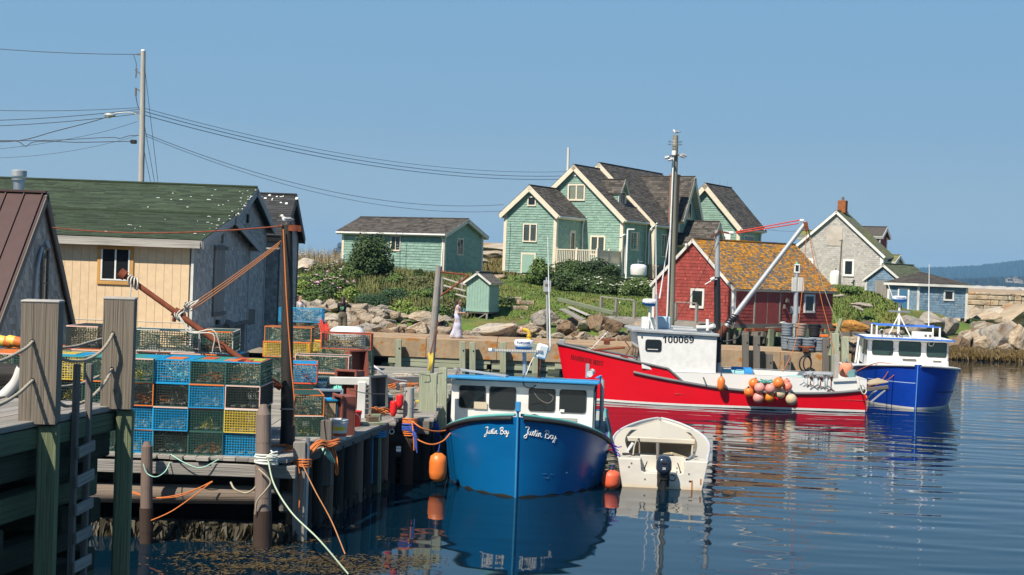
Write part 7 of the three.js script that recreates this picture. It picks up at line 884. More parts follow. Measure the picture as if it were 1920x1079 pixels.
// ---------------------------------------------------------------- white skiff with outboard, stern towards us
const SK=(()=>{
const L=4.5,a=atY(1241,916,0),dirx=.085;const bow=a.clone().add(V(Math.sin(dirx)*L,0,-Math.cos(dirx)*L));const t=thing('skiff','small worn white open skiff with outboard motor, stern towards us','boat',bow,Math.PI-dirx);
const H=hullForm({L,B:2.14,sheer:smoothPts([[0,.98],[.2,.83],[.5,.66],[.8,.57],[1,.57]]),y0:-.2,rake:.35,Es:2.3,Ew:3.2,pw:.78,q:2.5,qw:1.9,wl:.72,aft:.86,aftWl:1.02});
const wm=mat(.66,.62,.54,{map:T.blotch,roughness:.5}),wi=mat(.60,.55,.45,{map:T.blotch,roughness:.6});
new MB().add(H.side(1)).add(H.side(-1)).build('hull',wm,t);for(const s of[1,-1])new MB().tube(H.rail(.002,1,1,s,.01),.03,8,80).build('gunwale',mat(.5,.52,.55,{map:T.blotch}),t);
const inner=(x,s)=>{const p=H.pt(x,1,s,-.26);if(p.x*s<.02)p.x=s*.02;p.y+=.03;return p;},strip=(f,g2,t0,t1)=>{const pos=[];for(const s of[1,-1])for(let i=0;i<40;i++){const u=lerp(t0,t1,i/40),v=lerp(t0,t1,(i+1)/40),p=[f(u,s),f(v,s),g2(v,s),g2(u,s)];for(const k of[0,1,2,0,2,3])pos.push(p[k].x,p[k].y,p[k].z);}const g=new THREE.BufferGeometry();g.setAttribute('position',new THREE.Float32BufferAttribute(pos,3));g.computeVertexNormals();return norm(g);};
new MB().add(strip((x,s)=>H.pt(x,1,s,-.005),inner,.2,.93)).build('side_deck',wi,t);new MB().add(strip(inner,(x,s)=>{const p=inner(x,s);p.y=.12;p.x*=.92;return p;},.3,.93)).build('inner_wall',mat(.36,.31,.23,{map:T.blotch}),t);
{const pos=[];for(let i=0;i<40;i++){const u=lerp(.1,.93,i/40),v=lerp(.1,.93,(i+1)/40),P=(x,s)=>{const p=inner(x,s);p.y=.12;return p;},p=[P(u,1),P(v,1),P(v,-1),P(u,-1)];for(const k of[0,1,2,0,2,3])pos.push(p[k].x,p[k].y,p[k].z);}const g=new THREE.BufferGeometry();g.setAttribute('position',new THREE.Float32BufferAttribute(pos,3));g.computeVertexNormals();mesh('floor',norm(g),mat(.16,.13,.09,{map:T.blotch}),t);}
new MB().add(H.deck(.06,0,.36,50,.08)).build('foredeck',wi,t);const fz=-.36*L,fw=H.pt(.36,1,1,-.2);new MB().box(0,fw.y-.07,fz,fw.x*2+.06,.12,.05,0,0,0,.02).build('coaming',wi,t);new MB().box(0,.98,.14,.07,.05,.1,0,0,0,.01).box(0,1.0,.06,.03,.05,.03).build('bow_fitting',M.galv,t);
const tw=H.pt(1,1,1).x,bwid=H.pt(1,.25,1).x,s=new THREE.Shape();[[-bwid,-.25],[bwid,-.25],[tw,.58],[.48,.58],[.45,.34],[.38,.30],[-.38,.30],[-.45,.34],[-.48,.58],[-tw,.58]].forEach(([x,y],i)=>i?s.lineTo(x,y):s.moveTo(x,y));const tg=new THREE.ExtrudeGeometry(s,{depth:.06,bevelEnabled:true,bevelSize:.015,bevelThickness:.015,bevelSegments:2});tg.translate(0,0,-L-.03);
const stain=tex(256,256,1,1,(u,v)=>{const f=fbm(u*7,v*7,4,7,7),low=sstep(.42,.2,v),k=.85+.2*f;const ru=sstep(.5,.75,fbm(u*16,v*2,3,16,2))*low;return[k,k*lerp(1,.62,Math.max(ru,low*.55)),k*lerp(1,.3,Math.max(ru,low*.7))];});stain.repeat.set(.55,1);const st2=mat(.66,.62,.55,{map:stain,roughness:.5});{const u=tg.attributes.uv,p=tg.attributes.position;for(let i=0;i<u.count;i++)u.setXY(i,p.getX(i)+1,clamp((p.getY(i)+.25)/.9,.01,.98));}mesh('transom',norm(tg),st2,t);
for(const sd of[-1,1]){new MB().box(sd*(.47+(tw-.47)/2),.565,-L+.28,tw-.47,.04,.62,0,0,0,.015).build('quarter_seat',wi,t);new MB().box(sd*.47,.43,-L+.27,.03,.3,.55,0,0,0,.01).build('well_side',wm,t);new MB().tube([V(sd*.38,.33,-L+.05),V(sd*.36,.4,-L+.2),V(sd*.32,.5,-L+.3)],.012,5).build('drain_hose',M.rubber,t);}new MB().box(0,.3,-L+.27,.92,.03,.52).build('well_floor',wm,t);new MB().box(0,.45,-L+.54,.94,.32,.03,0,0,0,.01).build('well_front',wm,t);new MB().box(.3,.6,-L+.62,1.1,.05,.12,.08,0,0,.01).build('dark_pole',M.rubber,t);
const rs=new MB();for(const[x,y,h]of[[-.62,.1,.2],[-.8,.18,.12]])rs.box(x,y,-L-.05,.03,h,.006);rs.build('rust_streak',mat(.42,.15,.04),t);const bolts=new MB();for(const[x,y]of[[.65,.5],[.7,.42],[-.3,.44],[-.3,.36],[-.55,.33],[.36,.18]])bolts.box(x,y,-L-.048,.03,.03,.012);stuff(bolts.build('fitting',M.greyD,t));new MB().box(-.58,.18,-L-.05,.05,.03,.01).build('outlet',M.black,t);
new MB().tube([V(.62,.6,-L+.45),V(.6,.75,-L+.8),V(.5,.82,-L+1.6),V(.48,.6,-L+1.7),V(.47,.2,-L+1.75)],.018,6,24).build('tan_pipe',M.ropeT,t);new MB().beam(V(-.62,.58,-L+.55),V(-.64,.86,-L+.6),.04).build('rod_holder',M.ropeT,t);new MB().box(.75,.6,-L+1.1,.06,.5,.03,0,.7,.5).build('grey_strap',M.galv,t);new MB().tube([V(-.5,.6,-L+.1),V(-.62,.64,-L+.5),V(-.68,.72,-L+.8)],.03,6).build('fuel_hose',M.galv,t);
new MB().box(-.3,.3,-L+1.9,.45,.34,.4,.5,.2,.3,.02).box(-.15,.3,-L+1.55,.4,.2,.35,-.3,.2,-.2,.02).build('box_of_gear',mat(.38,.31,.19,{map:T.blotch}),t);
new MB().tube([V(.9,.6,-L+.2),V(1.05,.62,-L+.4),V(1.2,.66,-L+.8)],.012,5).build('purple_line',mat(.1,.06,.3),t);
const m=new MB(),nv=mat(.018,.028,.05,{roughness:.22}),ox=-.02,oz=-L-.25;const cowl=place(new RoundedBoxGeometry(.34,.4,.46,6,.13),ox,.52,oz);{const p=cowl.attributes.position;for(let i=0;i<p.count;i++){const y=p.getY(i);const k=1-.16*Math.max(0,(y-.5)/.2)-.25*Math.max(0,(.48-y)/.16);p.setX(i,ox+(p.getX(i)-ox)*k);}cowl.computeVertexNormals();}m.add(cowl).build('engine_cowl',nv,t);new MB().box(ox,.58,oz-.232,.11,.045,.012,0,0,0,.004).build('air_intake',M.void,t);lettering('25',.045,font,M.white,t,V(ox,.47,oz-.235),[0,Math.PI,0]);
new MB().box(ox,.28,oz+.02,.17,.16,.28,0,0,0,.03).box(ox,.1,oz,.12,.4,.2,0,0,0,.03).box(ox,-.1,oz-.03,.15,.05,.34,0,0,0,.02).build('motor_leg',M.black,t);new MB().box(ox,.3,-L-.06,.26,.22,.1,0,0,0,.02).box(ox-.1,.2,-L-.1,.05,.3,.08).box(ox+.1,.2,-L-.1,.05,.3,.08).build('bracket',M.rubber,t);new MB().tube([V(ox-.14,.33,oz),V(ox-.24,.3,oz-.02),V(ox-.22,.2,oz),V(ox-.12,.22,oz)],.012,5,16).tube([V(ox+.05,.26,oz-.1),V(ox+.1,.1,oz-.1),V(ox+.02,0,oz-.1)],.014,5).build('cable',M.rubber,t);new MB().cyl(V(ox+.13,.6,-L+.05),V(ox+.13,.9,-L+.25),.03,.04,10).build('tiller',M.greyD,t);
return t;
})();
// ================================================================== PLANTS
const leafM=(r,g,b)=>vtx(mat(r,g,b,{roughness:.75}));
function leaves(center,lumps,n,size,m,seed,{up=.35,flat:fl=1,t0=.5,t1=1.3,shell=.35}={}){
const r=rng(seed),pos=[],nor=[],col=[];const tot=lumps.reduce((a,l)=>a+l[3]*l[4]+l[3]*l[5],0);
for(const[cx,cy,cz,rx,ry,rz]of lumps){
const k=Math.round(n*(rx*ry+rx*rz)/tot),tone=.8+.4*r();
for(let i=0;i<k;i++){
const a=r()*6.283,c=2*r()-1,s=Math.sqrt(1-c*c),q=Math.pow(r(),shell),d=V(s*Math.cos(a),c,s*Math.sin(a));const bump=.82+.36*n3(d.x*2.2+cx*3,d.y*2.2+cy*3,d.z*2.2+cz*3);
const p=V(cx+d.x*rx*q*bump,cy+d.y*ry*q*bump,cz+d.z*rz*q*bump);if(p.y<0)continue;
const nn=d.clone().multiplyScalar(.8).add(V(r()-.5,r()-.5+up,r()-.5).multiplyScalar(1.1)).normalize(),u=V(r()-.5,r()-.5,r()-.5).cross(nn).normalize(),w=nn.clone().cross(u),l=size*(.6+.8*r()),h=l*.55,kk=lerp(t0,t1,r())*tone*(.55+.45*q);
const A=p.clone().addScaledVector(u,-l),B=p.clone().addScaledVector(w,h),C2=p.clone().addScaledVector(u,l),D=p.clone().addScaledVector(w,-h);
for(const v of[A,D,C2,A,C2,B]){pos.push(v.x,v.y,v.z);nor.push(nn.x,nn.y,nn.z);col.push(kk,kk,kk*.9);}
}
}
const g=new THREE.BufferGeometry();g.setAttribute('position',new THREE.Float32BufferAttribute(pos,3));g.setAttribute('normal',new THREE.Float32BufferAttribute(nor,3));g.setAttribute('uv',new THREE.Float32BufferAttribute(new Float32Array(pos.length/3*2),2));g.setAttribute('color',new THREE.Float32BufferAttribute(col,3));return g;
}
function bush(px,py,d,w,h,n,size,m,label,seed,o={}){
const p=at(px,py,d);p.y=gh(p.x,p.z)-.1;const t=thing(o.name||'bush',label,o.cat||'bush',p),r=rng(seed),L=[],K=o.k||16;
for(let i=0;i<K;i++){const a=r()*6.28,q=Math.sqrt(r())*.62,hy=r();L.push([Math.cos(a)*q*w/2,h*(.2+.62*hy*(1-q*.55)),Math.sin(a)*q*w*.4,w*(.17+.13*r()),h*(.18+.12*r()),w*(.17+.1*r())]);}
L.push([0,h*.3,0,w*.4,h*.3,w*.34]);
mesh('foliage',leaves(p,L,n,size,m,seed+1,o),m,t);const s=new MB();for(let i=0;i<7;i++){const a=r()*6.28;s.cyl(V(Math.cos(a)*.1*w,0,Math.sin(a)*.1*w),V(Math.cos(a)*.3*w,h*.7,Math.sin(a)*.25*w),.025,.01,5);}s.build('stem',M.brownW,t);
if(o.flowers){const f=new MB();for(let i=0;i<o.flowers[0];i++){const a=r()*6.28,c=r(),l=L[r()*L.length|0];f.sph(l[0]+Math.cos(a)*l[3],Math.max(.1,l[1]+l[4]*(c*.9)),l[2]+Math.abs(Math.sin(a))*l[5],.05+.05*r(),.03,.05,5);}stuff(f.build('blossom',o.flowers[1],t));}return t;
}
const g1=leafM(.045,.085,.018),g2=leafM(.085,.145,.026),g3=leafM(.15,.21,.035),g4=leafM(.035,.09,.038),g5=leafM(.13,.14,.05),pinkF=mat(.62,.34,.45),whiteF=mat(.62,.60,.52);
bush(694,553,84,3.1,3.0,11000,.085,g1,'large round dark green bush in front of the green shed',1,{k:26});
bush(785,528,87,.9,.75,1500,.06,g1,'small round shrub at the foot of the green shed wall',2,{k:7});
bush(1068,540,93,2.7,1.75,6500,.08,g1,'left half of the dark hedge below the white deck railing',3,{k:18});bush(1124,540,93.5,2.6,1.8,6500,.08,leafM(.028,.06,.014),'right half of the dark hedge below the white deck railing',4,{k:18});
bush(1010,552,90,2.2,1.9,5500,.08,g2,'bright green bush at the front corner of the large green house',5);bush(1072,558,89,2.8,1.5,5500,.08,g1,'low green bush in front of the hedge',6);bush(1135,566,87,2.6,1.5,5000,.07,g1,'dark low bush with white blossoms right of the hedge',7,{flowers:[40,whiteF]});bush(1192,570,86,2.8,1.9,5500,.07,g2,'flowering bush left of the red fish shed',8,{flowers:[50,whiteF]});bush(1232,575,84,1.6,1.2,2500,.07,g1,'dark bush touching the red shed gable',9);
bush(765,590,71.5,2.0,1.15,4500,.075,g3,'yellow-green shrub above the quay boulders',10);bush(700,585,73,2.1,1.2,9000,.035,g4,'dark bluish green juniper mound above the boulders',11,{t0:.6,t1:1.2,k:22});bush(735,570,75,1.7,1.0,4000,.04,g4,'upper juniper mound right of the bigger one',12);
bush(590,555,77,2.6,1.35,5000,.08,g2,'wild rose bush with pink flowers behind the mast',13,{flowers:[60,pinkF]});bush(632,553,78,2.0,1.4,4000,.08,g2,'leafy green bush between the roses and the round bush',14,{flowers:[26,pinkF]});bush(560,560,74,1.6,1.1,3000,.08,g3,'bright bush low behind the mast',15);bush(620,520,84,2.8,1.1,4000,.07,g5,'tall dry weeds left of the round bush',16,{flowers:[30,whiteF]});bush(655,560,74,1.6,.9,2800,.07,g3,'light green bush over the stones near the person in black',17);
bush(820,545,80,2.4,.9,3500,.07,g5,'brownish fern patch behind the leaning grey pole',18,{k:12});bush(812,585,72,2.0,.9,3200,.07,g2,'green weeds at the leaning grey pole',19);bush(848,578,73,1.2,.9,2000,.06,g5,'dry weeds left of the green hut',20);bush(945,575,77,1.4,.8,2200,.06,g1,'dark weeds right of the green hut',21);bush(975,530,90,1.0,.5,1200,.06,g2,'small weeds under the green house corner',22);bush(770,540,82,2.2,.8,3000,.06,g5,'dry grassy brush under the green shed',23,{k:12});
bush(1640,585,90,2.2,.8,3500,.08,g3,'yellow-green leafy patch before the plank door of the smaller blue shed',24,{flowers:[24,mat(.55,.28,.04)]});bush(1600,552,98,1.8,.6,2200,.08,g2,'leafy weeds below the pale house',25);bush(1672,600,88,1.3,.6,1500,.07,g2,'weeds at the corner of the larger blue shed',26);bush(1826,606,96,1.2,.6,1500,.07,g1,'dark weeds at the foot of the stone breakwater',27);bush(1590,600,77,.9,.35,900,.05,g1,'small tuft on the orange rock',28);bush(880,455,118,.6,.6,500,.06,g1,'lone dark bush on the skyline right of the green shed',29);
function grass(name,label,n,fn,h,m,seed,{w=.012,lean=.5,seedHead=0}={}){
const r=rng(seed),pos=[],nor=[],col=[];
for(let i=0;i<n;i++){const q=fn(r);if(!q)continue;const p=flat(q[0],560,q[1],0);p.y=gh(p.x,p.z)-.02;const tone=.75+.5*r(),hh=h*(.5+r()*.8);for(let b=0;b<5;b++){const a=r()*6.28,dx=Math.cos(a),dz=Math.sin(a),l=lean*hh*r(),ww=w*(.7+r()),x=p.x+(r()-.5)*.25,z=p.z+(r()-.5)*.25,c=tone*(.8+.4*r());pos.push(x-dz*ww,p.y,z+dx*ww,x+dz*ww,p.y,z-dx*ww,x+dx*l,p.y+hh*(.8+.4*r()),z+dz*l);for(let k=0;k<3;k++){nor.push(dx*.3,.9,.35+dz*.2);col.push(c,c,c*.85);}}}
const g=new THREE.BufferGeometry();g.setAttribute('position',new THREE.Float32BufferAttribute(pos,3));g.setAttribute('normal',new THREE.Float32BufferAttribute(nor,3));g.setAttribute('uv',new THREE.Float32BufferAttribute(new Float32Array(pos.length/3*2),2));g.setAttribute('color',new THREE.Float32BufferAttribute(col,3));tag(stuff(mesh(name,g,m)),label,'grass');
}
grass('grass','mown green grass on the slope below the green house',16000,r=>[860+r()*420,72.5+r()*24],.09,leafM(.115,.165,.036),41,{w:.018});
grass('grass','rough brownish grass on the slope below the green shed',9000,r=>{const x=545+r()*340;return[x,72+r()*20];},.32,leafM(.105,.115,.036),42,{w:.02});
grass('grass','grass on the slope right of the red shed',9000,r=>[1560+r()*130,80+r()*25],.15,leafM(.12,.165,.038),43,{w:.02});
grass('grass','dry heath grass on the hill between the green shed and house',6000,r=>[835+r()*130,95+r()*36],.25,leafM(.15,.12,.045),44,{w:.03});
grass('grass','tall dry stalks against the sky left of the green shed',500,r=>[553+r()*84,87+r()*4],.95,leafM(.24,.19,.12),45,{w:.012,lean:.25});
{const r=rng(46),f=new MB();for(let i=0;i<90;i++){const p=flat(553+r()*84,560,87+r()*4,0);p.y=gh(p.x,p.z)+.4+r()*.6;f.sph(p.x,p.y,p.z,.04+r()*.05,.03,.05,5);}tag(stuff(mesh('wild_flowers',f.geo(),mat(.5,.45,.40))),'pale seed heads among the tall stalks left of the green shed','wild flowers');}
// ================================================================== FIGURES
function sdfGeo(bones,k,cell){
const lo=V(1e9,1e9,1e9),hi=V(-1e9,-1e9,-1e9);for(const[a,b,r0,r1]of bones)for(const[p,r]of[[a,r0],[b,r1]]){lo.min(V(p[0]-r,p[1]-r,p[2]-r));hi.max(V(p[0]+r,p[1]+r,p[2]+r));}
const c=lo.clone().add(hi).multiplyScalar(.5),e=hi.clone().sub(lo),N=Math.ceil(Math.max(e.x,e.y,e.z)/cell)+8,half=N/2;const mc=new MarchingCubes(N,new THREE.MeshStandardMaterial(),false,false,60000);mc.isolation=0;
const B=bones.map(([a,b,r0,r1])=>{const A=V(...a),D=V(...b).sub(A);return[A,D,D.lengthSq()||1e-9,r0,r1];}),p=V(),q=V();
for(let z=0;z<N;z++)for(let y=0;y<N;y++)for(let x=0;x<N;x++){p.set(c.x+(x-half)*cell,c.y+(y-half)*cell,c.z+(z-half)*cell);let d=1e9;for(const[A,D,L,r0,r1]of B){q.copy(p).sub(A);const t=clamp(q.dot(D)/L),s=q.addScaledVector(D,-t).length()-lerp(r0,r1,t),h=Math.max(k-Math.abs(d-s),0)/k;d=Math.min(d,s)-h*h*k*.25;}mc.field[x+y*N+z*N*N]=-d;}
mc.update();const n=mc.count,g=new THREE.BufferGeometry(),P=new Float32Array(mc.positionArray.slice(0,n*3)),Nn=new Float32Array(mc.normalArray.slice(0,n*3));for(let i=0;i<n;i++){P[i*3]=c.x+P[i*3]*half*cell;P[i*3+1]=c.y+P[i*3+1]*half*cell;P[i*3+2]=c.z+P[i*3+2]*half*cell;}
g.setAttribute('position',new THREE.BufferAttribute(P,3));g.setAttribute('normal',new THREE.BufferAttribute(Nn,3));return norm(g);
}
const skin=mat(.52,.30,.20,{roughness:.6}),hairM=mat(.035,.017,.011,{roughness:.55});
function figure(label,p,turn,J,clothes,hair){
const t=thing('person',label,'person',p,turn),B=(a,b,r0,r1)=>[J[a],J[b],r0,r1];
const bones=[B('hip','waist',.125,.11),B('waist','chest',.11,.125),B('chest','neck',.115,.055),B('neck','skull',.048,.05),[[J.chest[0]-.15,J.chest[1]+.06,J.chest[2]],[J.chest[0]+.15,J.chest[1]+.06,J.chest[2]],.06,.06]];for(const s of['l','r'])bones.push(B(s+'sho',s+'elb',.05,.04),B(s+'elb',s+'wri',.04,.028),B(s+'thigh',s+'knee',.09,.06),B(s+'knee',s+'ank',.056,.04),B(s+'ank',s+'toe',.042,.03));
const geos=[sdfGeo(bones,.05,.022)];const h=J.skull;geos.push(sdfGeo([[[h[0],h[1]+.05,h[2]-.01],[h[0],h[1]+.06,h[2]+.01],.088,.085],[[h[0],h[1]-.02,h[2]+.02],[h[0],h[1]-.065,h[2]+.045],.06,.038],[[h[0],h[1]+.025,h[2]+.085],[h[0],h[1]-.0,h[2]+.105],.012,.014],[[h[0]-.085,h[1]+.03,h[2]-.01],[h[0]-.088,h[1]-.005,h[2]-.005],.014,.01],[[h[0]+.085,h[1]+.03,h[2]-.01],[h[0]+.088,h[1]-.005,h[2]-.005],.014,.01],[[h[0],h[1]-.1,h[2]-.02],[h[0],h[1],h[2]],.05,.05]],.025,.008));
for(const s of['l','r']){const w=V(...J[s+'wri']),d=w.clone().sub(V(...J[s+'elb'])).normalize(),sd=d.clone().cross(V(0,0,1)).normalize(),m=[];const side=sd.lengthSq()<.1?V(1,0,0):sd,pl=w.clone().addScaledVector(d,.075);m.push([w.toArray(),pl.toArray(),.026,.03]);for(let f=0;f<4;f++){const a=pl.clone().addScaledVector(side,(f-1.5)*.019),b=a.clone().addScaledVector(d,.035+.006*(f%3)),c=b.clone().addScaledVector(d,.02).add(V(0,-.02,.012));m.push([a.toArray(),b.toArray(),.0095,.009],[b.toArray(),c.toArray(),.009,.008]);}const th=w.clone().addScaledVector(d,.03).addScaledVector(side,-.03);m.push([w.clone().addScaledVector(d,.015).toArray(),th.toArray(),.013,.012],[th.toArray(),th.clone().addScaledVector(d,.035).addScaledVector(side,-.012).toArray(),.011,.009]);geos.push(sdfGeo(m,.012,.005));}
mesh('body',mergeGeometries(geos),skin,t);
for(const[name,m,f,k]of clothes)mesh(name,f instanceof THREE.BufferGeometry?f:sdfGeo(f(B,J),k||.05,.02),m,t);
const e=new MB();for(const s of[-1,1])e.sph(h[0]+s*.032,h[1]+.035,h[2]+.083,.011,.007,.006,8);e.build('eyes',hairM,t);new MB().box(h[0],h[1]-.04,h[2]+.088,.045,.01,.012).build('mouth',mat(.4,.12,.1),t);
mesh('hair',sdfGeo(hair(h),.04,.014),hairM,t);return t;
}
{
const J={hip:[0,.93,0],waist:[0,1.08,.01],chest:[0,1.28,.02],neck:[0,1.46,.0],skull:[0,1.58,.03],lsho:[.18,1.38,0],rsho:[-.18,1.38,0],lelb:[.22,1.15,.12],relb:[-.3,1.3,.12],lwri:[.1,1.4,.3],rwri:[-.09,1.48,.28],lthigh:[.09,.9,0],rthigh:[-.09,.9,0],lknee:[.1,.5,.03],rknee:[-.12,.5,.02],lank:[.1,.08,0],rank:[-.13,.08,0],ltoe:[.11,.04,.15],rtoe:[-.14,.04,.14]};
const t=figure('person in black T-shirt and khaki trousers with long hair, taking a picture, back to us',flat(641,628,63.4,QH-.1),Math.PI-.15,J,[['shirt',mat(.012,.012,.014,{roughness:.9}),(B,J)=>[B('hip','waist',.15,.13),B('waist','chest',.13,.145),B('chest','neck',.13,.07),[[-.16,1.34,0],[.16,1.34,0],.075,.075],B('lsho','lelb',.075,.06),B('rsho','relb',.075,.06)]],['trousers',mat(.13,.11,.075,{roughness:.9}),(B,J)=>[[[0,.98,0],[0,.9,0],.155,.15],B('lthigh','lknee',.108,.085),B('rthigh','rknee',.108,.085),B('lknee','lank',.085,.075),B('rknee','rank',.085,.075)]],['shoes',M.black,(B,J)=>[B('lank','ltoe',.05,.042),B('rank','rtoe',.05,.042)],.02]],h=>[[[h[0],h[1]+.07,h[2]-.02],[h[0],h[1]+.06,h[2]-.02],.1,.1],[[h[0],h[1]+.04,h[2]-.07],[h[0],h[1]-.16,h[2]-.1],.085,.1],[[h[0],h[1]-.16,h[2]-.1],[h[0]+.02,h[1]-.34,h[2]-.13],.1,.05]]);
const lg=new MB().add(place(new THREE.TorusGeometry(.07,.012,6,24),0,1.24,-.142,0,.1)).add(place(new THREE.CylinderGeometry(.04,.04,.01,20),0,1.24,-.142,0,Math.PI/2));lg.build('shirt_print',mat(.05,.5,.16),t);new MB().add(place(new THREE.TorusGeometry(.055,.012,6,20,3.6),0,1.2,-.166,0,.1)).build('shirt_print',mat(.3,.3,.3),t);const cam=tag(mesh('camera',new MB().box(0,0,0,.14,.08,.06,0,0,0,.01).cyl(V(0,0,.03),V(0,0,.1),.035,.035,12).geo(),M.black),'small black camera held up by the person in black','camera');cam.position.copy(t.localToWorld(V(0,1.52,.33)));cam.rotation.y=Math.PI-.15;
}
{
const J={hip:[0,.93,0],waist:[0,1.08,.01],chest:[0,1.27,.02],neck:[0,1.45,.01],skull:[0,1.56,.05],lsho:[.16,1.37,0],rsho:[-.16,1.37,0],lelb:[.2,1.12,.05],relb:[-.2,1.12,.06],lwri:[.12,1.13,.29],rwri:[-.1,1.14,.3],lthigh:[.08,.9,0],rthigh:[-.08,.9,0],lknee:[.08,.5,.08],rknee:[-.08,.5,-.02],lank:[.08,.09,.12],rank:[-.08,.12,-.22],ltoe:[.08,.04,.26],rtoe:[-.08,.05,-.1]};
const dress=mat(.56,.56,.68,{roughness:.85,map:T.grain});
const t=figure('woman with long brown hair walking right along the quay in a long pale lavender dress',flat(856,637,62.9,QH+.0),Math.PI/2-.1,J,[['dress',dress,(B,J)=>[B('hip','waist',.15,.12),B('waist','chest',.12,.135),[[-.08,1.34,.02],[.08,1.34,.02],.08,.08],[[0,.93,0],[0,.55,.02],.155,.155],[[0,.55,.02],[.02,.12,.06],.15,.17],[[0,.55,.02],[-.02,.1,-.2],.14,.11],[[-.1,1.35,0],[-.1,1.43,0],.035,.03],[[.1,1.35,0],[.1,1.43,0],.035,.03]],.08]],h=>[[[h[0],h[1]+.07,h[2]-.03],[h[0],h[1]+.06,h[2]-.03],.1,.1],[[h[0],h[1]+.03,h[2]-.08],[h[0],h[1]-.2,h[2]-.12],.08,.085],[[h[0],h[1]-.2,h[2]-.12],[h[0],h[1]-.36,h[2]-.14],.08,.04]]);
const bot=tag(mesh('water_bottle',new MB().lathe([[0,0],[.032,0],[.034,.12],[.02,.16],[.02,.19],[0,.19]],14,0,0,0).geo(),mat(.05,.3,.6,{roughness:.3})),'blue water bottle carried by the woman in the lavender dress','bottle');bot.position.copy(t.localToWorld(V(.13,1.14,.26)));const ph=tag(mesh('phone',new MB().box(0,0,0,.075,.012,.15,0,0,0,.003).geo(),M.black),'dark phone held out by the woman in the lavender dress','phone');ph.position.copy(t.localToWorld(V(-.08,1.18,.4)));ph.rotation.y=Math.PI/2;
const bag=tag(mesh('shoulder_bag',norm(new RoundedBoxGeometry(.1,.2,.22,3,.04)),M.black),'black bag hanging at the back of the woman in the lavender dress','bag');bag.position.copy(t.localToWorld(V(-.12,.98,-.2)));
}
{
const J={hip:[0,.45,0],waist:[0,.6,.01],chest:[0,.82,.03],neck:[0,1.0,.02],skull:[0,1.12,.05],lsho:[.17,.92,0],rsho:[-.17,.92,0],lelb:[.22,.68,.1],relb:[-.22,.68,.1],lwri:[.1,.58,.28],rwri:[-.1,.58,.28],lthigh:[.09,.45,.02],rthigh:[-.09,.45,.02],lknee:[.1,.48,.42],rknee:[-.1,.48,.42],lank:[.1,.08,.45],rank:[-.1,.08,.45],ltoe:[.1,.04,.6],rtoe:[-.1,.04,.6]};const p=at(560,590,66.5);p.y=gh(p.x,p.z)+.35;
figure('person with dark hair in a pale top sitting among boulders, half hidden by the mast',p,.8,J,[['top',mat(.6,.52,.5,{roughness:.9}),B=>[B('hip','waist',.15,.13),B('waist','chest',.13,.14),[[-.15,.88,.02],[.15,.88,.02],.075,.075],B('lsho','lelb',.07,.06),B('rsho','relb',.07,.06)]],['trousers',mat(.04,.05,.09),B=>[B('lthigh','lknee',.105,.08),B('rthigh','rknee',.105,.08),B('lknee','lank',.08,.065),B('rknee','rank',.08,.065)]]],h=>[[[h[0],h[1]+.07,h[2]-.02],[h[0],h[1]+.06,h[2]-.02],.1,.1],[[h[0],h[1]+.03,h[2]-.08],[h[0],h[1]-.16,h[2]-.1],.085,.08]]);
}
function gull(p,turn,label,s=1){
const t=thing('gull',label,'gull',p,turn);t.scale.setScalar(s);const wM=mat(.72,.71,.69,{roughness:.8}),gM=mat(.28,.30,.32,{roughness:.8});
mesh('body',sdfGeo([[[0,.16,.06],[0,.17,-.1],.075,.06],[[0,.17,-.1],[0,.16,-.2],.055,.02],[[0,.19,.1],[0,.27,.15],.05,.036],[[0,.28,.16],[0,.285,.175],.042,.036]],.05,.011),wM,t);
for(const x of[-1,1])mesh('wing',sdfGeo([[[x*.062,.19,.07],[x*.066,.19,-.08],.03,.042],[[x*.066,.19,-.08],[x*.035,.175,-.24],.035,.012]],.03,.009),gM,t);const wt=new MB();for(const x of[-1,1])wt.cyl(V(x*.03,.175,-.2),V(x*.012,.165,-.32),.018,.004,8);wt.build('wing_tip',M.black,t);
new MB().cyl(V(0,.277,.2),V(0,.268,.265),.013,.005,8).build('beak',mat(.7,.42,.05),t);const l=new MB();for(const x of[-.025,.025]){l.cyl(V(x,.1,.01),V(x,0,.015),.007,.006,6);l.box(x,.004,.035,.03,.008,.05);}l.build('legs',mat(.6,.35,.28),t);const e=new MB();for(const x of[-1,1])e.sph(x*.032,.292,.19,.007,.007,.007,6);e.build('eye',M.black,t);return t;
}
gull(at(537,421,24.3).add(V(0,0,0)),-Math.PI/2+.15,'gull standing on the black derrick mast',.5);gull(at(1268,253,63.4),-1.9,'white gull standing on top of the light pole',.72);gull(at(1613,427,128),2.4,'gull on the roof of the dark red house',.7);
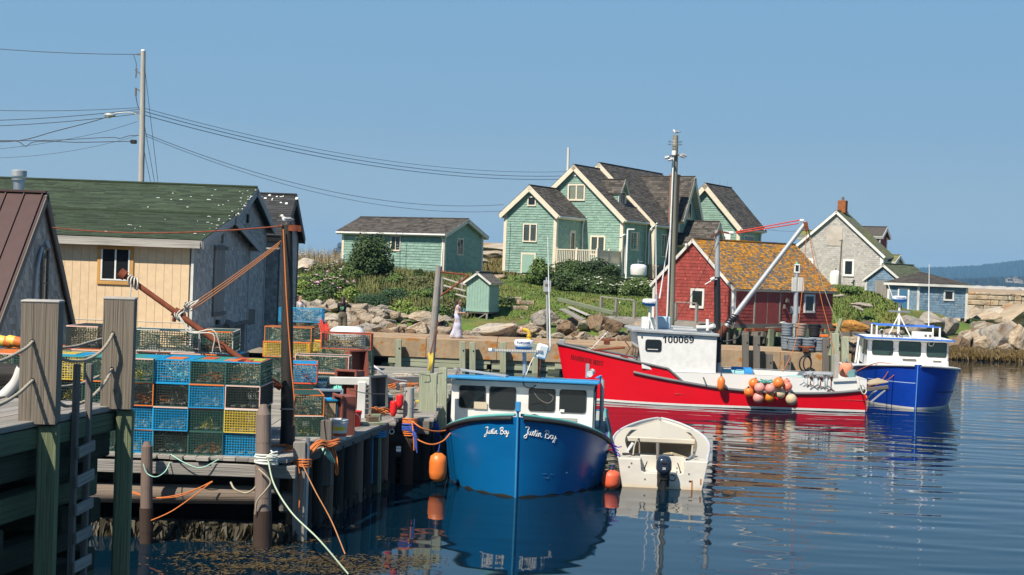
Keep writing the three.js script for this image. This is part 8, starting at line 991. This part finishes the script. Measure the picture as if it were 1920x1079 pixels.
// ================================================================== POLES, WIRES AND QUAY FURNITURE
{
const d=74,b=at(263,470,d),p=flat(263,470,d,1.2),q=at(268,96,d);const t=thing('utility_pole','tall wooden utility pole with street lamp and wires behind the green roof','utility pole',p);const f=(x,y,dd=d)=>at(x,y,dd).sub(p);new MB().cyl(V(0,0,0),f(266,250),.17,.15,12).cyl(f(266,250),f(268,96),.15,.12,12).build('shaft',M.greyL,t);new MB().cyl(f(268,96),f(268,93),.13,.1,10).build('cap',M.white,t);
new MB().beam(f(256,102),f(266,102),.08).beam(f(253,132),f(265,140),.05).beam(f(253,165),f(265,173),.06).cyl(f(254,165),f(254,180),.05,.05,8).beam(f(256,128),f(254,146),.06).build('insulator',M.greyD,t);new MB().tube([f(250,103),f(255,120),f(254,132)],.015,5).tube([f(254,178),f(257,195),f(262,208)],.02,5).build('jumper_wire',M.wireK,t);
new MB().tube([f(261,223),f(252,213),f(235,211),f(214,213)],.035,6,20).build('lamp_arm',M.galv,t);{const c=f(205,216);new MB().sph(c.x,c.y,c.z,.3,.12,.16,14).build('lamp_head',M.galv,t);new MB().sph(c.x-.04,c.y-.07,c.z,.18,.09,.12,12).build('lamp_lens',M.cream,t);}{const c=f(250,266);new MB().box(c.x,c.y,c.z,.3,.2,.25,0,0,0,.03).build('junction_box',M.black,t);}
const wire=(pts,r,label,grp)=>one('power_line',label,'wire',new MB().tube(pts,r,5,Math.max(16,pts.length*8)),M.wireK,grp);const L=(x,y,dd)=>at(x,y,dd||d);
wire(sag(L(-60,87),L(256,102),.1),.016,'single top wire from the utility pole running left');wire(sag(L(-60,205),L(258,202),.12),.014,'second wire down on the left side of the utility pole');wire(sag(L(-60,227),L(262,205),.12),.018,'wire meeting the street lamp arm from the left');wire(sag(L(-60,238),L(262,213),.12),.018,'wire just under the street lamp arm on the left');wire([L(-60,268),L(40,263),L(100,247),L(180,226),L(225,212),L(262,210)],.022,'thick bundled cable curving up to the utility pole from the left');wire([L(-60,264),L(100,263),L(215,258),L(225,260),L(240,255),L(262,254)],.018,'upper cable of the pair at the black box on the utility pole');wire([L(-60,268),L(35,266),L(47,275),L(60,267),L(150,267),L(248,265)],.02,'lower cable with a hanging loop at the black box');wire([L(-60,285),L(60,272),L(190,248),L(258,228)],.011,'thin wire rising to the utility pole from the left');wire(sag(L(-60,296),L(256,255),.35),.009,'faintest lowest wire left of the utility pole');
const R=(x,y)=>at(x,y,107);[[203,322,.013,'top'],[209,330,.018,'second'],[216,336,.018,'third']].forEach(([a,b2,r,n])=>wire(sag(L(270,a),R(1064,b2),1.0,24),r,n+' wire of three sagging from the utility pole to the pole behind the green house'));[[250,384,.014,'upper'],[254,396,.012,'lower']].forEach(([a,b2,r,n])=>wire(sag(L(270,a),at(944,b2,99),1.25,24),r,n+' wire sagging from the utility pole to the eave of the green house'));
[[[269,112],[297,352]],[[267,215],[291,352]],[[267,270],[284,352]]].forEach(([a,b2],i)=>wire([L(...a),L(...b2)],.014,['longest','middle','shortest'][i]+' guy wire leaning right from the utility pole'));wire(sag(at(1440,431,112),at(1515,432,118),.1),.012,'short dark wire behind the crane boom tip');
}
{
const d=63.4,p=flat(1256,640,d,QH),f=(x,y,dd=d)=>at(x,y,dd).sub(p),t=thing('light_pole','tall weathered light pole with floodlights behind the red boat cabin','light pole',p);new MB().cyl(V(0,0,0),f(1262,430),.19,.155,14).cyl(f(1262,430),f(1267,254),.155,.12,14).build('shaft',woodM(.27,.255,.19),t);new MB().cyl(f(1249,640,d-.3),f(1263,292,d-.2),.035,.035,8).build('conduit',M.white,t);{const c=f(1263.5,287,d-.25);new MB().box(c.x,c.y,c.z,.16,.2,.12,0,0,0,.01).build('switch_box',M.white,t);}
for(const[x0,y0,x1,y1]of[[1264,291,1251,294],[1264,295,1257,298],[1267,291,1279,292],[1266,291,1283,290]]){new MB().cyl(f(x0,y0),f(x1,y1,d-.3),.025,.025,6).build('lamp_bracket',M.rustD,t);const c=f(x1,y1+1,d-.35);new MB().box(c.x,c.y,c.z,.22,.1,.2,0,.4,x1<1264?.3:-.3,.02).build('floodlight',M.galv,t);}{const c=f(1266,271);new MB().tor(c.x,c.y,c.z,.3,.012,Math.PI/2).tor(c.x,c.y+.12,c.z,.3,.012,Math.PI/2).build('ring_bracket',M.steel,t);}
}
{
const d=64.2,p=flat(1491,650,d,QH),f=(x,y,dd=d)=>at(x,y,dd).sub(p),t=thing('beacon_pole','grey beacon pole with two white panels in front of the lichened roof','beacon',p);new MB().cyl(V(0,0,0),f(1494,512),.11,.1,14).build('shaft',M.galv,t);new MB().cyl(f(1491,612),f(1492,590),.14,.13,14).build('base',M.galv,t);for(const x of[1489.5,1502]){const c=f(x,534,d-.14);new MB().box(c.x,c.y,c.z,x<1495?.24:.3,.62,.05,.3,0,.02,.01).build('panel',M.whiteW,t);}{const c=f(1494.5,504);new MB().box(c.x,c.y+.18,c.z,.22,.05,.22).box(c.x,c.y-.16,c.z,.22,.05,.22).box(c.x-.09,c.y,c.z+.09,.03,.32,.03).box(c.x+.09,c.y,c.z+.09,.03,.32,.03).box(c.x-.09,c.y,c.z-.09,.03,.32,.03).box(c.x+.09,c.y,c.z-.09,.03,.32,.03).build('lantern_frame',M.white,t);new MB().cyl(V(c.x,c.y-.12,c.z),V(c.x,c.y+.14,c.z),.06,.06,10).build('lantern',M.glass,t);new MB().cyl(V(c.x,c.y+.2,c.z),V(c.x,c.y+.3,c.z),.06,.03,8).build('top_cap',mat(.1,.4,.3),t);}const hp=new MB();hp.tor(.12,.9,.1,.34,.008,.1);hp.build('wire_hoop',M.wireK,t);
}
{const d=64,p=flat(1027,636,d,QH),f=(x,y)=>at(x,y,d).sub(p),t=thing('sign_pole','thin grey pole with a small box behind the blue wheelhouse aerial','pole',p);new MB().cyl(V(0,0,0),f(1025,520),.05,.045,10).build('shaft',M.galv,t);const c=f(1026,537);new MB().box(c.x,c.y,c.z+.08,.34,.5,.12,0,0,0,.01).build('box',M.galv,t);new MB().box(c.x,c.y+.05,c.z+.145,.2,.12,.01).build('plate',M.greyD,t);}
{const d=63.7,p=flat(992,633,d,QH),t=thing('standpipe','yellow standpipe with pink cap on the quay','standpipe',p),y=mat(.62,.42,.04,{roughness:.5});new MB().tube([V(0,0,0),V(0,.25,0),V(-.04,.38,0),V(-.16,.44,0),V(-.36,.46,.03)],.085,12,24).cyl(V(0,0,0),V(0,.1,0),.13,.12,14).cyl(V(0,.16,0),V(0,.2,0),.12,.12,14).build('pipe',y,t);new MB().cyl(V(-.34,.46,.03),V(-.42,.47,.04),.12,.12,14).build('cap',mat(.62,.36,.30),t);}
{
const gm=mat(.20,.235,.27,{map:T.grain,roughness:.55}),prof=[[0,0],[.2,0],[.215,.1],[.24,.1],[.22,.12],[.25,.56],[.27,.56],[.27,.6],[.25,.62],[.24,.62],[.2,.03],[0,.03]],bin=(px,d,y,m,label,s=1)=>{const p=flat(px,650,d,y),t=thing('bin',label,'bin',p,px*.7);new MB().lathe(prof.map(q=>[q[0]*s,q[1]]),22,0,0,0).build('bin_body',m,t);for(const k of[-1,1])new MB().box(k*.27*s,.5,0,.05,.08,.14,0,0,0,.01).build('handle',m,t);for(let k=0;k<3;k++)new MB().tor(0,.2+k*.12,0,(.232+k*.012)*s,.008,Math.PI/2,0,22).build('ridge',m,t);return t;};
bin(1475,62.7,QH,gm,'grey bin at the left end of the bin row, lower of two');bin(1475,62.7,QH+.58,gm,'grey bin on top at the left end of the bin row');bin(1500,62.9,QH,gm,'grey bin under the brown one');bin(1500,62.9,QH+.58,mat(.34,.25,.19,{map:T.grain}),'brownish bin in the upper row');bin(1526,63.1,QH,gm,'grey bin under the black one');bin(1526,63.1,QH+.58,mat(.014,.014,.016),'black bin in the upper row');bin(1546,63.2,QH,gm,'grey bin at the right end, behind the thick pile');bin(1490,62.35,QH-.02,gm,'wide grey bin in the front row, left',1.2);bin(1516,62.35,QH-.02,gm,'wide grey bin in the front row, middle',1.2);bin(1538,62.4,QH-.02,gm,'wide grey bin in the front row, right',1.1);
const od=thing('orange_crate','flat orange tray on the bins beside the black bin','tray',flat(1544,620,63.2,QH+.63));new MB().box(0,.06,0,.42,.12,.4,0,0,0,.02).build('tray',M.orange,od);const ys=tag(mesh('yellow_board',new MB().box(0,.25,0,.08,.5,.04,0,0,.05,.01).geo(),WC.yellow),'narrow yellow board standing between the bins','board');ys.position.copy(flat(1536,630,62.8,QH+.1));
}
for(const[px,py,d,l]of[[1512,651,61.9,'rusty mooring cleat on the quay above the black hose loop'],[1138,640,62.2,'rusty mooring cleat on the quay behind the red bow']]){const p=flat(px,py,d,QH),t=thing('mooring_cleat',l,'cleat',p);new MB().box(0,.1,0,.26,.2,.16,0,0,0,.03).build('base',M.rustD,t);new MB().tube([V(-.36,.24,0),V(-.2,.22,0),V(.2,.22,0),V(.36,.24,0)],.05,8).build('horn',M.rust,t);}
{const m=new MB(),c=flat(1511,668,61.6,.83);m.add(place(new THREE.TorusGeometry(.27,.035,8,26),c.x,c.y,c.z,.1,0,0,V(.95,1.25,1))).add(place(new THREE.TorusGeometry(.24,.03,8,26),c.x+.08,c.y+.02,c.z+.05,.5,0,0,V(.9,1.3,1)));one('hose_loop','black hose hanging in loops over the quay edge','hose',m,M.black);}
{const p=at(637,487,98),t=thing('parked_car','dark blue car showing its rear at the left end of the green shed','car',p,.3);mesh('car_body',norm(place(new RoundedBoxGeometry(1.75,.62,4.2,5,.22),1.0,.5,-1.6)),mat(.01,.014,.03,{roughness:.2}),t);mesh('cabin',norm(place(new RoundedBoxGeometry(1.5,.55,2.4,5,.24),1.0,.95,-1.6)),M.glass,t);for(const[x,z]of[[.2,-.3],[1.8,-.3],[.2,-2.9],[1.8,-2.9]]){const w=new MB().cyl(V(x-.1,.3,z),V(x+.1,.3,z),.31,.31,20).build('wheel',M.rubber,t);new MB().cyl(V(x-.11,.3,z),V(x+.11,.3,z),.18,.18,14).build('rim',M.steel,w);}new MB().box(.35,.62,.5,.3,.14,.04).build('tail_light',mat(.3,.01,.01),t);}
{const t=thing('rail_fence','bleached two-rail fence between the leaning pole and the green hut','fence',at(832,545,74));const f=(x,y,d)=>at(x,y,d).sub(t.position);for(const[a,b]of[[[824,520,74],[874,535,73]],[[824,534,74],[874,546,73]],[[855,552,73.5],[876,558,73]]])new MB().beam(f(...a),f(...b),.09,.07,.01).build('rail',M.greyL,t);for(const x of[828,866])new MB().beam(f(x,560,73.8),f(x,520,73.8),.1).build('fence_post',M.grey,t);}
{const t=thing('skyline_fence','small weathered fence on the rocky crest right of the green shed','fence',at(885,470,112));const f=(x,y)=>at(x,y,112).sub(t.position);new MB().beam(f(862,474),f(899,459),.1,.08).build('rail',M.greyL,t);new MB().beam(f(899,482),f(899,456),.14).build('fence_post',M.grey,t);new MB().beam(f(870,480),f(870,470),.12).build('fence_post',M.grey,t);}
one('timber_beam','long green-grey beam lying down the grass slope towards the wooden ramp','beam',new MB().beam(at(1048,562,76),at(1152,588,70.5),.22,.2,.015),M.greenW);one('old_plank','grey plank lying among stones under the long beam','plank',new MB().beam(at(1055,580,71),at(1092,600,69.5),.4,.06,.01),M.grey);one('old_plank','second grey plank crossing the stones right of the tilted boulder','plank',new MB().beam(at(1068,576,71.5),at(1104,592,70),.22,.06,.01),M.greyL);
[[974,578,74.5,'lower stone step below the green house path'],[985,568,76,'middle stone step below the green house path'],[962,561,78,'upper stone step below the green house path']].forEach(([x,y,d,l])=>one('stone_step',l,'step',new MB().box(at(x,y,d).x,at(x,y,d).y,-d,.9,.22,.4,.15,0,0,.03),RM.warm));
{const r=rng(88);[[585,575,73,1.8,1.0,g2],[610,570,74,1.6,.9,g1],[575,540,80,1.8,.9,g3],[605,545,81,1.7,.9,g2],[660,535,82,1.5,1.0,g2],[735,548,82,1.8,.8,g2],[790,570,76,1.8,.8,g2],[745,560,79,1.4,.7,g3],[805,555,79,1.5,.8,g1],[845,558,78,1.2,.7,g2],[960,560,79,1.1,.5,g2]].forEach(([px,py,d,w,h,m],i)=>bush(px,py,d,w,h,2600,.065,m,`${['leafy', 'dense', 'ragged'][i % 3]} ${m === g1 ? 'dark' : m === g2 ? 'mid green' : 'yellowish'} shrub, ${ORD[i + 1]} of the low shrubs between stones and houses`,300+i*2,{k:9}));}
renderer.render(scene,camera);
